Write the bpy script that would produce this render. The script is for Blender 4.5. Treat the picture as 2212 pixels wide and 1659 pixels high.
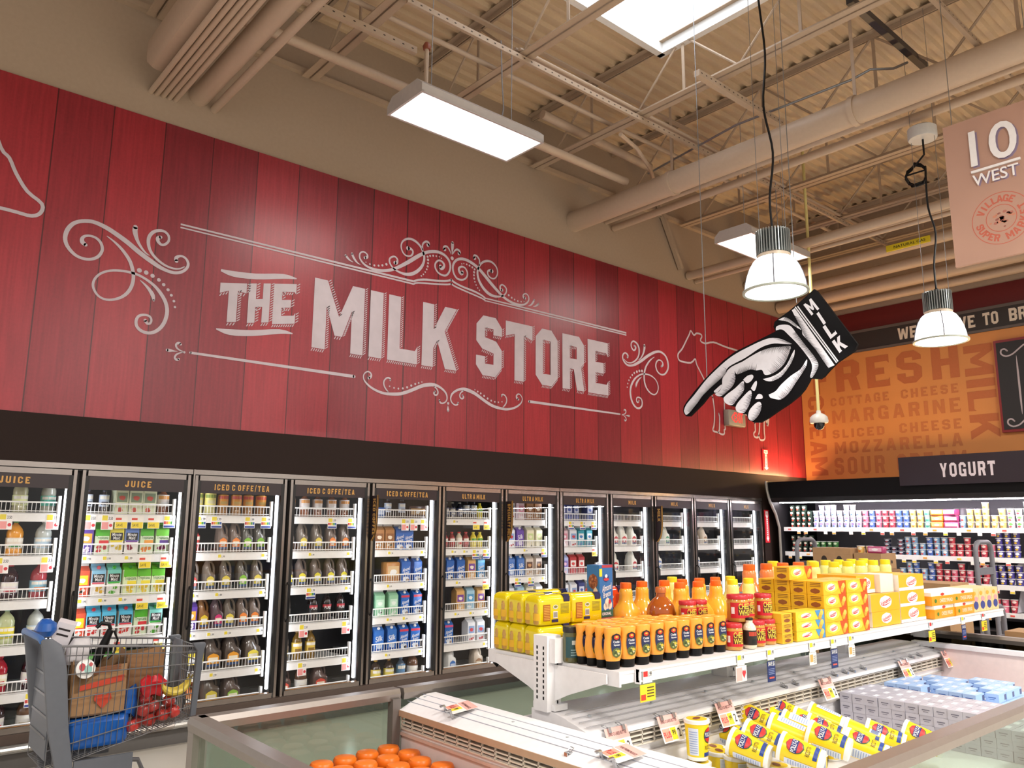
import bpy, math, random
from mathutils import Vector, Matrix
from mathutils.geometry import tessellate_polygon
random.seed(7)
for o in list(bpy.data.objects): bpy.data.objects.remove(o)
SC = bpy.context.scene
COL = SC.collection
PI = math.pi

# ---------------------------------------------------------------- camera
CAMZ = 1.65
cam = bpy.data.cameras.new('camera'); cam_o = bpy.data.objects.new('camera', cam); COL.objects.link(cam_o)
yaw, pit, rol = math.radians(49.20179), math.radians(10.14499), math.radians(0.371752)
fw = Vector((math.cos(pit)*math.cos(yaw), math.cos(pit)*math.sin(yaw), math.sin(pit)))
rt = Vector((math.sin(yaw), -math.cos(yaw), 0)); up = rt.cross(fw)
r2 = math.cos(rol)*rt + math.sin(rol)*up; u2 = -math.sin(rol)*rt + math.cos(rol)*up
cam_o.matrix_world = Matrix(((r2.x, u2.x, -fw.x, 0), (r2.y, u2.y, -fw.y, 0), (r2.z, u2.z, -fw.z, CAMZ), (0, 0, 0, 1)))
cam.sensor_width = 36; cam.lens = 1726.924/2212*36; cam.clip_end = 200; cam.clip_start = .05
SC.camera = cam_o

# ---------------------------------------------------------------- world and exposure
SC.view_settings.view_transform = 'Standard'; SC.view_settings.look = 'None'
SC.view_settings.gamma = 1; SC.view_settings.use_curve_mapping = False
SC.view_settings.exposure = -0.38
W = bpy.data.worlds.new('store_ambient'); SC.world = W; W.use_nodes = True
W.node_tree.nodes['Background'].inputs[0].default_value = (1.0, .93, .86, 1)
W.node_tree.nodes['Background'].inputs[1].default_value = 0.95
SC.cycles.max_bounces = 6; SC.cycles.diffuse_bounces = 3; SC.cycles.glossy_bounces = 3
SC.cycles.transmission_bounces = 4; SC.cycles.transparent_max_bounces = 12
SC.cycles.caustics_reflective = False; SC.cycles.caustics_refractive = False
SC.cycles.sample_clamp_indirect = 6

def lamp(name, kind, loc, power, color=(1, 1, 1), size=(1, 1), rot=(0, 0, 0), spot=None, radius=.05):
    l = bpy.data.lights.new(name, kind); l.energy = power; l.color = color
    if kind == 'AREA': l.shape = 'RECTANGLE'; l.size, l.size_y = size
    else: l.shadow_soft_size = radius
    if spot: l.spot_size = math.radians(spot); l.spot_blend = .6
    o = bpy.data.objects.new(name, l); COL.objects.link(o); o.location = loc; o.rotation_euler = rot
    return o

FIX = [(-1.35, 4.9), (3.03+.7, 4.9), (8.15, 4.9), (-1.35, 0.1), (3.4, -.4), (8.15, -.1), (3.4, -5), (8.15, -5)]
for x, y in FIX:
    lamp('tube_light', 'AREA', (x, y, 4.86), 45 if y > 3 else 240 if y > -3 else 520, (1, .955, .90), (1.2, .42))
PEND = [(4.935, 2.89), (7.35, 2.73), (6.14, -1.2), (3.1, -1.4)]; PZ = 3.29; PS = .79
for x, y in PEND:
    lamp('pendant_light', 'SPOT', (x, y, PZ+.03), 95 if y > 0 else 230, (1, .97, .93), spot=130, radius=.12)
lamp('skylight_daylight', 'AREA', (4.8, 4.0, 7.15), 42, (.86, .92, 1), (2.3, 1.2))
lamp('cove_tube_light', 'AREA', (11.35, 5.2, 2.42), 60, (1, .62, .25), (.08, 2.6), (0, math.radians(140), 0))
lamp('cove_tube_light', 'AREA', (11.05, 6.40, 2.42), 16, (1, .5, .25), (1.2, .08), (math.radians(140), 0, 0))

# ---------------------------------------------------------------- materials
def lin(h):
    h = h.lstrip('#')
    f = lambda c: c/12.92 if c <= .04045 else ((c+.055)/1.055)**2.4
    return tuple(f(int(h[i:i+2], 16)/255) for i in (0, 2, 4)) + (1,)
MATS = {}
def mat(name, hexc='808080', rough=.5, metal=0, emit=0, vary=.06, scale=30, alpha=1, spec=.5, coat=0, trans=0):
    key = name
    if key in MATS: return MATS[key]
    m = bpy.data.materials.new(name); m.use_nodes = True; MATS[key] = m
    nt = m.node_tree; b = nt.nodes['Principled BSDF']
    c = lin(hexc); b.inputs['Base Color'].default_value = c
    b.inputs['Roughness'].default_value = rough; b.inputs['Metallic'].default_value = metal
    b.inputs['Specular IOR Level'].default_value = spec
    if coat: b.inputs['Coat Weight'].default_value = coat
    if alpha < 1: b.inputs['Alpha'].default_value = alpha
    if trans: b.inputs['Transmission Weight'].default_value = trans
    if emit:
        b.inputs['Emission Color'].default_value = c; b.inputs['Emission Strength'].default_value = emit
    elif vary:
        tc = nt.nodes.new('ShaderNodeTexCoord'); n = nt.nodes.new('ShaderNodeTexNoise'); n.inputs['Scale'].default_value = scale
        n.inputs['Detail'].default_value = 2
        r = nt.nodes.new('ShaderNodeMapRange'); r.inputs[3].default_value = 1-vary; r.inputs[4].default_value = 1+vary
        x = nt.nodes.new('ShaderNodeMix'); x.data_type = 'RGBA'; x.blend_type = 'MULTIPLY'; x.inputs[0].default_value = 1
        x.inputs[6].default_value = c
        nt.links.new(tc.outputs['Object'], n.inputs['Vector']); nt.links.new(n.outputs[0], r.inputs[0])
        nt.links.new(r.outputs[0], x.inputs[7]); nt.links.new(x.outputs[2], b.inputs['Base Color'])
    return m
def C(hexc, rough=.45, **k):
    return mat('paint_%s_%d' % (hexc, int(rough*100)), hexc, rough, **k)
def glass(name, tint='f4fbf8', refl=1.0, ior=1.45, rough=0.0):
    if name in MATS: return MATS[name]
    m = bpy.data.materials.new(name); m.use_nodes = True; nt = m.node_tree; nt.nodes.clear(); MATS[name] = m
    o = nt.nodes.new('ShaderNodeOutputMaterial'); t = nt.nodes.new('ShaderNodeBsdfTransparent'); g = nt.nodes.new('ShaderNodeBsdfGlossy')
    f = nt.nodes.new('ShaderNodeFresnel'); f.inputs[0].default_value = ior; mx = nt.nodes.new('ShaderNodeMixShader')
    t.inputs[0].default_value = lin(tint); g.inputs['Roughness'].default_value = rough; g.inputs[0].default_value = (refl, refl, refl, 1)
    ge = nt.nodes.new('ShaderNodeNewGeometry'); mu = nt.nodes.new('ShaderNodeMath'); mu.operation = 'MULTIPLY'; sb = nt.nodes.new('ShaderNodeMath'); sb.operation = 'SUBTRACT'; sb.inputs[0].default_value = 1
    nt.links.new(ge.outputs['Backfacing'], sb.inputs[1]); nt.links.new(f.outputs[0], mu.inputs[0]); nt.links.new(sb.outputs[0], mu.inputs[1])   # the pane's outer face mirrors, the inner one does not
    nt.links.new(mu.outputs[0], mx.inputs[0]); nt.links.new(t.outputs[0], mx.inputs[1]); nt.links.new(g.outputs[0], mx.inputs[2])
    nt.links.new(mx.outputs[0], o.inputs[0]); return m
WHITE = C('f2f1ee', .35); STEEL = mat('brushed_steel', 'b9b9b8', .28, 1); CHROME = mat('chrome', 'd8d8d8', .12, 1)
BLACK = C('0c0b0c', .4, spec=.25); DKBROWN = C('2a201d', .7, spec=.12); GLASS = glass('clear_glass', 'ffffff'); BEIGE = C('ab9884', .7)
GREYMET = C('8c8c8e', .4); PINKWHITE = C('dccac4', .45)

# ---------------------------------------------------------------- mesh builder
def V3(p): return Vector(p)
class MB:
    def __init__(s): s.v = []; s.f = []; s.mi = []; s.mats = []; s.sm = []; s.M = Matrix()
    def slot(s, m):
        if m not in s.mats: s.mats.append(m)
        return s.mats.index(m)
    def add(s, verts, faces, m, smooth=False):
        b = len(s.v); k = s.slot(m)
        s.v += [tuple(s.M @ Vector(p)) for p in verts]
        for f in faces: s.f.append([b+i for i in f]); s.mi.append(k); s.sm.append(smooth)
        return s
    def box(s, x0, x1, y0, y1, z0, z1, m):
        v = [(x, y, z) for z in (z0, z1) for y in (y0, y1) for x in (x0, x1)]
        return s.add(v, [(0, 2, 3, 1), (4, 5, 7, 6), (0, 1, 5, 4), (2, 6, 7, 3), (0, 4, 6, 2), (1, 3, 7, 5)], m)
    def rbox(s, x0, x1, y0, y1, z0, z1, m, c=.005):
        return s.loft([rr((x0+x1)/2, (y0+y1)/2, (x1-x0)/2-k, (y1-y0)/2-k, z, c) for z, k in ((z0, c*.7), (z0+c, 0), (z1-c, 0), (z1, c*.7))], m)
    def quad(s, a, b, c, d, m): return s.add([a, b, c, d], [(0, 1, 2, 3)], m)
    def loft(s, rings, m, smooth=True, caps=(True, True), closed=False):
        n = len(rings[0]); v = [p for r in rings for p in r]; f = []
        for i in range(len(rings)-1):
            for j in range(n):
                k = (j+1) % n; f.append((i*n+j, i*n+k, (i+1)*n+k, (i+1)*n+j))
        if caps[0]: f.append(tuple(reversed(range(n))))
        if caps[1]: f.append(tuple(range((len(rings)-1)*n, len(rings)*n)))
        return s.add(v, f, m, smooth)
    def lathe(s, prof, m, n=16, c=(0, 0), caps=(True, True), arc=None, smooth=True):
        if arc:
            a0, a1 = arc; R = [[(c[0]+r*math.cos(a0+(a1-a0)*i/n), c[1]+r*math.sin(a0+(a1-a0)*i/n), z) for i in range(n+1)] for r, z in prof]
            v = [p for r in R for p in r]; w = n+1
            return s.add(v, [(i*w+j, i*w+j+1, (i+1)*w+j+1, (i+1)*w+j) for i in range(len(R)-1) for j in range(n)], m, smooth)
        return s.loft([[(c[0]+r*math.cos(2*PI*i/n), c[1]+r*math.sin(2*PI*i/n), z) for i in range(n)] for r, z in prof], m, smooth, caps)
    def tube(s, pts, r, m, n=8, smooth=True, close=False):
        pts = [Vector(p) for p in pts]; rings = []; N = len(pts); pv = None
        for i, p in enumerate(pts):
            t = (pts[min(i+1, N-1)] - pts[max(i-1, 0)])
            if close: t = pts[(i+1) % N] - pts[i-1]
            t.normalize()
            if pv is None:
                a = Vector((0, 0, 1)) if abs(t.z) < .9 else Vector((1, 0, 0)); u = t.cross(a).normalized()
            else: u = (pv - t*pv.dot(t)).normalized()
            pv = u; w = t.cross(u); q = r[i] if isinstance(r, (list, tuple)) else r
            rings.append([tuple(p + u*q*math.cos(2*PI*k/n) + w*q*math.sin(2*PI*k/n)) for k in range(n)])
        if close: rings.append(rings[0])
        return s.loft(rings, m, smooth, (not close, not close))
    def bar(s, a, b, w, h, m):
        a, b = Vector(a), Vector(b); t = (b-a).normalized(); z = Vector((0, 0, 1)) if abs(t.z) < .95 else Vector((1, 0, 0))
        u = t.cross(z).normalized()*w/2; q = u.cross(t).normalized()*h/2
        v = [tuple(p + e*u + f*q) for p in (a, b) for e, f in ((-1, -1), (1, -1), (1, 1), (-1, 1))]
        return s.add(v, [(0, 1, 2, 3), (7, 6, 5, 4), (0, 4, 5, 1), (1, 5, 6, 2), (2, 6, 7, 3), (3, 7, 4, 0)], m)
    def poly(s, loops, m, F):           # flat polygon with holes; F maps (u, v) to a point
        ls = [[Vector((p[0], p[1], 0)) for p in l] for l in loops]
        try: tri = tessellate_polygon(ls)
        except Exception: return s
        return s.add([F(p.x, p.y) for l in ls for p in l], [tuple(t) for t in tri], m)
    def prism(s, loop, m, F, F2, m2=None):
        n = len(loop); s.poly([loop], m, F); s.poly([loop], m, F2)
        return s.add([F(*p) for p in loop]+[F2(*p) for p in loop], [(i, (i+1) % n, n+(i+1) % n, n+i) for i in range(n)], m2 or m)
    def disc(s, u, v, r, m, F, n=14, ry=None):
        return s.add([F(u+r*math.cos(2*PI*i/n), v+(ry or r)*math.sin(2*PI*i/n)) for i in range(n)], [tuple(range(n))], m)
    def ribbon(s, pts, m, F, sub=3, cap=True):
        P = spline(pts, sub) if sub > 1 else pts; L = []; R = []
        for i, p in enumerate(P):
            a = P[max(i-1, 0)]; b = P[min(i+1, len(P)-1)]; dx, dy = b[0]-a[0], b[1]-a[1]; l = math.hypot(dx, dy) or 1
            nx, ny = -dy/l*p[2]/2, dx/l*p[2]/2; L.append(F(p[0]+nx, p[1]+ny)); R.append(F(p[0]-nx, p[1]-ny))
        n = len(P); s.add(L+R, [(i, i+1, n+i+1, n+i) for i in range(n-1)], m)
        if cap:
            for p in (P[0], P[-1]):
                if p[2] > .004: s.disc(p[0], p[1], p[2]/2, m, F, 10)
        return s
    def text(s, t, u, v, h, m, F, font='sans', width=None, align='c', gap=.12, stretch=1.0):
        L = text_loops(t, font, gap); w = max(p[0] for g in L for l in g for p in l)
        sx = (width/w) if width else h*stretch
        off = {'c': -w*sx/2, 'l': 0, 'r': -w*sx}[align]
        for g in L:
            if font == 'sans':
                for l in g: s.add([F(u+off+p[0]*sx, v+p[1]*h) for p in l], [(0, 1, 2)], m)
            else: s.poly([[(u+off+p[0]*sx, v+p[1]*h) for p in l] for l in g], m, F)
        return s
    def mesh(s, name):
        me = bpy.data.meshes.new(name); me.from_pydata(s.v, [], s.f)
        for m in s.mats: me.materials.append(m)
        me.polygons.foreach_set('material_index', s.mi); me.polygons.foreach_set('use_smooth', s.sm); me.update()
        if any(s.sm): me.set_sharp_from_angle(angle=math.radians(42))
        return me
def rr(cx, cy, rx, ry, z, c, k=2):      # ring: rectangle with rounded corners
    c = min(c, rx, ry); out = []
    for sx, sy, a0 in ((1, 1, 0), (-1, 1, 90), (-1, -1, 180), (1, -1, 270)):
        for i in range(k+1):
            a = math.radians(a0+90*i/k); out.append((cx+sx*(rx-c)+c*math.cos(a), cy+sy*(ry-c)+c*math.sin(a), z))
    return out
def spline(P, sub):
    out = []; n = len(P)
    for i in range(n-1):
        p0, p1, p2, p3 = P[max(i-1, 0)], P[i], P[i+1], P[min(i+2, n-1)]
        for k in range(sub):
            t = k/sub; out.append(tuple(.5*(2*b+(c-a)*t+(2*a-5*b+4*c-d)*t*t+(3*b-a-3*c+d)*t**3) for a, b, c, d in zip(p0, p1, p2, p3)))
    return out+[tuple(P[-1])]
def FX(y): return lambda u, v: (u, y, v)                 # a plane facing -Y
def FB(x): return lambda u, v: (x, -u, v)                # a plane facing -X
def FXm(x): return FB(x)
# block lettering: loops on a 10 x 10 square, outer loop then holes; several outlines divided by |
GL = {}
def _g(ch, w, spec):
    out = []
    for poly in spec.split('|'):
        out.append([[tuple(float(q) for q in p.split(',')) for p in l.split()] for l in poly.split(';')])
    GL[ch] = (w/10, [[[(x/10, y/10) for x, y in l] for l in g] for g in out])
_g('O', 7, '2,0 5,0 7,1.6 7,8.4 5,10 2,10 0,8.4 0,1.6;2.3,2 4.7,2 4.7,8 2.3,8')
_g('T', 7, '2.3,0 4.7,0 4.7,8 7,7.4 7,10 0,10 0,7.4 2.3,8')
_g('H', 7, '0,0 2.4,0 2.4,4 4.6,4 4.6,0 7,0 7,10 4.6,10 4.6,6 2.4,6 2.4,10 0,10')
_g('E', 6.4, '0,0 6.4,0 6.4,2.7 5.9,2 2.4,2 2.4,4 5,4 5,6 2.4,6 2.4,8 5.8,8 6.4,7.3 6.4,10 0,10')
_g('M', 9.6, '0,0 2.4,0 2.4,6.2 4.1,2.2 5.5,2.2 7.2,6.2 7.2,0 9.6,0 9.6,10 7.2,10 4.8,5 2.4,10 0,10')
_g('I', 2.5, '0,0 2.5,0 2.5,10 0,10')
_g('L', 6, '0,0 6,0 6,2.8 5.5,2 2.4,2 2.4,10 0,10')
_g('K', 7.6, '0,0 2.4,0 2.4,3 3.2,4.3 5,0 7.6,0 4.8,6 7.4,10 4.8,10 2.4,6 2.4,10 0,10')
_g('S', 7, '1.8,0 5.2,0 7,1.6 7,4.6 5.4,6 2.3,6.4 2.3,8 4.6,8 4.6,7 7,7 7,8.4 5.2,10 1.8,10 0,8.4 0,5.6 1.6,4.4 4.7,3.9 4.7,2 2.4,2 2.4,3.2 0,3.2 0,1.6')
_g('R', 7, '0,0 2.4,0 2.4,3.8 3.6,3.8 4.6,0 7,0 6,4.4 7,5.2 7,8.6 5.4,10 0,10;2.4,5.7 4.6,5.7 4.6,8 2.4,8')
_g('A', 7.6, '0,0 2.3,0 2.7,2 4.9,2 5.3,0 7.6,0 5.2,10 2.4,10;3.1,4 4.5,4 3.8,7.6')
_g('B', 7, '0,0 5.4,0 7,1.4 7,4.2 6.2,5.1 7,6 7,8.6 5.4,10 0,10;2.4,2 4.6,2 4.6,4.1 2.4,4.1;2.4,6.1 4.6,6.1 4.6,8 2.4,8')
_g('C', 7, '2,0 5,0 7,1.6 7,3.6 4.7,3.6 4.7,2 2.3,2 2.3,8 4.7,8 4.7,6.4 7,6.4 7,8.4 5,10 2,10 0,8.4 0,1.6')
_g('D', 7, '0,0 5,0 7,1.7 7,8.3 5,10 0,10;2.4,2 4.6,2 4.6,8 2.4,8')
_g('F', 6.2, '0,0 2.4,0 2.4,4 4.9,4 4.9,6 2.4,6 2.4,8 5.6,8 6.2,7.3 6.2,10 0,10')
_g('G', 7, '2,0 7,0 7,5.2 3.8,5.2 3.8,3.4 4.7,3.4 4.7,2 2.3,2 2.3,8 4.7,8 4.7,6.6 7,6.6 7,8.4 5,10 2,10 0,8.4 0,1.6')
_g('J', 6, '1.8,0 4.2,0 6,1.6 6,10 3.6,10 3.6,2 2.3,2 2.3,3.6 0,3.6 0,1.6')
_g('N', 7.4, '0,0 2.3,0 2.3,6 5,0 7.4,0 7.4,10 5.1,10 5.1,4.4 2.5,10 0,10')
_g('P', 7, '0,0 2.4,0 2.4,3.7 5.4,3.7 7,5 7,8.6 5.4,10 0,10;2.4,5.7 4.6,5.7 4.6,8 2.4,8')
_g('U', 7, '2,0 5,0 7,1.6 7,10 4.7,10 4.7,2 2.3,2 2.3,10 0,10 0,1.6')
_g('V', 7.4, '2.5,0 4.9,0 7.4,10 5,10 3.7,3.6 2.4,10 0,10')
_g('W', 10.4, '1.6,0 4,0 5.2,5 6.4,0 8.8,0 10.4,10 8.2,10 7.4,4 6.2,9 4.2,9 3,4 2.2,10 0,10')
_g('X', 7.4, '0,0 2.4,0 3.7,3.2 5,0 7.4,0 5,5 7.4,10 5,10 3.7,6.8 2.4,10 0,10 2.4,5')
_g('Y', 7.4, '2.5,0 4.9,0 4.9,4 7.4,10 5,10 3.7,6.2 2.4,10 0,10 2.5,4')
_g('Z', 6.6, '0,0 6.6,0 6.6,2 2.9,2 6.6,8 6.6,10 0,10 0,8 3.6,8 0,2')
_g('/', 4, '0,-1 1.6,-1 4,11 2.4,11')
TXT = {}
def text_loops(t, font, gap):
    k = (t, font, gap)
    if k in TXT: return TXT[k]
    out = []; x = 0
    if font == 'block':
        for ch in t:
            if ch == ' ': x += .34; continue
            w, gs = GL[ch]
            for g in gs: out.append([[(px+x, py) for px, py in l] for l in g])
            x += w+gap
    else:
        cu = bpy.data.curves.new('lettering', 'FONT'); cu.body = t; cu.size = 1.38; cu.resolution_u = 4
        if font == 'sans': cu.offset = .012
        ob = bpy.data.objects.new('lettering', cu); me = bpy.data.meshes.new_from_object(ob); me.calc_loop_triangles()
        vs = [v.co for v in me.vertices]; mx = min((v.x for v in vs), default=0)
        out = [[[(vs[i].x-mx, vs[i].y) for i in tr.vertices] for tr in me.loop_triangles]]
        bpy.data.objects.remove(ob); bpy.data.curves.remove(cu); bpy.data.meshes.remove(me)
    TXT[k] = out; return out

# ---------------------------------------------------------------- objects
def tag(o, label=None, cat=None, group=None, kind=None):
    if label: o['label'] = label
    if cat: o['category'] = cat
    if group: o['group'] = group
    if kind: o['kind'] = kind
    return o
def thing(name, label, cat, loc=(0, 0, 0), rz=0, group=None):
    o = bpy.data.objects.new(name, None); o.empty_display_size = .1; COL.objects.link(o); o.location = loc; o.rotation_euler = (0, 0, rz)
    return tag(o, label, cat, group)
def part(name, mb, parent, label=None, kind=None):
    o = bpy.data.objects.new(name, mb.mesh(name)); COL.objects.link(o); o.parent = parent
    KIDS.setdefault(parent.name, []).append(o)
    return tag(o, label, kind=kind)
def solo(name, mb, label, cat, loc=(0, 0, 0), rz=0, group=None):
    o = bpy.data.objects.new(name, mb.mesh(name)); COL.objects.link(o); o.location = loc; o.rotation_euler = (0, 0, rz)
    return tag(o, label, cat, group)
def struct(name, mb):
    o = bpy.data.objects.new(name, mb.mesh(name)); COL.objects.link(o); o['kind'] = 'structure'; return o
KIDS = {}
def kids(o): return KIDS.get(o.name, [])
def dup(root, loc, rz=0, label=None, group=None, rot=None, scale=None):
    c = root.copy(); COL.objects.link(c); c.location = loc; c.rotation_euler = rot or (0, 0, rz)
    if scale: c.scale = (scale,)*3 if not isinstance(scale, tuple) else scale
    for ch in kids(root):
        d = ch.copy(); COL.objects.link(d); d.parent = c
        for g in kids(ch):
            e = g.copy(); COL.objects.link(e); e.parent = d
    if label: c['label'] = label
    if group: c['group'] = group
    return c
PROTO = {}
def place(key, build, loc, rz=0, label=None, group=None, rot=None, scale=None):
    """the first of a kind is built where it stands, the others are copies of it"""
    if key not in PROTO:
        o = build(); PROTO[key] = o; o.location = loc; o.rotation_euler = rot or (0, 0, rz)
        if scale: o.scale = (scale,)*3 if not isinstance(scale, tuple) else scale
        if label: o['label'] = label
        if group: o['group'] = group
        return o
    return dup(PROTO[key], loc, rz, label, group, rot, scale)
ORD = 'zeroth first second third fourth fifth sixth seventh eighth ninth tenth eleventh twelfth thirteenth fourteenth fifteenth sixteenth seventeenth eighteenth nineteenth twentieth'.split()
def nth(i): return ORD[i] if i <= 20 else ('twenty-'+ORD[i-20] if i < 30 else 'thirtieth' if i == 30 else 'thirty-'+ORD[i-30])
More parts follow.
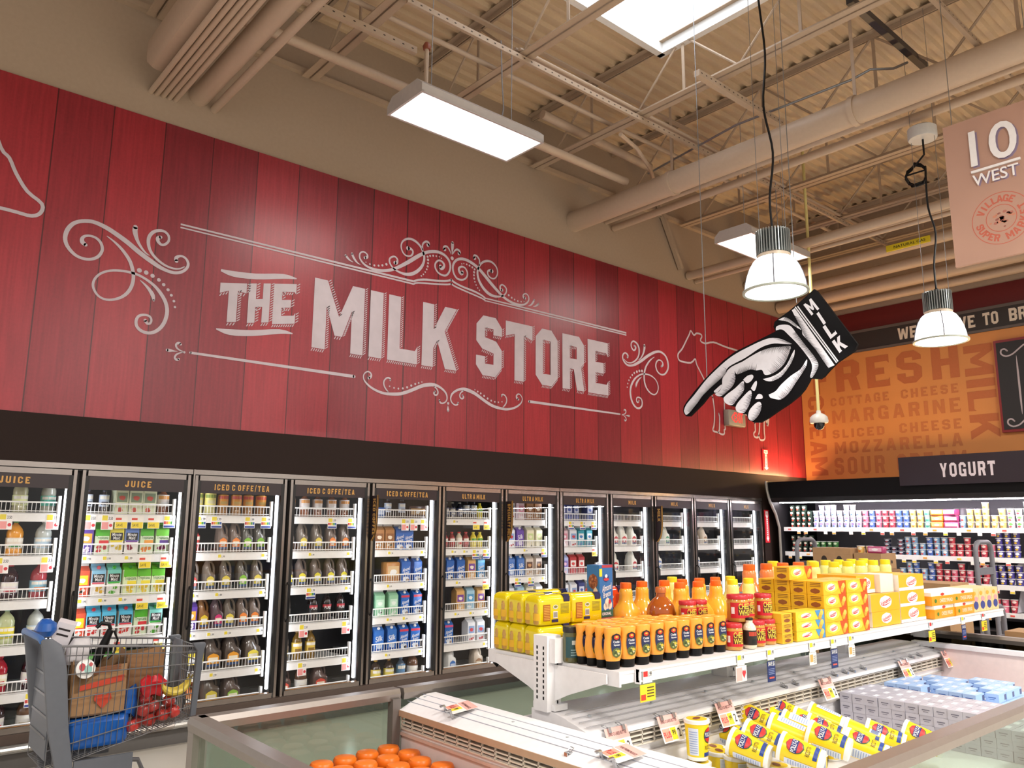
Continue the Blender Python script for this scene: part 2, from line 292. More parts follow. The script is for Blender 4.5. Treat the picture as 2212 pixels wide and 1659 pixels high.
ART={'swirl':[[(1.343,3.761,.028),(1.32,3.777,.033),(1.315,3.803,.028),(1.331,3.828,.02),(1.367,3.84,.018),(1.411,3.833,.02),(1.445,3.805,.022),(1.461,3.765,.023),(1.458,3.728,.023),(1.435,3.686,.024),(1.394,3.658,.022),(1.343,3.649,.022),(1.289,3.661,.023),(1.245,3.693,.026),(1.213,3.736,.028),(1.2,3.787,.03),(1.21,3.849,.032),(1.241,3.903,.03),(1.285,3.935,.028),(1.341,3.953,.029),(1.394,3.955,.031),(1.472,3.935,.035),(1.552,3.899,.037),(1.639,3.852,.039),(1.723,3.797,.039),(1.802,3.752,.038),(1.881,3.712,.034),(1.942,3.691,.028),(2.008,3.683,.026),(2.067,3.702,.024),(2.107,3.743,.023),(2.116,3.785,.023),(2.098,3.82,.02),(2.069,3.836,.019),(2.039,3.832,.021),(2.016,3.811,.03),(2.021,3.786,.03)],[(1.882,3.957,.028),(1.862,3.945,.031),(1.864,3.92,.027),(1.889,3.897,.022),(1.919,3.904,.021),(1.946,3.94,.02),(1.942,3.985,.02),(1.91,4.012,.021),(1.868,4.011,.023),(1.823,3.987,.027),(1.795,3.941,.028),(1.792,3.889,.027),(1.807,3.836,.024),(1.839,3.792,.022),(1.889,3.753,.021),(1.945,3.727,.018),(2.005,3.718,.015),(2.053,3.728,.012),(2.087,3.752,.01)],[(1.685,3.993,.036),(1.684,3.961,.039),(1.696,3.917,.032),(1.717,3.871,.024),(1.749,3.828,.018),(1.781,3.798,.013),(1.808,3.785,.006)],[(1.486,3.867,.007),(1.535,3.839,.015),(1.588,3.799,.022),(1.637,3.748,.026),(1.672,3.697,.028),(1.695,3.633,.028),(1.705,3.573,.027),(1.697,3.503,.027),(1.669,3.442,.026),(1.623,3.396,.022),(1.565,3.368,.019),(1.512,3.362,.018),(1.467,3.38,.017),(1.435,3.419,.018),(1.422,3.464,.019),(1.434,3.515,.018),(1.472,3.563,.018),(1.534,3.597,.018),(1.604,3.612,.019),(1.677,3.614,.02),(1.745,3.604,.02),(1.811,3.577,.021),(1.872,3.539,.024),(1.923,3.486,.029),(1.963,3.424,.03),(1.981,3.352,.03),(1.972,3.275,.03),(1.945,3.214,.029),(1.902,3.169,.027),(1.852,3.15,.025),(1.8,3.158,.025),(1.763,3.189,.024),(1.754,3.236,.023),(1.773,3.277,.021),(1.817,3.292,.019),(1.852,3.285,.018),(1.867,3.259,.017),(1.859,3.23,.018),(1.837,3.226,.021),(1.821,3.248,.026)],[(1.757,3.565,.007),(1.797,3.536,.018),(1.834,3.5,.027),(1.861,3.461,.032),(1.871,3.422,.018)]],'swirldots':[(1.744,3.645,.019),(1.796,3.638,.018),(1.846,3.622,.017),(1.897,3.598,.015),(1.937,3.567,.014),(1.974,3.531,.013),(2.003,3.491,.012),(2.027,3.446,.011),(2.039,3.398,.01)],'top':[[(4.266,4.435,.046),(4.306,4.435,.024),(4.326,4.415,.02),(4.318,4.379,.02),(4.283,4.355,.017),(4.234,4.356,.016),(4.197,4.391,.016),(4.183,4.443,.016),(4.201,4.494,.018),(4.249,4.531,.023),(4.305,4.542,.025),(4.363,4.528,.026),(4.415,4.493,.024),(4.446,4.45,.024),(4.466,4.397,.024),(4.464,4.34,.027),(4.437,4.277,.032),(4.381,4.214,.035),(4.311,4.171,.036),(4.241,4.156,.029),(4.178,4.161,.022),(4.122,4.176,.018),(4.079,4.203,.018),(4.054,4.24,.018),(4.055,4.277,.018),(4.083,4.302,.019),(4.117,4.31,.018),(4.145,4.286,.02),(4.136,4.25,.032),(4.116,4.248,.036)],[(3.774,4.221,.031),(3.797,4.23,.027),(3.799,4.257,.016),(3.772,4.275,.014),(3.743,4.274,.015),(3.718,4.25,.016),(3.716,4.211,.017),(3.741,4.175,.019),(3.788,4.144,.021),(3.854,4.129,.025),(3.934,4.128,.028),(4.014,4.143,.029),(4.094,4.173,.031),(4.189,4.231,.035),(4.285,4.299,.04),(4.376,4.37,.04),(4.468,4.433,.035),(4.556,4.469,.033),(4.645,4.484,.032),(4.722,4.47,.029),(4.776,4.43,.027),(4.801,4.371,.024),(4.791,4.304,.022),(4.75,4.253,.022),(4.697,4.245,.021),(4.644,4.262,.019),(4.609,4.303,.019),(4.608,4.35,.019),(4.641,4.39,.019),(4.686,4.394,.022),(4.721,4.366,.025),(4.714,4.332,.031),(4.684,4.316,.042),(4.672,4.336,.035)],[(4.51,4.529,.041),(4.52,4.541,.027),(4.512,4.561,.023),(4.479,4.559,.022),(4.447,4.529,.019),(4.441,4.493,.018),(4.446,4.462,.016)],[(3.564,4.196,.022),(3.587,4.175,.022),(3.613,4.158,.015),(3.646,4.147,.005)],[(3.632,4.23,.022),(3.646,4.201,.024),(3.67,4.171,.021),(3.697,4.15,.014),(3.726,4.141,.005)],[(4.724,4.532,.039),(4.712,4.548,.028),(4.727,4.568,.024),(4.757,4.569,.021),(4.785,4.543,.016),(4.809,4.5,.007)]],'topmid':[[(4.824,4.634,.029),(4.824,4.611,.038),(4.824,4.572,.033),(4.823,4.539,.018),(4.822,4.509,.009)]],'topdots':[(3.787,4.178,.006),(3.832,4.169,.009),(3.882,4.167,.011),(3.93,4.175,.011),(3.973,4.188,.012),(4.018,4.209,.013),(4.508,4.402,.012),(4.54,4.418,.012),(4.578,4.429,.012),(4.617,4.434,.01),(4.656,4.435,.007),(4.683,4.425,.008),(4.515,4.369,.014),(4.516,4.334,.012),(4.512,4.298,.012),(4.501,4.264,.01),(4.484,4.231,.009),(4.462,4.202,.009),(4.437,4.18,.009),(4.824,4.458,.021)],'rule':[[(4.349,4.102,.021),(4.398,4.128,.021),(4.506,4.154,.022),(4.654,4.172,.022),(4.767,4.196,.022),(4.824,4.224,.023)],[(4.35,4.074,.017),(4.399,4.097,.017),(4.655,4.137,.018),(4.776,4.159,.018),(4.825,4.179,.018)]],'bot':[[(3.869,3.043,.029),(3.888,3.055,.026),(3.895,3.078,.018),(3.875,3.1,.015),(3.847,3.101,.013),(3.821,3.081,.011),(3.809,3.05,.012),(3.821,3.013,.014),(3.856,2.98,.019),(3.906,2.95,.022),(3.974,2.926,.024),(4.053,2.913,.026),(4.145,2.918,.03),(4.231,2.931,.032),(4.312,2.96,.033),(4.394,2.998,.034),(4.477,3.038,.036),(4.556,3.06,.038),(4.618,3.068,.035),(4.681,3.06,.026),(4.739,3.033,.023),(4.781,2.996,.02),(4.795,2.95,.016),(4.78,2.912,.015),(4.742,2.89,.014),(4.711,2.894,.016),(4.699,2.916,.021)],[(4.108,3.051,.019),(4.107,3.063,.019),(4.087,3.073,.016),(4.059,3.062,.015),(4.037,3.03,.015),(4.039,2.995,.015),(4.057,2.963,.015),(4.087,2.934,.013)],[(4.631,3.051,.014),(4.663,3.029,.014),(4.679,3.0,.015),(4.671,2.973,.016),(4.646,2.965,.017),(4.628,2.981,.019),(4.642,3.001,.019)]],'botmid':[[(4.808,2.868,.01),(4.809,2.847,.021),(4.811,2.824,.03),(4.811,2.814,.017)]],'botdots':[(4.103,2.99,.008),(4.154,2.98,.009),(4.204,2.979,.01),(4.255,2.987,.011),(4.305,3.004,.012),(4.353,3.027,.012),(4.4,3.049,.011),(4.441,3.064,.01),(4.479,3.079,.007),(4.81,2.896,.014)],'arrow':[[(2.006,3.035,.022),(2.023,3.034,.026),(2.044,3.035,.017),(2.066,3.034,.009),(2.088,3.036,.003)],[(2.107,3.098,.021),(2.093,3.106,.021),(2.076,3.097,.017),(2.072,3.081,.016),(2.082,3.062,.014),(2.105,3.048,.011),(2.128,3.042,.009)],[(2.102,2.974,.02),(2.09,2.967,.022),(2.076,2.971,.017),(2.07,2.985,.015),(2.079,3.006,.014),(2.1,3.022,.011),(2.126,3.034,.009)]],'arrowdot':[(2.142,3.036,.019)],'cow':[[(10.094,4.244,.027),(9.778,4.254,.026),(9.484,4.277,.026),(9.286,4.227,.025),(9.175,4.252,.025),(9.212,4.314,.025),(9.191,4.345,.025),(9.091,4.343,.025),(9.027,4.307,.025),(8.959,4.359,.024),(8.923,4.301,.024),(8.865,4.223,.024),(8.75,4.069,.024),(8.661,3.989,.024),(8.658,3.921,.024),(8.72,3.89,.024),(8.935,3.9,.024),(9.037,3.969,.024),(9.066,3.897,.024),(9.149,3.799,.025),(9.253,3.675,.025),(9.422,3.468,.025)],[(9.416,3.472,.025),(9.435,3.375,.025),(9.443,3.301,.025),(9.443,3.203,.025),(9.432,3.126,.025),(9.415,3.057,.025),(9.391,3.018,.025),(9.405,2.989,.025),(9.467,2.983,.025),(9.517,2.983,.025),(9.545,3.023,.025),(9.558,3.123,.026),(9.563,3.199,.026),(9.548,3.25,.026)],[(9.517,2.983,.025),(9.579,2.962,.026),(9.643,2.963,.026),(9.668,2.988,.026),(9.66,3.025,.026),(9.694,3.043,.026),(9.684,3.096,.026),(9.691,3.326,.026),(9.695,3.441,.026)],[(10.457,3.243,.028),(10.456,3.139,.028),(10.457,3.076,.028),(10.412,3.041,.027),(10.422,2.994,.027),(10.478,2.982,.028),(10.528,2.994,.028),(10.538,3.027,.028),(10.565,3.093,.028),(10.593,3.255,.028)],[(10.544,3.019,.028),(10.574,2.958,.028),(10.66,2.957,.028),(10.706,2.992,.028),(10.698,3.064,.028),(10.702,3.185,.028),(10.716,3.267,.028)],[(10.747,3.286,.028),(10.803,3.185,.028),(10.845,3.319,.029)]],'cowL':[[(.608,4.657,.026),(.722,4.363,.026),(.785,4.296,.026),(.839,4.19,.026),(.922,4.074,.027),(1.023,4.006,.027),(1.023,3.935,.027),(.968,3.894,.027),(.868,3.898,.026),(.769,3.901,.026),(.688,3.887,.025)]]}
HAND={'sil':[(4.134,2.633),(4.128,2.665),(4.097,2.703),(4.019,2.776),(3.909,2.869),(3.839,2.92),(3.714,3.003),(3.602,3.057),(3.475,3.091),(3.387,3.115),(3.283,3.144),(3.232,3.158),(3.248,3.199),(3.236,3.235),(3.194,3.258),(3.126,3.287),(3.018,3.348),(2.944,3.393),(2.896,3.423),(2.874,3.403),(2.597,2.949),(2.621,2.904),(2.754,2.84),(2.816,2.792),(2.864,2.749),(2.895,2.735),(2.94,2.745),(2.97,2.749),(2.987,2.722),(3.021,2.675),(3.07,2.63),(3.152,2.581),(3.252,2.533),(3.337,2.489),(3.406,2.462),(3.456,2.467),(3.507,2.49),(3.522,2.538),(3.556,2.545),(3.608,2.57),(3.624,2.61),(3.659,2.618),(3.712,2.652),(3.737,2.698),(3.783,2.711),(3.819,2.752),(3.877,2.723),(3.936,2.669),(3.996,2.627),(4.067,2.577),(4.106,2.581),(4.13,2.608)],'w':[[(4.125,2.628),(4.098,2.679),(4.01,2.755),(3.909,2.848),(3.831,2.907),(3.696,2.992),(3.584,3.042),(3.458,3.079),(3.371,3.101),(3.285,3.113),(3.203,3.095),(3.14,3.061),(3.101,3.035),(3.165,3.046),(3.246,3.064),(3.322,3.061),(3.391,3.042),(3.462,3.011),(3.534,2.983),(3.634,2.954),(3.681,2.929),(3.71,2.882),(3.777,2.835),(3.845,2.795),(3.934,2.733),(3.974,2.689),(4.015,2.653),(4.066,2.609),(4.106,2.593)],[(3.535,2.965),(3.445,3.0),(3.358,3.026),(3.273,3.036),(3.19,3.029),(3.114,3.019),(3.129,2.965),(3.165,2.903),(3.217,2.858),(3.284,2.83),(3.343,2.83),(3.366,2.872),(3.417,2.875),(3.468,2.891),(3.539,2.877),(3.593,2.869),(3.614,2.9),(3.608,2.836),(3.633,2.784),(3.68,2.747),(3.737,2.714),(3.778,2.713),(3.808,2.736),(3.763,2.753),(3.737,2.798),(3.73,2.853),(3.691,2.903),(3.635,2.939)],[(3.818,2.76),(3.742,2.806),(3.748,2.775),(3.781,2.747),(3.81,2.747)],[(3.728,2.693),(3.691,2.72),(3.616,2.758),(3.543,2.807),(3.531,2.786),(3.533,2.74),(3.557,2.704),(3.603,2.663),(3.641,2.628),(3.686,2.633),(3.721,2.661)],[(3.538,2.818),(3.497,2.844),(3.453,2.846),(3.446,2.822),(3.473,2.794),(3.509,2.787)],[(3.62,2.602),(3.596,2.639),(3.522,2.7),(3.477,2.725),(3.466,2.693),(3.477,2.648),(3.501,2.597),(3.538,2.555),(3.582,2.556),(3.612,2.574)],[(3.472,2.74),(3.439,2.782),(3.417,2.791),(3.419,2.756),(3.443,2.713)],[(3.509,2.521),(3.494,2.566),(3.449,2.607),(3.405,2.625),(3.385,2.6),(3.397,2.548),(3.429,2.506),(3.473,2.479),(3.502,2.498)],[(3.438,2.651),(3.41,2.686),(3.377,2.675),(3.374,2.648),(3.412,2.647)],[(3.362,2.799),(3.286,2.807),(3.21,2.834),(3.15,2.886),(3.106,2.954),(3.08,2.987),(3.092,2.929),(3.136,2.861),(3.204,2.796),(3.279,2.772),(3.329,2.779)],[(3.318,2.671),(3.259,2.69),(3.208,2.736),(3.124,2.792),(3.042,2.832),(2.987,2.898),(2.994,2.848),(3.045,2.781),(3.096,2.722),(3.148,2.662),(3.214,2.622),(3.271,2.632),(3.307,2.647)],[(3.228,3.164),(3.222,3.194),(3.172,3.2),(3.108,3.18),(3.064,3.119),(2.999,3.018),(2.936,2.926),(2.902,2.863),(2.904,2.82),(2.946,2.76),(2.969,2.763),(2.95,2.819),(2.954,2.871),(2.996,2.944),(3.054,3.027),(3.121,3.107),(3.174,3.162)],[(3.203,3.244),(3.145,3.254),(3.09,3.215),(3.045,3.168),(3.016,3.129),(3.077,3.174),(3.123,3.213)],[(3.085,3.297),(3.06,3.308),(2.774,2.822),(2.823,2.808),(2.856,2.863),(2.911,2.959),(2.967,3.035),(3.01,3.094),(3.012,3.132),(3.036,3.182),(3.064,3.248)]],'lines':[[(3.056,3.318),(2.758,2.837)],[(3.036,3.318),(2.747,2.846)]],'letters':[[(2.928,3.224),(2.988,3.319),(2.864,3.263)],[(2.838,3.135),(2.889,3.23),(2.819,3.146)],[(2.792,3.019),(2.847,3.12),(2.739,3.051)],[(2.732,2.905),(2.784,2.998),(2.666,2.944)]],'hatch':[([(3.203,3.091),(3.14,3.059),(3.101,3.035)],(.049,.015)),([(3.974,2.689),(3.845,2.795),(3.71,2.882),(3.681,2.925)],(.029,.022)),([(4.066,2.609),(3.974,2.689)],(.029,.018)),([(3.118,3.016),(3.129,2.965),(3.165,2.903),(3.217,2.858),(3.284,2.83)],(.038,.04)),([(3.357,3.036),(3.273,3.038),(3.118,3.02)],(.015,-0.032)),([(3.593,2.871),(3.539,2.877),(3.468,2.889),(3.417,2.875)],(-0.011,.034)),([(3.611,2.876),(3.608,2.836),(3.633,2.784),(3.68,2.747),(3.737,2.714)],(.035,.013)),([(3.531,2.786),(3.533,2.74),(3.557,2.704),(3.603,2.663),(3.641,2.628)],(.034,.016)),([(3.466,2.693),(3.477,2.648),(3.501,2.597),(3.538,2.555)],(.034,.012)),([(3.385,2.6),(3.397,2.548),(3.429,2.506),(3.473,2.479)],(.034,.012)),([(3.092,2.929),(3.136,2.861),(3.204,2.796),(3.279,2.772)],(.012,.024)),([(2.994,2.848),(3.045,2.781),(3.096,2.722),(3.148,2.662),(3.214,2.622)],(.026,.025)),([(3.064,3.119),(2.999,3.018),(2.936,2.926),(2.902,2.863),(2.904,2.82),(2.946,2.76)],(.036,-0.001)),([(3.064,3.248),(3.012,3.132),(2.967,3.035),(2.911,2.959),(2.856,2.863),(2.823,2.808)],(-0.035,-0.015)),([(3.145,3.254),(3.09,3.215),(3.045,3.168)],(.017,-0.019))]}
# ================================================================ the shell
YA, XB, ZC = 6.6, 11.86, 6.5          # cooler wall, dairy wall, roof deck
def plank_mat():
    m = bpy.data.materials.new('red_barn_planks'); m.use_nodes = True; nt = m.node_tree; b = nt.nodes['Principled BSDF']; L = nt.links.new
    N = nt.nodes.new; g = N('ShaderNodeNewGeometry'); sep = N('ShaderNodeSeparateXYZ'); L(g.outputs['Position'], sep.inputs[0])
    def mth(op, a, bb=None):
        n = N('ShaderNodeMath'); n.operation = op
        for i, q in enumerate((a, bb)):
            if q is None: continue
            if isinstance(q, (int, float)): n.inputs[i].default_value = q
            else: L(q, n.inputs[i])
        return n.outputs[0]
    t = mth('DIVIDE', mth('SUBTRACT', sep.outputs[0], 1.05), .4004); idx = mth('FLOOR', t); fr = mth('FRACT', t)
    wn = N('ShaderNodeTexWhiteNoise'); wn.noise_dimensions = '1D'; L(idx, wn.inputs['W'])
    wn2 = N('ShaderNodeTexWhiteNoise'); wn2.noise_dimensions = '1D'; L(mth('ADD', idx, 71.3), wn2.inputs['W'])
    edge = mth('MINIMUM', fr, mth('SUBTRACT', 1.0, fr))
    wd = mth('ADD', .008, mth('MULTIPLY', wn2.outputs[0], .014))
    groove = mth('LESS_THAN', edge, wd)
    mp = N('ShaderNodeMapping'); mp.inputs['Scale'].default_value = (14, 1, .7); L(g.outputs['Position'], mp.inputs[0])
    gr = N('ShaderNodeTexNoise'); gr.inputs['Scale'].default_value = 3.2; gr.inputs['Detail'].default_value = 6; L(mp.outputs[0], gr.inputs['Vector'])
    ad = N('ShaderNodeTexNoise'); ad.inputs['Scale'].default_value = 55; L(g.outputs['Position'], ad.inputs['Vector'])
    r1 = N('ShaderNodeMix'); r1.data_type = 'RGBA'; L(mth('POWER', wn.outputs[0], 1.6), r1.inputs[0]); r1.inputs[6].default_value = lin('9a2a33'); r1.inputs[7].default_value = lin('78222d')
    r2_ = N('ShaderNodeMix'); r2_.data_type = 'RGBA'; r2_.blend_type = 'MULTIPLY'; r2_.inputs[0].default_value = 1; L(r1.outputs[2], r2_.inputs[6])
    mr = N('ShaderNodeMapRange'); L(mth('ADD', gr.outputs[0], mth('MULTIPLY', ad.outputs[0], .35)), mr.inputs[0]); mr.inputs[1].default_value = .35; mr.inputs[2].default_value = .95; mr.inputs[3].default_value = .68; mr.inputs[4].default_value = 1.12
    L(mr.outputs[0], r2_.inputs[7])
    r3 = N('ShaderNodeMix'); r3.data_type = 'RGBA'; L(mth('MULTIPLY', groove, .8), r3.inputs[0]); L(r2_.outputs[2], r3.inputs[6]); r3.inputs[7].default_value = lin('2c1416')
    L(r3.outputs[2], b.inputs['Base Color']); b.inputs['Roughness'].default_value = .36; b.inputs['Specular IOR Level'].default_value = .45
    return m
mb = MB(); mb.box(-8, XB+.3, -8, YA+1.4, -.1, 0, mat('floor_vct', 'cfc8bb', .25, vary=.1, scale=2)); struct('floor', mb)
mb = MB(); mb.box(-3, XB+.2, YA, YA+.15, 2.09, ZC+.2, BEIGE); mb.box(10.56, XB+.2, YA, YA+.15, 0, 2.09, DKBROWN); struct('wall_left', mb)
mb = MB(); mb.box(XB, XB+.15, -6, YA+.1, 0, ZC+.2, BEIGE); struct('wall_right', mb)
mb = MB(); mb.box(-3, XB, YA-.03, YA-.002, 2.09, 2.44, DKBROWN); mb.box(10.56, XB, YA-.03, YA-.002, 0, 2.09, DKBROWN); struct('trim_1', mb)
mb = MB()                              # corrugated roof deck with the skylight opening
DECK = C('d2ba9a', .7)
ys = []; y = -5.0
while y < YA: ys += [(y, ZC), (y+.05, ZC), (y+.068, ZC+.04), (y+.132, ZC+.04)]; y += .15
ys.append((y, ZC))
for xa, xc in ((-3, 3.55), (3.55, 6.0), (6.0, XB)):
    for (a, za), (b, zb) in zip(ys, ys[1:]):
        if xa == 3.55 and b > 3.4 and a < 4.65: continue
        mb.quad((xa, a, za), (xc, a, za), (xc, b, zb), (xa, b, zb), DECK)
mb.box(-3, XB, -5, 3.4, ZC+.045, ZC+.06, DECK); mb.box(-3, XB, 4.65, YA, ZC+.045, ZC+.06, DECK); mb.box(-3, 3.55, 3.4, 4.65, ZC+.045, ZC+.06, DECK); mb.box(6, XB, 3.4, 4.65, ZC+.045, ZC+.06, DECK)
struct('ceiling', mb)

# ---------------------------------------------------------------- barn-board mural on the cooler wall
ym = YA-.022
mural = thing('wall_mural', 'red barn-plank wall mural with white store name and scrolls', 'mural', (0, 0, 0))
mb = MB(); mb.box(-3, XB-.01, ym, YA-.002, 2.44, 4.955, plank_mat()); part('plank_panel', mb, mural)
CHALK = mat('chalk_white', 'b3a8ae', .6, vary=.12, scale=9); F = FX(ym-.003)
mb = MB()
def letter(ch, x0, x1, z0, z1, dz=0, flare=.02, hatch=True):
    for g in GL[ch][1]:
        w = GL[ch][0]
        mp = lambda p: (x0+p[0]/w*(x1-x0), z0+dz*(p[0]/w)+p[1]*(z1-z0))
        loops = [[mp(p) for p in l] for l in g]; mb.poly(loops, CHALK, F)
        if not hatch: continue
        for li, l in enumerate(loops):
            a2 = sum(l[i][0]*l[(i+1) % len(l)][1]-l[(i+1) % len(l)][0]*l[i][1] for i in range(len(l)))
            sg = 1 if a2 > 0 else -1
            if li: sg = -sg
            for i in range(len(l)):
                (xa, za), (xb_, zb) = l[i], l[(i+1) % len(l)]; L = math.hypot(xb_-xa, zb-za)
                nx, nz = (zb-za)/L*sg, -(xb_-xa)/L*sg
                if nx*.7-nz*.7 < .35: continue
                n = max(1, int(L/.021))
                for k in range(n):
                    t = (k+.5)/n; px, pz = xa+(xb_-xa)*t+nx*.006, za+(zb-za)*t+nz*.006; s = .0045
                    q = (.022, -.024)
                    if nx > .5 and abs(nz) < .5: mb.add([F(px, pz+s), F(px, pz-s), F(px+q[0]*1.2, pz+.02-s), F(px+q[0]*1.2, pz+.02+s)], [(0, 1, 2, 3)], CHALK)
                    else: mb.add([F(px-s, pz), F(px+s, pz), F(px-.014+s, pz-.026), F(px-.014-s, pz-.026)], [(0, 1, 2, 3)], CHALK)
for ch, a, b in (('M', 3.26, 3.79), ('I', 3.855, 4.0), ('L', 4.063, 4.414), ('K', 4.468, 4.91), ('S', 5.165, 5.525), ('T', 5.578, 5.98), ('O', 6.028, 6.378), ('R', 6.455, 6.82), ('E', 6.885, 7.245)):
    letter(ch, a, b, 3.25, 3.91)
for ch, a, b, z, h in (('T', 2.394, 2.625, 3.335, .345), ('H', 2.645, 2.84, 3.37, .355), ('E', 2.872, 3.085, 3.40, .37)):
    letter(ch, a, b, z, h+z, .04)
mb.ribbon([(2.39, 3.79, .02), (2.5, 3.78, .05), (2.7, 3.80, .052), (2.95, 3.855, .045), (3.08, 3.86, .01)], CHALK, F, cap=False)
mb.ribbon([(2.385, 3.275, .01), (2.5, 3.265, .05), (2.7, 3.29, .052), (2.95, 3.345, .04), (3.07, 3.345, .01)], CHALK, F, cap=False)
part('lettering', mb, mural, 'white lettering THE MILK STORE')
CXW = 4.818; mx = lambda pts: [(2*CXW-p[0],)+tuple(p[1:]) for p in pts]
mb = MB()
for key, name in (('swirl', 0), ('top', 0), ('bot', 0), ('arrow', 0)):
    for st in ART[key]: mb.ribbon(st, CHALK, F); mb.ribbon(mx(st), CHALK, F)
for st in ART['topmid']+ART['botmid']: mb.ribbon(st, CHALK, F)
for st in ART['rule']:
    z = st[0][1]; x = st[0][0]; w = st[0][2]
    for q in (st, mx(st)): mb.ribbon(q, CHALK, F, cap=False)
    for a, b in ((2.03, x), (2*CXW-x, 7.6)): mb.ribbon([(a, z+.006, w*.7), (b, z, w)], CHALK, F, 1, False)
for a, b in ((2.19, 3.71), (5.93, 7.45)): mb.ribbon([(a, 3.04, .02), (b, 3.036, .03)] if a < 3 else [(a, 3.036, .03), (b, 3.04, .02)], CHALK, F, 1)
for key in ('swirldots', 'topdots', 'botdots', 'arrowdot'):
    for u, v, r in ART[key]:
        r = r if key != 'arrowdot' else r/2
        mb.disc(u, v, r, CHALK, F, 12)
        if abs(u-CXW) > .03: mb.disc(2*CXW-u, v, r, CHALK, F, 12)
part('scrollwork', mb, mural)
mb = MB()
for st in ART['cowL']: mb.ribbon(st, CHALK, F, 3)
part('cow_outline', mb, mural, 'white outline of a cow muzzle')
mb = MB()
for st in ART['cow']: mb.ribbon(st, CHALK, F, 3)
mb.ribbon([ART['cow'][0][0], (10.2, 4.13, .03), (10.62, 4.1, .03), (10.82, 3.98, .03), (10.86, 3.7, .03), (10.83, 3.4, .03), (10.78, 3.2, .03)], CHALK, F)
mb.ribbon([(10.0, 3.3, .03), (10.3, 3.3, .03), (10.45, 3.2, .03)], CHALK, F)
part('cow_outline', mb, mural, 'white outline of a standing calf')

# ---------------------------------------------------------------- orange mural above the dairy case
xm = XB-.02; mur2 = thing('word_mural', 'orange wall mural with cheese words above the dairy case', 'mural', (0, 0, 0)); G_ = FB(xm-.003)
mb = MB(); mb.box(xm, XB-.002, -3, YA-.03, 2.38, 4.32, mat('orange_print', 'cc8748', .5, vary=.18, scale=1.1)); part('orange_panel', mb, mur2)
mb = MB(); mb.box(xm, XB-.002, -3, YA-.03, 4.66, 4.955, C('5c0d10', .5)); part('maroon_strip', mb, mur2)
mb = MB(); mb.box(xm-.012, XB-.002, -3, YA-.03, 4.32, 4.66, C('2c2726', .5)); mb.box(xm-.02, XB-.002, -3, YA-.03, 4.62, 4.66, C('5b5350', .5)); mb.box(xm-.02, XB-.002, -3, YA-.03, 4.32, 4.355, C('5b5350', .5))
GB = FB(xm-.016); IV = C('d8cdbd', .6)
for t, a, b in (('WE', 4.98, 4.71), ('STRIVE', 4.54, 3.93), ('TO', 3.83, 3.64), ('BRING', 3.51, 3.02)): mb.text(t, -a, 4.405, .175, IV, GB, 'block', a-b, 'l')
part('slogan_band', mb, mur2)
BRN = C('b26436', .55); BR2 = C('b86e3c', .55); mb = MB()
for ch, a, b in (('F', 6.36, 6.08), ('R', 5.98, 5.60), ('E', 5.49, 5.15), ('S', 5.04, 4.69), ('H', 4.55, 4.19)): mb.text(ch, -a, 3.745, .475, BRN, G_, 'block', a-b, 'l')
for t, a, b, z0, z1 in (('COTTAGE', 6.09, 5.19, 3.53, 3.66), ('CHEESE', 5.01, 4.23, 3.53, 3.66), ('MARGARINE', 6.08, 4.22, 3.26, 3.46), ('SLICED', 6.09, 5.29, 3.03, 3.16), ('CHEESE', 5.07, 4.23, 3.03, 3.17), ('MOZZARELLA', 6.07, 4.23, 2.79, 2.97), ('SOUR', 6.09, 5.32, 2.47, 2.73), ('CREAM', 5.14, 4.2, 2.47, 2.73)):
    mb.text(t, -a, z0, z1-z0, BR2, G_, 'block', a-b, 'l', .3)
for t, ya, yb, za, zb in (('CREAM', 6.47, 6.2, 3.72, 2.47), ('MILK', 4.12, 3.76, 4.16, 2.86)):
    mb.text(t, 0, -ya, ya-yb, BRN, lambda u, v: (xm-.003, -v, za-u), 'block', za-zb, 'l')
part('lettering', mb, mur2)

# chalk board sign on the orange mural
bd = thing('chalkboard_sign', 'black sign with red border and white scrolls on orange mural', 'sign', (XB-.03, 3.72, 2.92))
mb = MB(); mb.box(-.05, 0, -1.3, 0, 0, 1.24, C('7d1418', .4)); part('frame', mb, bd)
mb = MB(); mb.box(-.056, -.045, -1.27, -.03, .035, 1.205, C('1b1a1d', .5)); Fb = lambda u, v: (-.058, -u, v)
for z, s in ((1.08, 1), (.14, -1)):
    for q in (1, -1):
        mv = lambda u: .65+q*(u-.65)
        mb.ribbon([(mv(.16), z+.0, .02), (mv(.13), z+.03, .02), (mv(.09), z+.02, .02), (mv(.085), z-.03*1, .02), (mv(.14), z-.07, .02), (mv(.22), z-.05, .02), (mv(.3), z+.01, .02), (mv(.38), z+.06*s, .02), (mv(.48), z+.03, .02)], CHALK, Fb)
for q in (0, 1):
    u = .26 if not q else 1.04
    mb.ribbon([(u, 1.0, .004), (u, .85, .02), (u, .6, .024), (u, .35, .02), (u, .22, .004)], CHALK, Fb, cap=False)
mb.ribbon([(.45, .75, .02), (.85, .75, .02)], CHALK, Fb, 1)
part('board', mb, bd)
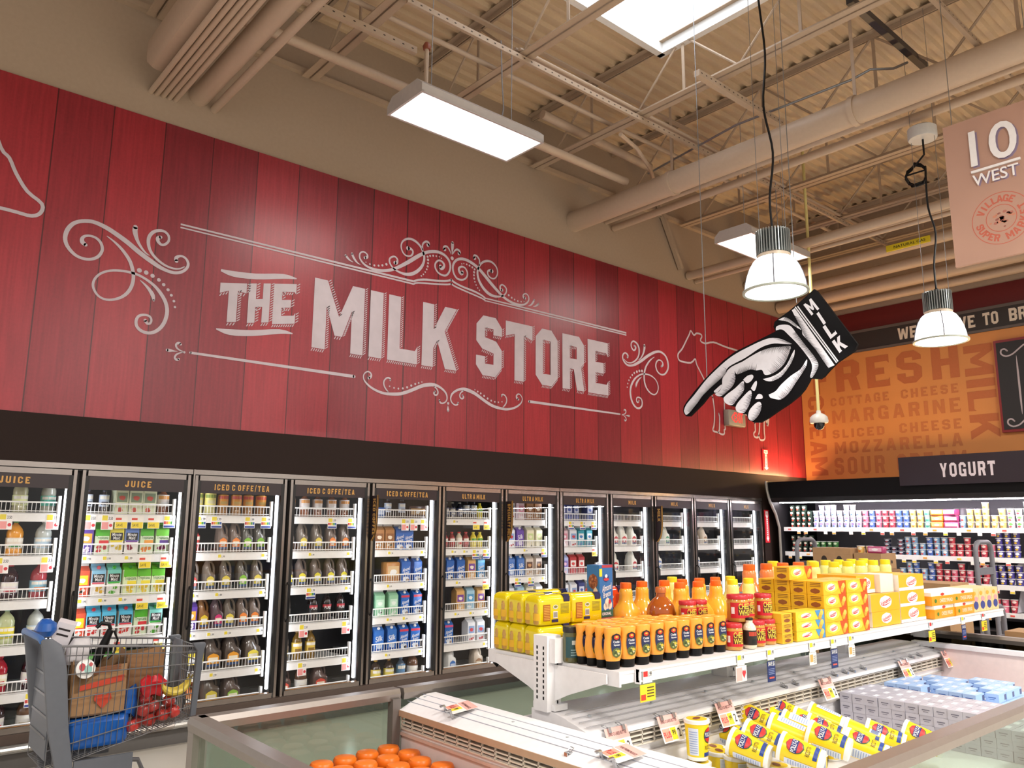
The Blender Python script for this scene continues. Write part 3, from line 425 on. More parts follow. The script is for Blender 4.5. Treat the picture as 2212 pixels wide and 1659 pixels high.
# ================================================================ reach-in coolers
SEAM = [.64, 1.465, 2.29, 3.115, 3.935, 4.75, 5.575, 6.40, 7.235, 8.065, 8.885, 9.71, 10.54]
HEAD = ['JUICE', 'JUICE', 'ICED C OFFE/TEA', 'ICED C OFFE/TEA', 'ICED C OFFE/TEA', 'ULTR A MILK', 'ULTR A MILK', 'ULTR A MILK', 'MILK', 'MILK', 'MILK', 'MILK']
SZ = [1.735, 1.43, 1.12, .81, .49, .20]
YF = 6.57
FRAME = mat('cooler_frame_steel', 'a39a94', .22, .9); GASK = C('100f10', .5); GOLD = C('c9964a', .45); SIGNBR = C('2a1c1f', .4)
RAILW = C('eceae6', .35); LED = mat('cooler_led', 'f2f6ff', emit=19)
DW = .825
def door_meshes():
    a = MB()
    for x0, x1, z0, z1 in ((.018, .04, .245, 2.045), (DW-.04, DW-.018, .245, 2.045), (.055, DW-.055, 2.005, 2.045), (.055, DW-.055, .245, .285)): a.box(x0, x1, YF, YF+.045, z0, z1, FRAME)
    for x0, x1, z0, z1 in ((.04, .068, .285, 2.005), (DW-.068, DW-.04, .285, 2.005)): a.box(x0, x1, YF+.003, YF+.04, z0, z1, GASK)
    g = MB(); g.box(.06, DW-.06, YF+.014, YF+.02, .285, 1.91, GLASS)
    h = MB(); h.tube([(.036, YF-.004, .85), (.036, YF-.035, .88), (.036, YF-.035, 1.14), (.036, YF-.004, 1.17)], .008, BLACK, 8)
    k = MB(); k.box(.06, DW-.06, YF+.02, YF+.03, .272, .287, C('b87a35', .4))
    return a.mesh('cooler_door'), g.mesh('glass_pane'), h.mesh('door_handle'), k.mesh('bottom_seal')
DM = door_meshes()
def shelf_mesh():
    a = MB(); x0, x1 = .075, DW-.1
    a.box(x0, x1, 6.735, 7.30, -.012, -.004, C('c9c9c6', .4))
    a.box(x0, x1, 6.705, 6.712, -.068, -.008, RAILW); a.box(x0, x1, 6.705, 6.735, -.010, -.004, RAILW)
    for z in (.072, .008): a.tube([(x0, 6.712, z), (x1, 6.712, z)], .0065 if z > .05 else .004, RAILW, 6)
    n = 24
    for i in range(n+1):
        x = x0+(x1-x0)*i/n; a.bar((x, 6.714, 0), (x, 6.714, .07), .0035, .0035, RAILW)
    a.box(x1+.004, x1+.022, 6.70, 6.73, -.09, .12, RAILW)
    return a.mesh('shelf')
SHM = shelf_mesh()
def lights_mesh():
    a = MB(); a.box(DW-.064, DW-.052, 6.665, 6.69, .30, 1.98, LED); a.box(.052, .060, 6.66, 6.70, .30, 1.98, LED); return a.mesh('led_strip')
LEDM = lights_mesh()
def mullion_mesh(e=.05):
    a = MB(); a.box(-.05, e, 6.63, 6.76, .2, 2.06, GASK); return a.mesh('mullion')
MULM = mullion_mesh(); MULE = mullion_mesh(-.001)
def child(name, mesh, parent, loc=(0, 0, 0), label=None):
    o = bpy.data.objects.new(name, mesh); COL.objects.link(o); o.parent = parent; o.location = loc
    KIDS.setdefault(parent.name, []).append(o)
    return tag(o, label)
def tagmesh(style):
    a = MB(); y = 6.7035; Fy = FX(y-.0012)
    if style == 'flat':
        a.box(-.03, .03, y, y+.002, -.055, -.018, C('f4f2ea', .5)); a.box(-.027, -.003, y-.001, y, -.044, -.02, C('e8d23c', .5)); a.text('1.99', .015, -.045, .018, C('333340', .5), Fy, width=.026)
    elif style == 'red':
        a.box(-.042, .042, y, y+.002, -.125, -.012, C('f6f2ee', .5)); a.box(-.038, .0, y-.001, y, -.055, -.018, C('ead53e', .5)); a.box(-.038, .008, y-.001, y, -.12, -.068, C('eb9a96', .5))
        a.text('3.50', .022, -.05, .022, C('33333f', .5), Fy, width=.03); a.disc(.025, -.092, .012, C('d8303c', .5), Fy)
    elif style == 'multi':
        a.box(-.045, .045, y, y+.002, -.11, -.012, C('f6f4f0', .5)); a.box(-.04, .0, y-.001, y, -.05, -.018, C('ead53e', .5))
        for i, c in enumerate(('c63a3a', 'e08a2c', 'd8c830', '4a9a4a', '3a62a8')): a.box(-.042+.017*i, -.027+.017*i, y-.001, y, -.08, -.058, C(c, .5))
        a.box(-.042, .042, y-.001, y, -.106, -.09, C('2c3f8c', .5)); a.text('1.99', .022, -.047, .022, C('33333f', .5), Fy, width=.03)
    else:
        a.box(-.045, .045, y, y+.002, -.115, -.012, C('f4efe6', .5)); a.box(-.042, .042, y-.001, y, -.112, -.066, C('f0d530', .5)); a.box(-.042, .0, y-.001, y, -.05, -.034, C('d84a3a', .5)); a.text('SAVE', -.012, -.1, .022, C('4b4422', .5), Fy, width=.045)
    return a.mesh('price_tag')
TAGM = {k: tagmesh(k) for k in ('flat', 'red', 'multi', 'yellow')}
TAGS = {0: ['r r r', 'r r r', 'r', 'r m', 'r m', 'm'], 1: ['r r y y y m', 'f f f y y', 'f f f y y', 'f y y', 'f', ''], 2: ['m m - m m', '- f - f', 'f f - f', 'f f f - f', '- f - f', 'f f'],
        3: ['- - m m', '- f - f', '- m - f', '- r - - r', '- r - - r', 'f'], 4: ['- - - r r r', '- f - f', '- f - f', '- f f f', 'f f - f', ''], 5: ['f f - y y', 'f f f m m', 'f f - y', '- f f f', '- - - f', ''],
        6: ['f', 'm f m', 'm m m f', 'f f', '', ''], 7: ['m m m m', 'f - - y', '', '', '', ''], 8: ['', 'f', '', '', '', ''], 9: ['', 'f', 'f', '', '', ''], 10: ['', '', '', '', '', ''], 11: ['', '', '', '', '', '']}
TM = {'f': 'flat', 'r': 'red', 'm': 'multi', 'y': 'yellow'}
for ci, (d0, d1) in enumerate(((0, 1), (2, 6), (7, 11))):
    xa, xe = SEAM[d0], SEAM[d1+1]
    case = thing('reach_in_cooler', ['two glass doors of chilled juice at the end by the shopping cart', 'five glass doors of iced tea, coffee and cartons in the middle', 'five glass doors of milk next to the yogurt case'][ci], 'cooler', (xa, 0, 0))
    w = xe-xa; b = MB()
    b.box(0, w, 7.42, 7.46, .1, 2.09, C('3b3a3c', .6)); b.box(0, w, 6.62, 7.46, 2.075, 2.09, C('55524f', .5)); b.box(0, w, 6.62, 7.46, .15, .19, C('8d8b88', .45))
    b.box(0, .012, 6.62, 7.46, .15, 2.09, C('4b4848', .5)); b.box(w-.012, w, 6.62, 7.46, .15, 2.09, C('4b4848', .5)); part('case_body', b, case)
    b = MB(); b.box(.004, w-.004, YF+.0, YF+.04, 2.052, 2.092, FRAME); b.box(.012, w-.012, YF+.02, YF+.045, 2.04, 2.055, GASK)
    b.box(0, .012, YF-.006, YF+.045, .22, 2.092, FRAME)
    part('outer_frame', b, case)
    b = MB(); b.box(0, w, YF-.01, YF+.05, .175, .243, C('54463f', .4)); b.box(0, w, YF-.03, YF+.06, .125, .178, STEEL); b.box(0, w, YF+.03, YF+.06, 0, .125, C('6d6a68', .4))
    b.tube([(0, YF-.05, .155), (w, YF-.05, .155)], .02, mat('bumper_alu', 'c9c9c6', .25, .8), 8); part('kick_plate', b, case)
    for k, d in enumerate(range(d0, d1+1)):
        off = SEAM[d]-xa
        dr = child('door', DM[0], case, (off, 0, 0)); child('glass_pane', DM[1], dr, label='clear glass pane'); child('door_handle', DM[2], dr); child('bottom_seal', DM[3], dr)
        b = MB(); b.box(.06, DW-.06, YF+.004, YF+.012, 1.905, 2.005, SIGNBR)
        b.text(HEAD[d], DW/2, 1.932, .048, GOLD, FX(YF+.002), 'block', {'J': .19, 'I': .47, 'U': .30, 'M': .14}[HEAD[d][0]]*(.8 if d == 11 else 1), 'c', .36)
        part('header_sign', b, dr)
        child('led_strip', LEDM, case, (off, 0, 0)); child('mullion', MULM if d < d1 else MULE, case, (off+DW, 0, 0))
        for s, z in enumerate(SZ):
            sh = child('shelf', SHM, case, (off, 0, z))
            t = TAGS[d][s].split()
            for i, c in enumerate(t):
                if c in TM: child('price_tag', TAGM[TM[c]], sh, (.13+i*(.60/max(len(t)-1, 1) if len(t) > 1 else 0)*(.95)+random.uniform(-.01, .01), 0, 0))

# ---------------------------------------------------------------- drinks
def blob(mb, u, v, r, m, F, n=9): mb.add([F(u+r*(1+.18*math.sin(3*i))*math.cos(2*PI*i/n), v+r*.8*(1+.15*math.cos(5*i))*math.sin(2*PI*i/n)) for i in range(n)], [tuple(range(n))], m)
def carton(style, c1, c2, c3, c4='f3f1ea', w=.098, h=.188, text=None, noun='carton'):
    def build():
        t = thing('milk_carton' if noun == 'milk carton' else 'drink_carton', 'carton', 'carton'); a = w/2; b = MB(); m1, m2, m3, m4 = C(c1, .35), C(c2, .35), C(c3, .35), C(c4, .35)
        b.box(-a, a, -a, a, 0, h, m4 if style in 'MT' else m1)
        g = h+.034
        b.add([(-a, -a, h), (a, -a, h), (a, a, h), (-a, a, h), (-a, -.004, g), (a, -.004, g), (a, .004, g), (-a, .004, g)], [(0, 1, 5, 4), (2, 3, 7, 6), (1, 2, 6, 5), (3, 0, 4, 7)], m1 if style != 'T' else m1)
        b.box(-a, a, -.004, .004, g-.002, g+.016, C('e9e7e2', .4) if style in 'ASG' else m1)
        part('body', b, t)
        Fc = FX(-a-.0012); l = MB()
        if style == 'M':
            l.quad(*[(x, -a-.0006, z) for x, z in ((-a, h*.52), (a, h*.52), (a, h), (-a, h))], m1); l.box(-a*.86, a*.86, -a-.001, -a-.0005, h*.55, h*.86, C('17181b', .35))
            l.text('Minute', 0, h*.72, .026, WHITE, Fc, width=w*.66); l.text('Maid', 0, h*.58, .026, WHITE, Fc, width=w*.48)
            l.box(-a*.86, a*.86, -a-.001, -a-.0005, h*.47, h*.54, m2)
            for i in range(4): blob(l, random.uniform(-.025, .03), h*random.uniform(.1, .36), .017, m3, Fc)
        elif style == 'T':
            l.quad(*[(x, -a-.0006, z) for x, z in ((-a, h*.72), (a, h*.72), (a, h), (-a, h))], m1); l.quad(*[(x, -a-.0006, z) for x, z in ((-a, h*.52), (a, h*.52), (a, h*.72), (-a, h*.72))], m4)
            l.text('Tropicana', 0, h*.60, .026, C('1d5a2c', .4), Fc, width=w*.86); l.box(-a*.4, a*.95, -a-.001, -a-.0005, h*.42, h*.55, m2)
            for i in range(4): blob(l, random.uniform(-.025, .025), h*random.uniform(.1, .32), .018, m3, Fc)
        elif style == 'A':
            l.box(-a, a, -a-.001, -a-.0005, h*.86, h*.97, m2); l.text(text or 'Almond', 0, h*.55, .034, WHITE, lambda u, v: (u, -a-.0012, v+u*.28), width=w*.82)
            l.text('Breeze', .004, h*.40, .026, WHITE, lambda u, v: (u, -a-.0012, v+u*.28), width=w*.6)
            blob(l, .0, h*.14, .034, m3, Fc, 11); blob(l, .02, h*.1, .018, C('9c6a3c', .5), Fc)
        elif style == 'S':
            l.text('Silk', 0, h*.5, .05, WHITE, lambda u, v: (u, -a-.0012, v+u*.2), width=w*.74); l.box(-a, a, -a-.001, -a-.0005, 0, h*.13, m2); blob(l, 0, h*.25, .03, m3, Fc, 11)
        else:
            l.box(-a*.8, a*.8, -a-.001, -a-.0005, h*.45, h*.82, m2)
            blob(l, 0, h*.62, .024, m3, Fc, 11); l.box(-a*.7, a*.7, -a-.0009, -a-.0005, h*.36, h*.4, m4)
            for i in range(3): blob(l, random.uniform(-.022, .022), h*random.uniform(.1, .25), .016, m3, Fc)
        part('printed_label', l, t)
        if style in 'MTAS':
            q = MB(); q.M = Matrix.Translation((0, -a*.55, h+.017)) @ Matrix.Rotation(math.radians(55), 4, 'X')
            q.lathe([(.014, 0), (.014, .012), (.012, .014)], m2 if style == 'M' else WHITE if style != 'T' else C('2f8a2f', .35), 12); part('cap', q, t)
        return t
    return build
def jug(body, label, cap, h=.262, w=.1, frost=False, lab2='f1e9d0'):
    def build():
        t = thing('drink_jug', 'jug', 'jug'); b = MB(); m = C(body, .18 if not frost else .4, coat=.4); a = w/2; s = h/.262
        cx = -.012*s
        b.loft([rr(0, 0, a*.92, a*.92, 0, .02*s), rr(0, 0, a, a, .012*s, .024*s), rr(0, 0, a, a, .118*s, .024*s), rr(-.002*s, 0, a*.96, a, .138*s, .03*s), rr(-.015*s, 0, a*.70, a*.94, .155*s, .03*s), rr(cx*1.7, 0, a*.60, a*.86, .19*s, .03*s), rr(cx*1.4, 0, a*.44, a*.6, .218*s, .024*s), rr(cx, 0, .018*s, .018*s, .24*s, .018*s), rr(cx, 0, .017*s, .017*s, .25*s, .017*s)], m)
        part('body', b, t)
        b = MB(); b.tube([(a*.80, 0, .12*s), (a*.88, 0, .145*s), (a*.86, 0, .172*s), (a*.72, 0, .202*s), (a*.44, 0, .226*s), (.002*s, 0, .236*s)], [.014*s, .0125*s, .0115*s, .011*s, .0115*s, .012*s], m, 8); part('handle', b, t)
        b = MB(); b.lathe([(.02*s, .246*s), (.02*s, .261*s), (.017*s, .2635*s)], C(cap, .35), 12, (cx, 0)); part('cap', b, t)
        b = MB(); y = -a-.001; l = C(label, .4); z0, z1 = .025*s, .098*s
        b.add([(-a*.62, y, z0), (a*.62, y, z0), (a*.62, y, z1), (a*.4, y, z1+.012*s), (0, y, z1+.022*s), (-a*.4, y, z1+.012*s), (-a*.62, y, z1)], [tuple(range(7))], l)
        b.box(-a*.62, a*.62, y-.001, y, z0, z0+.018*s, C('35507c', .4)); b.box(-a*.5, a*.5, y-.001, y, z1-.03*s, z1-.008*s, C(lab2, .4)); blob(b, 0, z0+.034*s, .013*s, C(lab2, .4), FX(y-.0012))
        part('printed_label', b, t)
        return t
    return build
def bottle(body, label, cap, h=.25, r=.042, band=(.2, .5), acc='f4f0e4', round_=False, neck=.014, word=None):
    def build():
        t = thing('drink_bottle', 'bottle', 'bottle'); b = MB(); m = C(body, .15, coat=.5); n = 14
        b.lathe([(r*.85, 0), (r, .01), (r, h*.16), (r*.96, h*.18), (r*.96, h*.52), (r, h*.55), (r*.98, h*.65), (r*.82, h*.75), (r*.5, h*.84), (neck*1.1, h*.89), (neck, h*.93)], m, n); part('body', b, t)
        b = MB(); b.lathe([(neck*1.25, h*.925), (neck*1.25, h*.985), (neck, h)], C(cap, .35), 12); part('cap', b, t)
        b = MB(); z0, z1 = h*band[0], h*band[1]; b.lathe([(r*1.015, z0), (r*1.015, z1)], C(label, .4), n, caps=(False, False))
        b.lathe([(r*1.025, z0+(z1-z0)*.62), (r*1.025, z0+(z1-z0)*.9)], C(acc, .4), 6, arc=(-PI*.85, -PI*.15))
        b.lathe([(r*1.028, z0+(z1-z0)*.12), (r*1.028, z0+(z1-z0)*.4)], C(cap, .4), 6, arc=(-PI*.72, -PI*.28))
        if word: b.text(word, 0, z0+(z1-z0)*.45, .026, WHITE, lambda u, v: (r*1.04*math.sin(u/r), -r*1.04*math.cos(u/r), v), width=r*1.3)
        part('printed_label', b, t)
        return t
    return build
def pack(c1, c2, w=.2, d=.14, h=.12):
    def build():
        t = thing('drink_pack', 'pack', 'pack'); b = MB(); b.rbox(-w/2, w/2, -d/2, d/2, 0, h, C(c1, .3), .01); part('wrap', b, t)
        b = MB(); b.box(-w*.4, w*.4, -d/2-.002, -d/2-.0005, h*.3, h*.8, C(c2, .4)); blob(b, 0, h*.5, h*.2, WHITE, FX(-d/2-.003)); part('printed_label', b, t); return t
    return build
CAT = {  # code: (builder, wording)
 'jr': (jug('70645b', 'd84a48', 'd8463c'), 'red-labelled tea jug'), 'jy': (jug('72665a', 'e4cf52', '3a5cb8'), 'yellow-labelled tea jug'), 'jg': (jug('66625a', '8cc63e', '2f8a52'), 'green-labelled tea jug'),
 'jo': (jug('756459', 'f08a3c', 'e8882c'), 'orange-labelled tea jug'), 'jw': (jug('70625a', 'e9dc3c', 'f2f2f0', lab2='f6f6f2'), 'white-capped tea jug with yellow label'), 'jm': (jug('5a464a', 'd83a7a', 'd8343c'), 'pink-labelled tea jug'), 'ja': (jug('8a5e34', 'e8c83a', '3f8a3c'), 'amber drink jug with yellow label'),
 'go': (jug('564a42', 'e8a030', 'e8a82c', .285, .15), 'large dark tea jug with orange label'), 'gy': (jug('5c5148', 'e6d24a', '3a58b0', .285, .15), 'large dark tea jug with yellow label'), 'gO': (jug('e07c34', 'f0a060', 'e8742c', .258, .145), 'large orange drink jug'), 'gg': (jug('5c4c44', '9ac84a', '3c8ac0', .258, .145), 'large tea jug with green label'), 'gr': (jug('5c4640', 'd8503c', 'd8443c', .258, .145), 'large brown jug with red label'),
 'mr': (jug('efece0', 'c84a50', 'd8343c', .265, .125, True, 'efece0'), 'white milk jug with red label'), 'mg': (jug('e6e4d2', '5fa078', '3f9a68', .265, .125, True, 'efece0'), 'pale milk jug with green label'), 'mb': (jug('ebe8d8', '6f8ac0', '4a6ab8', .265, .125, True, 'efece0'), 'white milk jug with blue label'), 'mc': (jug('d8c8b4', 'a88060', 'c8b090', .25, .12, True), 'cream coloured jug'), 'mw': (jug('f4f4f2', '3f7ac8', '3a9a8a', .27, .12, True, 'c8d8f0'), 'white jug with blue picture label'),
 'cMr': (carton('M', '5fc4e8', 'd8404c', 'd83a34'), 'light blue juice carton with red stripe'), 'cMy': (carton('M', 'f2e44c', 'e8d43a', 'e8c83a'), 'yellow juice carton with black name panel'), 'cMb': (carton('M', '6a8ad0', '7a4a9c', 'a83048'), 'blue juice carton with purple stripe'), 'cMg': (carton('M', '7ad0c0', '4ab848', '62b83c'), 'aqua juice carton with green stripe'), 'cMo': (carton('M', '8cc4e0', 'd8606c', 'e8b83a'), 'pale blue juice carton with pink stripe'),
 'cTg': (carton('T', '55b42c', 'd8343c', 'c83a3c', 'dcecc8'), 'green juice carton with red stripe'), 'cTo': (carton('T', '55b42c', 'f0a03c', 'e8882c', 'dcecc8'), 'green juice carton with orange stripe'), 'cTp': (carton('T', '6cc034', '6a4a9c', '8c2c5c', 'dcecc8'), 'green juice carton with purple stripe'), 'cTy': (carton('T', '62bc30', 'f2dc3a', 'f0cc3a', 'e4eec0'), 'green juice carton with yellow stripe'),
 'cP': (carton('G', '5c3f94', 'e8a03c', 'e8d8e8'), 'purple juice carton'), 'cR': (carton('G', 'd8583c', 'f0d030', 'e8e0d0'), 'red and orange juice carton'), 'cN': (carton('G', 'e8ecc8', '8a9a78', 'd8503c', 'f0a0a0', h=.2), 'cream juice carton with red fruit'),
 'cA': (carton('A', '2a66b8', '2a66b8', 'e8eef4'), 'blue almond milk carton'), 'cAr': (carton('A', '2a66b8', 'c83a4c', 'e8eef4'), 'blue almond milk carton with red stripe'), 'cAp': (carton('A', '2f6cbc', 'd85a8c', 'e8eef4'), 'blue almond milk carton with pink top'), 'cAc': (carton('A', '2f8cc8', '58b8d8', 'e8eef4', text='Coconut'), 'bright blue coconut milk carton'),
 'cS': (carton('S', '3a72c0', '2a5098', 'c8d8ec'), 'blue soy milk carton'), 'cSp': (carton('S', '6a4aa4', '4a3080', 'd8c8e8'), 'purple soy milk carton'), 'cL': (carton('G', 'a8d0e4', '5a9cc8', 'e8f0f4'), 'light blue milk carton'), 'cG': (carton('G', '9cd0a8', 'c8e8d0', 'e8f4e8'), 'pale green milk carton'), 'cB': (carton('G', 'b07a48', '8c5a34', 'e8d8c0'), 'brown milk carton'), 'cK': (carton('G', 'e8c8cc', 'd88a9c', 'f4ecec'), 'pink milk carton'), 'cT': (carton('G', 'e0b070', '7a4a9c', 'f0e4d0'), 'tan milk carton'),
 'cW': (carton('G', 'eceef2', '8ca8d0', 'c83a44'), 'white milk carton with blue panel'), 'cE': (carton('G', '2fa0b4', 'f0f0f0', '3a78b8'), 'teal milk carton with white panel'), 'cX': (carton('G', 'c03a40', 'f4f4f0', 'd84a4c'), 'red milk carton with white panel'), 'cD': (carton('G', '2a3c80', 'd8dcec', '4a62b0', h=.2), 'dark blue milk carton'), 'cV': (carton('G', 'b8c4ec', '8a78c0', 'f0c8d8'), 'lilac milk carton'), 'cY': (carton('G', 'ece4c4', 'c8d490', 'e8e0c0'), 'cream milk carton with green panel'), 'cQ': (carton('G', 'd8c8b8', '5c3a2c', 'c89868'), 'brown topped milk carton'),
 'bY': (bottle('e8b02c', 'ece8b0', 'e8d82c', .25, .05), 'yellow juice bottle'), 'bR': (bottle('a82030', 'f0e8c8', 'c83038', .25, .05), 'red juice bottle'), 'bW': (bottle('b8b48c', 'e8ecb0', 'd8d8b8', .25, .05), 'pale juice bottle with cream label'), 'bG': (bottle('b0b0a0', '5fc4b0', '4ab09c', .25, .05), 'clear juice bottle with green label'), 'bO': (bottle('e89c2c', 'ece0d0', '3f9a50', .25, .055), 'orange juice bottle'), 'bP': (bottle('35181f', 'f0e8e8', 'd84a58', .25, .055), 'dark purple juice bottle'), 'bK': (bottle('b04048', '9cd0e4', 'e8843c', .26, .055), 'pink juice bottle with light blue label'), 'bL': (bottle('c4cc9c', 'f0dc3c', '9cc8b0', .25, .055), 'pale green lemonade bottle'), 'bC': (bottle('b8bcb4', 'c4dcec', 'd0d4d4', .25, .055), 'clear drink bottle with pale blue label'), 'bB': (bottle('6a4a34', 'ece8e0', 'c8b8a0', .25, .055), 'brown drink bottle'),
 'bA': (bottle('9c6c30', 'e89c2c', 'c8a050', .23, .045, (.35, .75), 'd8503c'), 'amber tea bottle with orange label'), 'bM': (bottle('c4bc7c', 'e8dc7c', 'd8d0a0', .24, .048, (.35, .75), '8a9c3c'), 'pale yellow drink bottle'), 'bF': (bottle('8a4c28', 'ece0d8', 'e8e4e0', .21, .046, (.3, .75), 'e8a04c'), 'brown tea bottle with white label'), 'bD': (bottle('281a18', '23201f', '2c2420', .25, .045, (.25, .6), 'c83a44', word='PURE'), 'dark tea bottle with red lettered label'), 'bN': (bottle('7a5c20', 'e0c050', '8a6a30', .25, .045, (.25, .6)), 'golden brown tea bottle'), 'bT': (bottle('3c2c20', 'e0d060', 'e8b830', .21, .05, (.2, .6)), 'dark bottle with yellow cap'), 'bU': (bottle('4a5c70', '5c8cb8', '6a8cb0', .21, .045, (.2, .7)), 'blue drink bottle'), 'bV': (bottle('b83c38', 'd84a44', 'c83038', .2, .045, (.2, .7)), 'small red drink bottle'),
 'sK': (bottle('2a2c3c', '3a4c80', 'f0f0f0', .17, .034, (.2, .65)), 'small dark bottle with white cap'), 'sR': (bottle('8c2c30', 'a83038', 'c83840', .17, .034, (.2, .65)), 'small red bottle'), 'sY': (bottle('d8c430', 'f0e048', 'e8d83c', .17, .036, (.2, .65), '4a9a4a'), 'small yellow bottle'), 'sC': (bottle('d8ccb0', 'ece4d0', 'd83c40', .17, .036, (.2, .65)), 'small cream bottle with red cap'), 'sD': (bottle('3c2a28', 'c8d4e4', '303040', .18, .036, (.3, .8)), 'small dark bottle with white label'),
 'xB': (pack('4a3430', 'a88048'), 'brown drink pack'), 'xK': (pack('1c1a1c', 'e0c83c', .2, .14, .18), 'black boxed pack'), 'xU': (pack('3f66a8', 'c8d4e8', .2, .14, .1), 'blue drink pack'), 'xG': (pack('58b83c', 'e8f0c8', .2, .14, .2), 'green juice pack'), 'xO': (pack('c88c50', 'e8c898', .15, .12, .19), 'tan boxed drink pack'),
}
STOCK = {
 0: ['bY bR bW bG', 'bO bO bO bC', 'bO bO bP bK', 'bL bL bL bC', 'bO bY bR bP', 'bO bO bP bB'],
 1: ['sD sD cN cN cN bF', 'cP cTg cMy cMb cTo cTp', 'cR cMo cMg cTy cTy cTy', 'cR cMr cMr cMr cTg cMg', 'xG xG xG', 'xG xG bP bP'],
 2: ['bM bM bA bA bA bA', 'bV - jo jo jg jg', 'jr jy jy jg jy', 'cP ja jm jy jo jo', 'xK go go gy', 'gO gy gg'],
 3: ['bF bF bF bF bF', 'jr jy jy jo jo', 'jw jw jw jw jw', 'jg - bD bD bD', 'jy bN bN - -', 'gr bB gr -'],
 4: ['xU sD sD xB', 'cL cB cB cA cA -', 'cL - xO cA cA', 'cL cG cG cAr cAr', 'cS cS cS cAr cAr', 'bV bT bT bU bB'],
 5: ['sK sK sK sK sD sD sY', 'sR sR sR sC sR sY sY', 'cAp cA cA cT cAc', 'cA - cT cL cT', 'cAp cAp - cW cW', 'mw mw - mc'],
 6: ['cS cW cK cB cB', 'cW cW cSp cY cY', 'cS cS cS cQ cQ', 'cW cW cL cY cW', 'cS cS cW cW cL', 'cW cW cW cL cL'],
 7: ['cY cD cD cD - cD', 'cK cK cW cE cE', 'cV cV cX cX -', 'cW cW cW cD cW', 'cW cE cE cX', 'mb mb mb'],
 8: ['', 'mr mr mr mr', 'mr mr - mr', 'mr mr - -', 'mr mr mr mr', 'mr mr mr'], 9: ['', 'mg - mg -', 'mb mb - -', 'mg mg - -', 'mg mb mg', ''],
 10: ['', 'mb mc mc', 'mb mb - -', 'mb - -', 'mb mb', ''], 11: ['', '', '', 'mb -', '', '']}
for d in range(12):
    for s in range(6):
        toks = STOCK[d][s].split(); n = len(toks); c = 0
        if not n: continue
        p = min(.55/max(n-1, 1), .19) if n > 1 else 0; x0 = SEAM[d]+.128+(.02 if toks[0][0] in 'gm' else .052 if toks[0][0] == 'x' else 0); p -= .008 if toks[0][0] in 'gm' else .02 if toks[0][0] == 'x' else 0
        for i, k in enumerate(toks):
            if k == '-': continue
            c += 1; b, words_ = CAT[k]; tall = k[0] in 'g'
            place(k, b, (x0+p*i+random.uniform(-.006, .006), 6.80+(.03 if k[0] in 'gmx' else 0)+random.uniform(0, .015), SZ[s]-.0035), random.uniform(-.12, .12),
                  '%s, %s from left, %s shelf down, %s cooler door' % (words_, nth(c), nth(s+1), nth(d+1)), 'drinks behind the cooler doors')

# ---------------------------------------------------------------- blade signs on the cooler frames
def blade(x, words_, z0, z1, lab, tw):
    t = thing('blade_sign', lab, 'sign', (x, YF-.002, z0)); h = z1-z0; pr = [(0, h), (-.10, h), (-.10, h*.55), (-.09, h*.3), (-.065, h*.12), (-.02, 0), (0, 0)]
    b = MB(); b.prism(pr, SIGNBR, lambda u, v: (-.004, u, v), lambda u, v: (.004, u, v)); part('sign_panel', b, t)
    b = MB()
    for s in (-.006, .006): b.ribbon([(-.10, h, .012), (-.10, h*.55, .012), (-.09, h*.3, .012), (-.065, h*.12, .012), (-.02, 0, .012)], GOLD, lambda u, v: (s, u, v), 4); b.text(words_, -h*.93, .03, .045, GOLD, lambda u, v: (s, -v, -u), 'block', tw, 'l', .2)
    part('gold_lettering', b, t)
blade(3.95, 'ICED COFFEE', 1.52, 1.93, 'dark iced coffee blade sign beside the fifth cooler door', .33)
blade(5.6, 'SPECIALTY MILK', 1.50, 1.92, 'dark specialty milk blade sign beside the seventh cooler door', .36)
blade(8.09, 'MILK', 1.48, 1.92, 'dark blade sign reading milk beside the tenth cooler door', .16)
# ================================================================ roof steel, pipes and lamps
PAINT = C('b5a08a', .6); PAINT2 = C('bda893', .5); RIB = mat('heat_sink_alu', '9aa09f', .35, .7)
JX = [.28, 1.68, 3.08, 4.38, 5.98, 7.4, 8.8, 10.2, 11.5]
def joist():
    t = thing('roof_joist', 'joist', 'joist'); y0, y1, zb, zt = -4.8, 6.58, 5.83, 6.44
    for n, z in (('bottom_chord', zb), ('top_chord', zt)):
        b = MB()
        for s in (-1, 1):
            e = y1 if n == 'top_chord' else y1-.03
            b.box(s*.012, s*.075, y0, e, z, z+.008, PAINT) if n == 'bottom_chord' else b.box(s*.012, s*.075, y0, e, z+.05, z+.058, PAINT)
            b.box(s*.012-.004, s*.012+.004, y0, e, z, z+.058, PAINT)
        part(n, b, t)
    b = MB(); y = y1-.35; k = 0
    while y > y0+1:
        b.tube([(0, y, zb+.03), (0, y-.62, zt+.03)], .013, PAINT, 6); b.tube([(0, y-.62, zt+.03), (0, y-1.24, zb+.03)], .013, PAINT, 6); b.bar((0, y-.62, zb+.02), (0, y-.62, zt+.04), .03, .012, PAINT); y -= 1.24
    part('web_lattice', b, t); return t
for i, x in enumerate(JX): place('joist', joist, (x, 0, 0), 0, 'beige open-web roof joist, %s one from the left' % nth(i+1), 'open-web roof joists')
def beam(name, lab, cat, pts, r, m=PAINT2, grp=None, n=12, extra=None):
    b = MB(); b.tube(pts, r, m, n)
    if extra: o = thing(name, lab, cat); part('pipe', b, o); extra(b, o); return o
    return solo(name, b, lab, cat, group=grp)
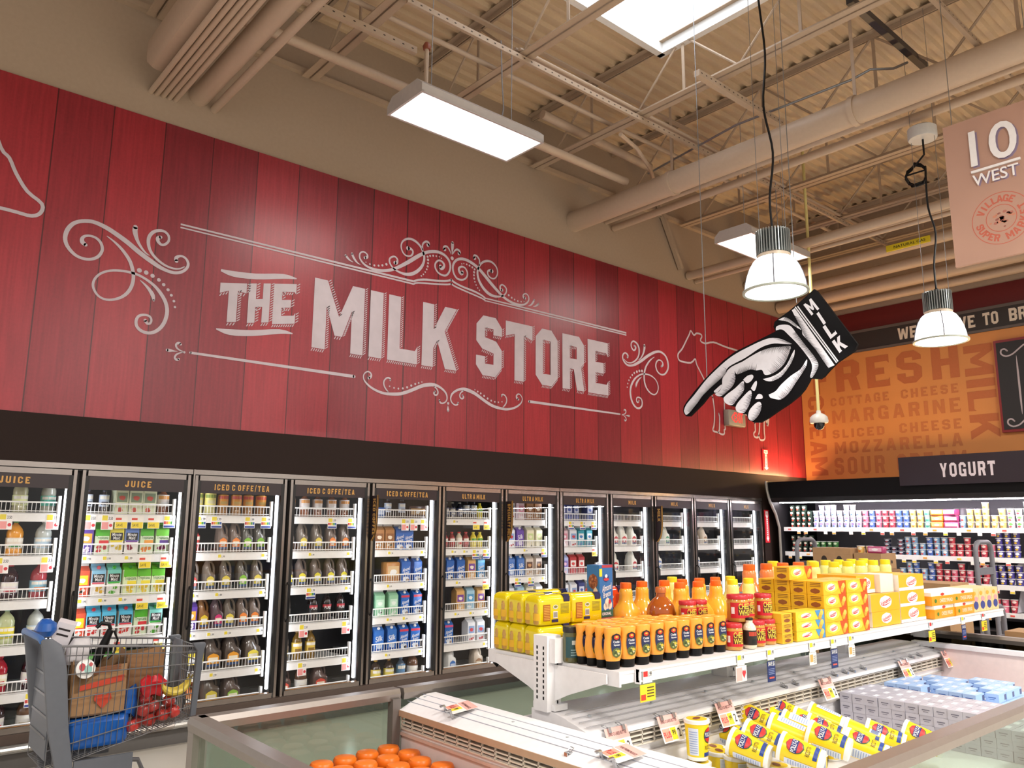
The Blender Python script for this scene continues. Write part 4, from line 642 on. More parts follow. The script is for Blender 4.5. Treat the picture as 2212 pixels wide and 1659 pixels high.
def hbox(name, lab, cat, x0, x1, y0, y1, z0, z1, m=PAINT, slots=None, grp=None):
    b = MB(); b.box(x0, x1, y0, y1, z0, z1, m)
    if slots:
        L = x1-x0; n = int(L/slots)
        for i in range(n):
            u = x0+(i+.5)*L/n; b.add([(u+.012*math.cos(a), y0-.0015, (z0+z1)/2+.006*math.sin(a)) for a in [k*PI/4 for k in range(8)]], [tuple(range(8))], C('3a2f24', .7))
    return solo(name, b, lab, cat, group=grp)
# runs from the cooler wall towards the shopper (along Y)
for i in range(5): beam('conduit_pipe', 'beige conduit in the bundle over the red wall, %s from the left' % nth(i+1), 'pipe', [(1.71+.05*i, 6.6, 5.19), (1.71+.05*i, -4, 5.19)], .021, grp='bundle of five conduits')
b = MB(); b.rbox(1.58, 1.86, -4, 6.35, 5.24, 5.5, PAINT2, .05); solo('air_duct', b, 'wide beige duct lying above the conduit bundle', 'duct')
beam('round_duct', 'thick beige round duct ending on the wall near the conduit bundle', 'duct', [(2.1, 6.6, 5.29), (2.1, -4, 5.29)], .085, n=20)
beam('conduit_pipe', 'single beige pipe running beside the thick round duct', 'pipe', [(2.235, 6.6, 5.22), (2.235, -4, 5.22)], .035)
def clamps(b, o):
    for y in (5.05, 3.0, .9): b = MB(); b.tube([(6.68, y, 5.36), (6.68, y+.05, 5.36)], .14, PAINT2, 20); part('coupling', b, o)
    for y in (5.08, 3.02): b = MB(); b.bar((6.68, y, 5.49), (6.68, y, 6.4), .03, .008, PAINT2); part('pipe_hanger', b, o)
beam('sprinkler_main', 'thick pale sprinkler main crossing under the joists', 'pipe', [(6.68, 6.6, 5.36), (6.68, -4.5, 5.36)], .125, n=24, extra=clamps)
for i, (x, z, r, lab) in enumerate(((7.25, 5.50, .03, 'thin beige pipe just beyond the sprinkler main'), (7.40, 5.46, .045, 'medium beige pipe beyond the sprinkler main'), (7.55, 5.52, .022, 'slim beige conduit, third beyond the sprinkler main'),
                               (8.95, 5.15, .06, 'beige pipe over the far end of the cooler wall'), (9.12, 5.1, .03, 'thin beige pipe over the far end of the cooler wall'), (9.9, 5.45, .03, 'slim beige pipe near the far corner of the roof'),
                               (10.4, 5.3, .07, 'beige gas pipe with yellow marker near the far corner'), (10.9, 5.22, .075, 'thick beige pipe next to the gas pipe'), (11.3, 5.12, .09, 'thickest beige pipe along the dairy wall'), (11.62, 5.04, .06, 'lowest beige pipe hugging the dairy wall'))):
    beam('ceiling_pipe', lab, 'pipe', [(x, 6.58, z), (x, -4.5, z)], r, n=14)
b = MB(); b.box(10.30, 10.325, 3.85, 4.4, 5.25, 5.33, C('e0cf2c', .5)); b.text('NATURAL GAS', -4.1, 5.272, .036, C('1a1a12', .5), FB(10.298), width=.4)
solo('pipe_marker', b, 'yellow natural gas marker wrapped on a ceiling pipe', 'sign')
hbox('wall_ledger', 'thin beige ledger angle high on the cooler wall', 'ledger', -3, 11.8, 6.54, 6.6, 5.87, 5.92)
b = MB(); b.bar((8.15, 6.55, 6.3), (8.75, 6.55, 5.2), .06, .05, PAINT); solo('wall_brace', b, 'slanted beige brace on the upper cooler wall', 'brace')
# runs along X
def at(px, py, ax, val):
    d = fw + r2*((px-1106)/1726.924) - u2*((py-829.5)/1726.924); o = Vector((0, 0, CAMZ)); return o + d*((val-o[ax])/d[ax])
def xrun(p, q, z): a, c = at(*p, 2, z), at(*q, 2, z); return min(a.x, c.x), max(a.x, c.x), (a.y+c.y)/2
x0, x1, y = xrun((610, -15), (898, 118), 5.55); hbox('strut_channel', 'slotted beige strut channel ending above the ceiling light', 'strut', x0, x1, y-.02, y+.02, 5.55, 5.61, slots=.09)
x0, x1, y = xrun((880, 0), (1700, 420), 5.78); hbox('strut_channel', 'long slotted beige strut channel running towards the sprinkler main', 'strut', x0, 11.5, y-.015, y+.015, 5.76, 5.81, slots=.085)
x0, x1, y = xrun((2010, 0), (2110, 95), 5.9); hbox('strut_channel', 'slotted beige strut channel near the aisle sign', 'strut', x0, 11.5, y-.02, y+.02, 5.9, 5.95, slots=.085)
x0, x1, y = xrun((600, 70), (1400, 415), 5.55); beam('sprinkler_branch', 'beige sprinkler pipe passing behind the ceiling light', 'pipe', [(x0-.3, y, 5.55), (6.6, y, 5.55)], .045)
x0, x1, y = xrun((830, 30), (1070, 150), 5.95); beam('conduit_pipe', 'thin beige conduit above the first ceiling light', 'pipe', [(x0-.8, y, 5.95), (11.4, y, 5.95)], .024)
x0, x1, y = xrun((960, 0), (1410, 240), 6.2); hbox('bridging_angle', 'pale bridging angle running below the skylight edge', 'angle', x0-2, 11.5, y-.025, y+.025, 6.18, 6.2)
x0, x1, y = xrun((1150, 130), (1400, 250), 5.9)
for i in range(2): beam('conduit_pipe', ['upper', 'lower'][i]+' of two pale conduits under the joists by the skylight', 'pipe', [(4.3, y-.06*i, 5.9-.03*i), (11.4, y-.06*i, 5.9-.03*i)], .018)
x0, x1, y = xrun((1175, 245), (1252, 287), 6.05); beam('pipe_stub', 'short open-ended beige pipe among the joists', 'pipe', [(x0, y, 6.05), (x1+1.2, y, 6.0)], .05)
a, c_ = at(1835, 0, 2, 6.05), at(1992, 135, 2, 6.05); hbox('cable_rail', 'dark steel rail beside the sprinkler main', 'rail', a.x, c_.x+.1, a.y-.03, a.y+.03, 6.02, 6.08, C('4a4a50', .4, metal=.7))
a = at(1505, 160, 2, 5.7); c_ = at(1690, 270, 2, 5.7); hbox('strut_channel', 'short slotted strut channel hanging by the sprinkler main', 'strut', a.x, c_.x, a.y-.03, a.y+.03, 5.68, 5.74, slots=.07)
P = [at(x, y, 2, z) for x, y, z in ((1400, 375, 5.8), (1590, 270, 5.8), (1840, 172, 5.8), (1880, 150, 5.85), (1930, 148, 5.9), (1960, 135, 6.0))]
beam('flex_conduit', 'thin grey steel conduit bending up to the dark rail', 'conduit', P, .012, mat('galv', '8f9296', .35, .8), n=6)
P = [at(x, y, 2, 5.6) for x, y in ((1340, 290), (1375, 320), (1405, 365), (1412, 390), (1395, 405))]
beam('bent_conduit', 'beige conduit drooping in a curve towards the sprinkler main', 'conduit', P, .022, PAINT2, n=8)
b = MB(); p = at(920, 180, 2, 5.2); b.tube([(p.x, p.y, 5.06), (p.x, p.y, 5.5)], .018, PAINT2, 8); b.lathe([(.03, 5.5), (.035, 5.53), (.02, 5.56)], C('8a4a34', .5), 10, (p.x, p.y))
solo('sprinkler', b, 'sprinkler drop with rusty head above the ceiling light', 'sprinkler')
# skylight
sk = thing('skylight', 'bright skylight opening in the corrugated roof', 'skylight', (4.775, 4.025, ZC))
w, l, h = 1.225, .625, .62; b = MB(); SKW = C('eeeeec', .4)
for x0, x1, y0, y1 in ((-w, -w+.02, -l, l), (w-.02, w, -l, l), (-w, w, -l, -l+.02), (-w, w, l-.02, l)): b.box(x0, x1, y0, y1, -.01, h, SKW)
for x0, x1, y0, y1 in ((-w-.02, -w+.05, -l-.02, l+.02), (w-.05, w+.02, -l-.02, l+.02), (-w, w, -l-.02, -l+.05), (-w, w, l-.05, l+.02)): b.box(x0, x1, y0, y1, -.12, -.01, SKW)
part('curb_frame', b, sk); b = MB(); b.box(-w, w, -l, l, h+.06, h+.08, mat('skylight_daylight', 'f4f7ff', emit=1.7)); part('pane', b, sk)
for a_ in ((-.02, .02, -l, l), (-w, w, -.02, .02)): b = MB(); b.box(*a_, h, h+.03, C('c4cad4', .4)); part('glazing_bar', b, sk)
# hanging tube lights
TUBE = mat('lamp_diffuser', 'fffdf6', emit=5.5)
def fixture():
    t = thing('ceiling_light', 'lamp', 'light'); b = MB(); a, c = .63, .245
    pr = [(-c, 0), (c, 0), (c, .06), (c*.72, .12), (-c*.72, .12), (-c, .06)]; SH = mat('fixture_enamel', 'c9c6c4', .25, .3)
    b.add([(x, y, z) for x in (-a, a) for y, z in pr], [(0, 1, 2, 3, 4, 5), (11, 10, 9, 8, 7, 6)]+[(i, (i+1) % 6, 6+(i+1) % 6, 6+i) for i in range(1, 6)], SH); part('housing', b, t)
    b = MB()
    for x0, x1, y0, y1 in ((-a, -a+.02, -c, c), (a-.02, a, -c, c), (-a, a, -c, -c+.02), (-a, a, c-.02, c)): b.box(x0, x1, y0, y1, -.012, .004, SH)
    part('frame', b, t); b = MB(); b.box(-a+.02, a-.02, -c+.02, c-.02, -.004, 0, TUBE); part('diffuser', b, t, 'glowing white diffuser')
    q = C('8d8d90', .4); b = MB()
    b.tube([(a*.6, .05, .12), (a*.66, .04, .35), (a*.6, .02, .6), (a*.55, 0, .95)], .006, q, 6); part('power_cable', b, t)
    for u in (-.6, .75): b = MB(); b.tube([(a*u, 0, .12), (a*u, 0, 1.5)], .004, q, 5); part('hanger_cable', b, t)
    return t
FL = ['over the far left of the cooler aisle', 'hanging over the cooler aisle in front of the store mural', 'hanging behind the finned pendant lamp', 'above the shoppers beside the island', 'above the near end of the island', 'above the yogurt aisle', 'in the next row of the store', 'in the next row by the dairy wall']
for i, (x, y) in enumerate(FIX): place('fixture', fixture, (x, y, 4.9), 0, 'bright rectangular tube light '+FL[i], 'hanging tube lights')
# finned pendants
def acrylic():
    m = bpy.data.materials.new('ribbed_acrylic'); m.use_nodes = True; nt = m.node_tree; nt.nodes.clear(); N = nt.nodes.new; L = nt.links.new
    o = N('ShaderNodeOutputMaterial'); t = N('ShaderNodeBsdfTransparent'); d = N('ShaderNodeBsdfTranslucent'); g = N('ShaderNodeBsdfGlossy'); g.inputs['Roughness'].default_value = .15
    a = N('ShaderNodeMixShader'); a.inputs[0].default_value = .9; L(t.outputs[0], a.inputs[1]); L(d.outputs[0], a.inputs[2]); d.inputs[0].default_value = (1, 1, 1, 1)
    e = N('ShaderNodeMixShader'); e.inputs[0].default_value = .05; L(a.outputs[0], e.inputs[1]); L(g.outputs[0], e.inputs[2]); L(e.outputs[0], o.inputs[0]); return m
ACR = acrylic(); BULB = mat('lamp_bulb', 'fffdf4', emit=60); LENS = mat('lamp_lens', 'fffefa', emit=2.6)
def pendant():
    t = thing('pendant_lamp', 'lamp', 'light'); b = MB()
    for i in range(36):
        a = 2*PI*i/36; c, s = math.cos(a), math.sin(a); b.add([(r*c+q*s, r*s-q*c, z) for z in (.34, .56) for r in (.08, .15) for q in (-.004, .004)], [(0, 2, 3, 1), (4, 5, 7, 6), (0, 1, 5, 4), (2, 6, 7, 3), (0, 4, 6, 2), (1, 3, 7, 5)], RIB)
    b.lathe([(.11, .34), (.11, .555), (.05, .56)], C('5f6668', .4), 24); b.lathe([(.02, .56), (.02, .6), (.01, .61)], BLACK, 10); part('heat_sink', b, t)
    b = MB(); b.lathe([(.13, .345), (.145, .335), (.145, .30)], C('c8b8a4', .35), 28, caps=(False, False)); part('collar', b, t)
    b = MB(); pr = [(.140, .31), (.175, .28), (.21, .22), (.235, .15), (.252, .08), (.262, .0)]
    b.loft([[((r+(.003 if k % 2 else 0))*math.cos(2*PI*k/72), (r+(.003 if k % 2 else 0))*math.sin(2*PI*k/72), z) for k in range(72)] for r, z in pr], ACR, False, (False, False)); shd = part('shade', b, t, 'clear ribbed shade')
    for k in range(4):
        a = 2*PI*k/4+.5; b = MB(); b.tube([((r+.006)*math.cos(a), (r+.006)*math.sin(a), z) for r, z in pr], .006, C('4c4c58', .4), 6); part('strap', b, shd)
    b = MB(); b.lathe([(.262, -.01), (.285, -.012), (.285, .006), (.262, .008)], C('a8b0a4', .3), 40, caps=(False, False)); part('rim', b, t)
    b = MB(); b.lathe([(.125, -.012), (.268, -.004)], LENS, 40, caps=(False, False)); part('lens_ring', b, t, 'glowing lens ring')
    b = MB(); b.lathe([(.0, .09), (.05, .06), (.1, .01), (.128, -.012)], ACR, 40, caps=(False, False)); part('inner_cone', b, t)
    b = MB(); b.lathe([(.03, .12), (.065, .16), (.075, .22), (.05, .28), (.04, .33)], BULB, 16); part('bulb', b, t)
    return t
PL = ['finned pendant lamp hanging behind the pointing hand', 'finned pendant lamp hanging in front of the orange mural', 'finned pendant lamp by the aisle sign', 'finned pendant lamp nearest the island end']
PO = [place('pendant', pendant, (x, y, PZ), 0, PL[i], 'finned pendant lamps', scale=PS) for i, (x, y) in enumerate(PEND)]
def cord(pts, o): b = MB(); b.tube([(Vector(p)-o.location)/PS for p in pts], .009/PS, BLACK, 6); part('cord', b, o)
x, y = PEND[0]; cord(spline([(x, y, PZ+.46), (x-.01, y, PZ+.7), (x+.03, y-.02, PZ+1.05), (x-.03, y, PZ+1.4), (x+.03, y, PZ+1.85), (x-.03, y, PZ+2.4), (x, y, 6.5)], 5), PO[0])
x, y = PEND[1]; P = spline([(x, y, PZ+.46), (x, y, PZ+.7), (x+.02, y-.03, PZ+1.0), (x-.02, y, PZ+1.25), (x, y, 4.9)], 4)
for k in range(40): a = 2*PI*k/12; P.append((x+.02*(k % 3), y+.09+.09*math.cos(a), 4.9+.1*math.sin(a)-.008*(k % 5)))
P += [(x, y, 5.05), (x, y, 5.22)]; cord(P, PO[1])
b = MB(); b.M = Matrix.Translation((0, 0, (5.2-PZ)/PS)); b.lathe([(.15, 0), (.158, .015), (.158, .13), (.13, .15)], C('c4c4c2', .4), 28); part('canopy', b, PO[1])
for o in PO[:2]:
    for s in (-1, 1): b = MB(); b.tube([(0, s*.13, .55), (0, s*.13, (6.5-PZ)/PS)], .003, mat('galv', '8f9296', .35, .8), 5); part('suspension_wire', b, o)
# ================================================================ hanging signs
hs = thing('hanging_hand_sign', 'black and white pointing hand sign reading MILK hung by wires', 'sign', (0, 0, 0))
b = MB(); HB = C('060507', .6, spec=.12); HW = C('dcdbe2', .5); x0 = 5.5
b.prism(HAND['sil'], HB, lambda u, v: (x0-.012, u, v), lambda u, v: (x0+.012, u, v)); part('panel', b, hs)
b = MB(); Fh = lambda u, v: (x0-.0135, u, v); Fk = lambda u, v: (x0-.0148, u, v)
sm = lambda P: [p[:2] for p in spline([(q[0], q[1]) for q in P], 3)]
for i, w in enumerate(HAND['w']): b.poly([sm(w+[w[0]])[:-1] if i < len(HAND['w'])-1 else [p[:2] for p in w]], HW, Fh)
for l in HAND['lines']: b.ribbon([p+(.009,) for p in l], HW, Fh, 1, False)
for pl, (du, dv) in HAND['hatch']:
    P = sm(pl); L = 0
    for (a, c), (e, f) in zip(P, P[1:]):
        l = math.hypot(e-a, f-c); n = max(1, int(l/.0078))
        for k in range(n):
            t = (k+.5)/n; u, v = a+(e-a)*t, c+(f-c)*t; tx, ty = (e-a)/l*.0027, (f-c)/l*.0027; q = random.uniform(.8, 1.7)
            b.add([Fk(u-tx-du*.15, v-ty-dv*.15), Fk(u+tx-du*.15, v+ty-dv*.15), Fk(u+du*q, v+dv*q)], [(0, 1, 2)], HB)
part('hand_drawing', b, hs, 'white engraved hand with hatching')
b = MB()
for ch, (o, t, r) in zip('MILK', HAND['letters']):
    ux, uy = r[0]-o[0], r[1]-o[1]; vx, vy = t[0]-o[0], t[1]-o[1]; w = GL[ch][0]
    for g in GL[ch][1]: b.poly([[(p[0]/w, p[1]) for p in l] for l in g], HW, lambda u, v: (x0-.0135, o[0]+ux*u+vx*v, o[1]+uy*u+vy*v))
part('lettering', b, hs)
for u, v, n in ((3.89, 2.85, 0), (3.05, 3.35, 1)): b = MB(); b.tube([(x0, u, v), (x0, u, 6.5)], .0035, mat('galv', '8f9296', .35, .8), 5); part('suspension_wire', b, hs)

ws = thing('aisle_sign', 'pale wooden aisle sign with white 10 WEST lettering', 'sign', (6.0, 1.76, 3.5))
b = MB(); b.box(-.014, .014, -.32, .32, 0, 1.075, mat('birch_ply', 'b28c7a', .5, vary=.12, scale=2.5)); part('board', b, ws)
b = MB(); LW = C('e9e6e6', .4); F0 = lambda u, v: (-.03, -u, v); F1 = lambda u, v: (-.0145, -u, v)
def raised(t, u, v, h, w, font='sans'):
    for F_ in (F0,): b.text(t, u, v, h, LW, F_, font, w)
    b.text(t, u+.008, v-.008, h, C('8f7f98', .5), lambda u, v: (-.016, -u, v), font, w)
b.text('10', .0, .705, .275, LW, F0, 'sans', .30); b.text('10', .008, .697, .275, C('8f7f98', .5), F1, 'sans', .30)  # mauve offset copies on the board paint the raised letters' shadow
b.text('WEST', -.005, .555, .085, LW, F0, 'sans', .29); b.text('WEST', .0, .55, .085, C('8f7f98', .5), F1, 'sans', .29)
b.box(-.03, -.0145, -.155, .155, .655, .672, LW); part('lettering_with_shadow', b, ws)
b = MB(); SE = C('b9604c', .6); cy, cz = 0, .28
ring = lambda r, w: [(cy+r*math.cos(2*PI*i/40), cz+r*math.sin(2*PI*i/40), w) for i in range(41)]
b.ribbon(ring(.185, .005), SE, F1, 1, False); b.ribbon(ring(.095, .005), SE, F1, 1, False)
def arc_text(t, r, a0, a1, h, flip=False):
    n = len(t)
    for i, ch in enumerate(t):
        if ch == ' ': continue
        a = a0+(a1-a0)*(i+.5)/n; c, s = math.cos(a), math.sin(a); d = -1 if flip else 1
        for g in GL[ch][1] if ch in GL else []:
            w = GL[ch][0]
            b.poly([[((p[0]-w/2)*h, (p[1]-.5)*h) for p in l] for l in g], SE, lambda u, v: F1(cy+c*(r+d*v)+d*s*u, cz+s*(r+d*v)-d*c*u))
arc_text('VILLAGE', .14, math.radians(160), math.radians(50), .05); arc_text('SUPER', .14, math.radians(185), math.radians(262), .05, True); arc_text('MARKET', .14, math.radians(278), math.radians(392), .05, True)
for k in range(26):
    a, r = random.uniform(0, 2*PI), random.uniform(0, .08); blob(b, cy+r*math.cos(a), cz+r*math.sin(a), random.uniform(.006, .016), C(random.choice(['a9685a', 'c08066', '94584e']), .6), F1)
part('round_seal', b, ws)
for s in (-.26, .26): b = MB(); b.tube([(0, s, 1.07), (0, s, 3.0)], .003, mat('galv', '8f9296', .35, .8), 5); part('suspension_wire', b, ws)

ex = thing('exit_sign', 'grey exit sign with glowing red letters on the red wall', 'sign', (9.86, 6.57, 3.1))
b = MB(); b.rbox(-.21, .21, -.09, 0, -.01, .215, C('8a8378', .45), .012); part('housing', b, ex)
b = MB(); EXR = mat('exit_red', 'ff2a2a', emit=2.2); b.text('EXIT', .03, .04, .15, EXR, FX(-.0925), 'sans', .22); b.ribbon([(-.1, .15, .014), (-.14, .105, .014), (-.1, .06, .014)], EXR, FX(-.0915), 1); part('lettering', b, ex)
def fire(lab, x, y, z0, h, w):
    t = thing('fire_arrow_sign', lab, 'sign', (x, y, z0)); b = MB(); b.box(-w/2, w/2, -.012, 0, 0, h, C('c4202c', .4)); part('panel', b, t); b = MB(); F_ = FX(-.0135)
    b.add([F_(*p) for p in ((0, .03*h), (w*.34, .15*h), (-w*.34, .15*h))], [(0, 1, 2)], WHITE); b.box(-w*.16, w*.16, -.0137, -.013, .14*h, .8*h, WHITE)
    b.box(-w*.3, w*.3, -.0137, -.013, .8*h, .96*h, WHITE); b.text('FIRE', 0, .83*h, .09*h, C('c4202c', .4), FX(-.0145), 'sans', w*.45)
    for i in range(9): b.box(-w*.09, w*.09, -.0142, -.0138, (.2+.065*i)*h, (.235+.065*i)*h, C('c4202c', .4))
    part('white_arrow', b, t)
fire('red arrow sign high on the red plank wall', 10.68, 6.57, 2.50, .32, .17); fire('red arrow sign on the brown wall beside the yogurt case', 10.62, 6.566, 1.45, .47, .11)
dc = thing('dome_camera', 'white dome camera on a pale pole in front of the orange mural', 'camera', (9.0, 4.79, 2.85))
b = MB(); b.tube([(0, 0, .2), (0, 0, 3.65)], .019, C('e0d690', .4), 8); part('pole', b, dc)
b = MB(); b.lathe([(.025, .2), (.03, .17), (.07, .15), (.1, .12), (.108, .07), (.1, .05), (.06, .045)], C('dcd9d2', .35), 20); part('housing', b, dc)
b = MB(); b.lathe([(.065, .046), (.06, .01), (.04, -.02), (.01, -.032)], mat('smoked_dome', '151416', .08), 16); part('dome', b, dc)

# ================================================================ the island of open coolers
RZ = .85; RAIL = mat('bumper_rail', '8f8781', .3, .55); LINER = C('ead9d5', .4); LINW = C('eceaec', .4); TINT = glass('case_glass', 'd6e2da', 1, 1.5); EXT = C('3b3736', .5); HOODM = C('f0eef0', .28); GRID = C('d8cfc0', .45)
def rail(b, a, c):
    a, c = Vector(a), Vector(c); t = (c-a).normalized(); n = Vector((-t.y, t.x, 0))
    ring = [(-.035, -.03), (.035, -.03), (.04, 0), (.03, .022), (-.03, .022), (-.04, 0)]
    b.loft([[tuple(p+n*u+Vector((0, 0, v))) for u, v in ring] for p in (a, c)], RAIL, False)
def honeycomb(b, F, u0, u1, z0, z1):
    n = int((u1-u0)/.085)
    for i in range(5): z = z0+(z1-z0)*i/4; b.add([F(u, z+q, e) for u in (u0, u1) for q in (-.003, .003) for e in (0, .012)], [(0, 4, 5, 1), (2, 3, 7, 6), (0, 2, 6, 4), (1, 5, 7, 3)], GRID)
    for i in range(4):
        za, zb = z0+(z1-z0)*i/4, z0+(z1-z0)*(i+1)/4
        for k in range(n+1):
            u = u0+(u1-u0)*k/n; b.add([F(u+q, z, e) for z in (za, zb) for q in (-.0025, .0025) for e in (0, .01)], [(0, 4, 5, 1), (2, 3, 7, 6), (0, 2, 6, 4), (1, 5, 7, 3)], GRID)
    b.add([F(u, z, .02) for z in (z0, z1) for u in (u0, u1)], [(0, 1, 3, 2)], C('8a8074', .6))
# near case (towards the shopper)
XL, XR, YN, YM, YFAR, XE, XE2 = 2.27, 6.25, 1.40, 2.5, 3.48, 1.31, 6.82
DK = .52
nc = thing('open_island_cooler', 'open chest cooler holding ricotta tubs and butter boxes', 'cooler', (0, 0, 0))
b = MB(); b.box(XL+.02, XR+.02, YN-.03, YM+.3, 0, .3, EXT); b.box(XL+.02, XR+.02, YN-.03, YN, .3, .56, EXT); b.box(XL+.02, XR, YN, YM+.02, .3, DK-.01, LINW); part('body', b, nc)
b = MB(); b.box(XL+.02, XR, YM+.015, YM+.03, DK-.02, .70, LINW); b.box(XL+.02, XR, YM-.004, YM+.016, .655, .662, C('b8b2ae', .4)); b.box(XR-.012, XR+.02, YN, YM+.05, DK-.02, RZ-.03, LINER); b.box(XR-.03, XR+.03, YN, YM+.2, RZ-.03, RZ, LINW); b.box(XL+.02, XL+.03, YN, YM, DK-.02, .62, LINW); part('liner', b, nc)
b = MB(); b.box(XL, XR, YN-.006, YN+.002, .56, RZ-.02, TINT); part('front_glass', b, nc, 'tinted front glass')
b = MB(); rail(b, (XL+.02, YN, RZ), (XR, YN, RZ)); part('bumper_rail', b, nc)
b = MB(); honeycomb(b, lambda u, z, e: (u, YM+e, z), XL+.33, XR-.01, .695, .775); part('air_grille', b, nc)
b = MB(); P = [(YM-.012, .765), (YM-.014, .785), (YM+.06, .803), (YM+.065, .806), (YM+.13, .82), (YM+.135, .824), (YM+.21, .838), (YM+.36, .838), (YM+.36, .75), (YM+.03, .75)]
b.add([(x, y, z) for x in (2.60, XR+.02) for y, z in P], [tuple(range(10)), tuple(range(19, 9, -1))]+[(i, (i+1) % 10, 10+(i+1) % 10, 10+i) for i in range(10)], HOODM)
for u in (.03, .075, .115, .16): b.box(2.62, XR, YM+u, YM+u+.003, .797+u*.25, .8005+u*.25, C('b8b6ba', .35))
for i in range(9): b.lathe([(.008, .824), (.008, .832)], C('a8acb0', .3), 8, (2.72+.43*i, YM+.11))
part('hood', b, nc)
# end case
ec = thing('open_island_cooler', 'open chest cooler at the island end holding orange-capped jugs', 'cooler', (0, 0, 0))
b = MB(); b.box(XE, XL-.03, YN, YFAR-.02, .0, .36, EXT); b.box(XE+.02, XL, YN, YFAR-.03, .36, .38, LINW); b.box(XE, XE+.02, YN, YFAR, .3, .5, C('c8c6c4', .4)); b.box(XE, XL, YFAR-.02, YFAR, .3, .55, C('55504c', .5)); part('body', b, ec)
b = MB(); b.box(XL+.01, XL+.02, YN, YFAR-.03, .36, .70, LINER); b.box(XL-.004, XL+.012, YN, YFAR-.04, .664, .676, C('cdb4a8', .4)); part('liner', b, ec)
b = MB(); b.box(XE-.004, XE+.004, YN, YFAR, .5, RZ-.02, TINT); part('side_glass', b, ec, 'tinted side glass'); b = MB(); b.box(XE, XL, YFAR-.004, YFAR+.004, .5, RZ-.02, TINT); part('back_glass', b, ec, 'tinted back glass')
b = MB(); rail(b, (XE, YN, RZ), (XE, YFAR+.02, RZ)); rail(b, (XE, YN, RZ), (XL, YN, RZ)); rail(b, (XE, YFAR, RZ), (XL, YFAR, RZ)); part('bumper_rail', b, ec)
b = MB(); b.box(XE-.03, XE+.03, YFAR-.03, YFAR+.03, 0, RZ, RAIL); part('corner_post', b, ec); b = MB(); b.box(XL-.05, XL-.005, YFAR-.05, YFAR-.005, .2, RZ-.02, C('6f6a66', .4)); part('corner_post', b, ec)
b = MB(); honeycomb(b, lambda u, z, e: (XL+e, u, z), YN, YFAR-.05, .695, .765); part('air_grille', b, ec)
b = MB(); P = [(XL-.012, .755), (XL-.014, .778), (XL+.035, .80), (XL+.04, .803), (XL+.10, .822), (XL+.105, .826), (XL+.15, .835), (XL+.2, .835), (XL+.2, .75), (XL+.03, .75)]
b.add([(x, y, z) for y in (YN+.06, YFAR-.05) for x, z in P], [tuple(range(10)), tuple(range(19, 9, -1))]+[(i, (i+1) % 10, 10+(i+1) % 10, 10+i) for i in range(10)], HOODM)
b.box(XL-.016, XL-.011, YN, YFAR-.03, .752, .779, C('b99a80', .5))
for u in (.05, .09, .13): b.box(XL+u, XL+u+.003, YN, YFAR-.02, .806+(u-.05)*.3, .809+(u-.05)*.3, C('b0b2c0', .35))
for i in range(6): b.lathe([(.008, .82), (.008, .829)], C('a8acb0', .3), 8, (XL+.115, 1.75+.33*i))
part('hood', b, ec)
# far case (towards the coolers)
fc = thing('open_island_cooler', 'open chest cooler behind the shelf, facing the glass doors', 'cooler', (0, 0, 0))
b = MB(); b.box(XL+.01, XR, 2.87, YFAR-.01, 0, .3, EXT); b.box(XL+.01, XR, 2.9, YFAR-.01, .3, .42, LINW); b.box(XL+.01, XR, YFAR-.02, YFAR, .3, .52, C('55504c', .5)); b.box(2.49, XR, 2.875, 2.89, .42, .8, LINW); part('body', b, fc)
b = MB(); b.box(XL, XR, YFAR-.004, YFAR+.004, .52, RZ-.02, TINT); part('back_glass', b, fc, 'tinted back glass'); b = MB(); rail(b, (XL+.02, YFAR, RZ), (XR, YFAR, RZ)); part('bumper_rail', b, fc)
b = MB()
for i in range(9): b.bar((2.48, 2.56+.035*i, .79), (2.598, 2.56+.035*i, .79), .008, .006, C('d8d6d4', .4))
b.box(2.48, 2.598, 2.54, 2.86, .70, .705, C('1c1a1c', .6)); part('drain_grille', b, fc)
# right end case
rc = thing('open_island_cooler', 'dark glass-sided chest cooler at the far end of the island', 'cooler', (0, 0, 0))
b = MB(); b.box(XR+.05, XE2, YN, YFAR, 0, .45, EXT); part('body', b, rc); b = MB(); b.box(XE2-.004, XE2+.004, YN, YFAR, .45, RZ-.02, glass('smoked_glass', '6c706c', 1, 1.5)); b.box(XR+.06, XR+.066, YN, YFAR, .45, RZ-.03, glass('smoked_glass')); part('side_glass', b, rc, 'smoked side glass')
b = MB(); rail(b, (XE2, YN, RZ), (XE2, YFAR, RZ)); rail(b, (XR+.06, YN, RZ), (XE2, YN, RZ)); rail(b, (XR+.06, YFAR, RZ), (XE2, YFAR, RZ)); part('bumper_rail', b, rc)

# ---------------------------------------------------------------- two-sided shelf over the island
SHZ = 1.05; gs = thing('gondola_shelf', 'white two-sided metal shelf standing over the island', 'shelf', (0, 0, 0)); GW = C('efedee', .35)
b = MB(); b.box(2.662, 7.048, 2.37, 2.74, SHZ-.012, SHZ, GW); b.box(2.65, 7.06, 2.372, 2.382, SHZ-.05, SHZ-.01, GW); b.box(2.648, 2.66, 2.366, 2.735, SHZ-.06, SHZ+.002, GW); b.box(7.05, 7.06, 2.366, 2.74, SHZ-.06, SHZ+.002, GW); part('front_shelf', b, gs)
b = MB(); b.box(2.662, 7.048, 2.82, 3.223, SHZ-.012, SHZ, GW); b.box(2.648, 2.66, 2.83, 3.236, SHZ-.06, SHZ+.002, GW); b.box(2.65, 7.06, 3.225, 3.235, SHZ-.05, SHZ, GW); b.tube([(2.66, 3.2, SHZ-.055), (2.68, 3.2, SHZ-.075)], .014, BLACK, 8); part('back_shelf', b, gs)
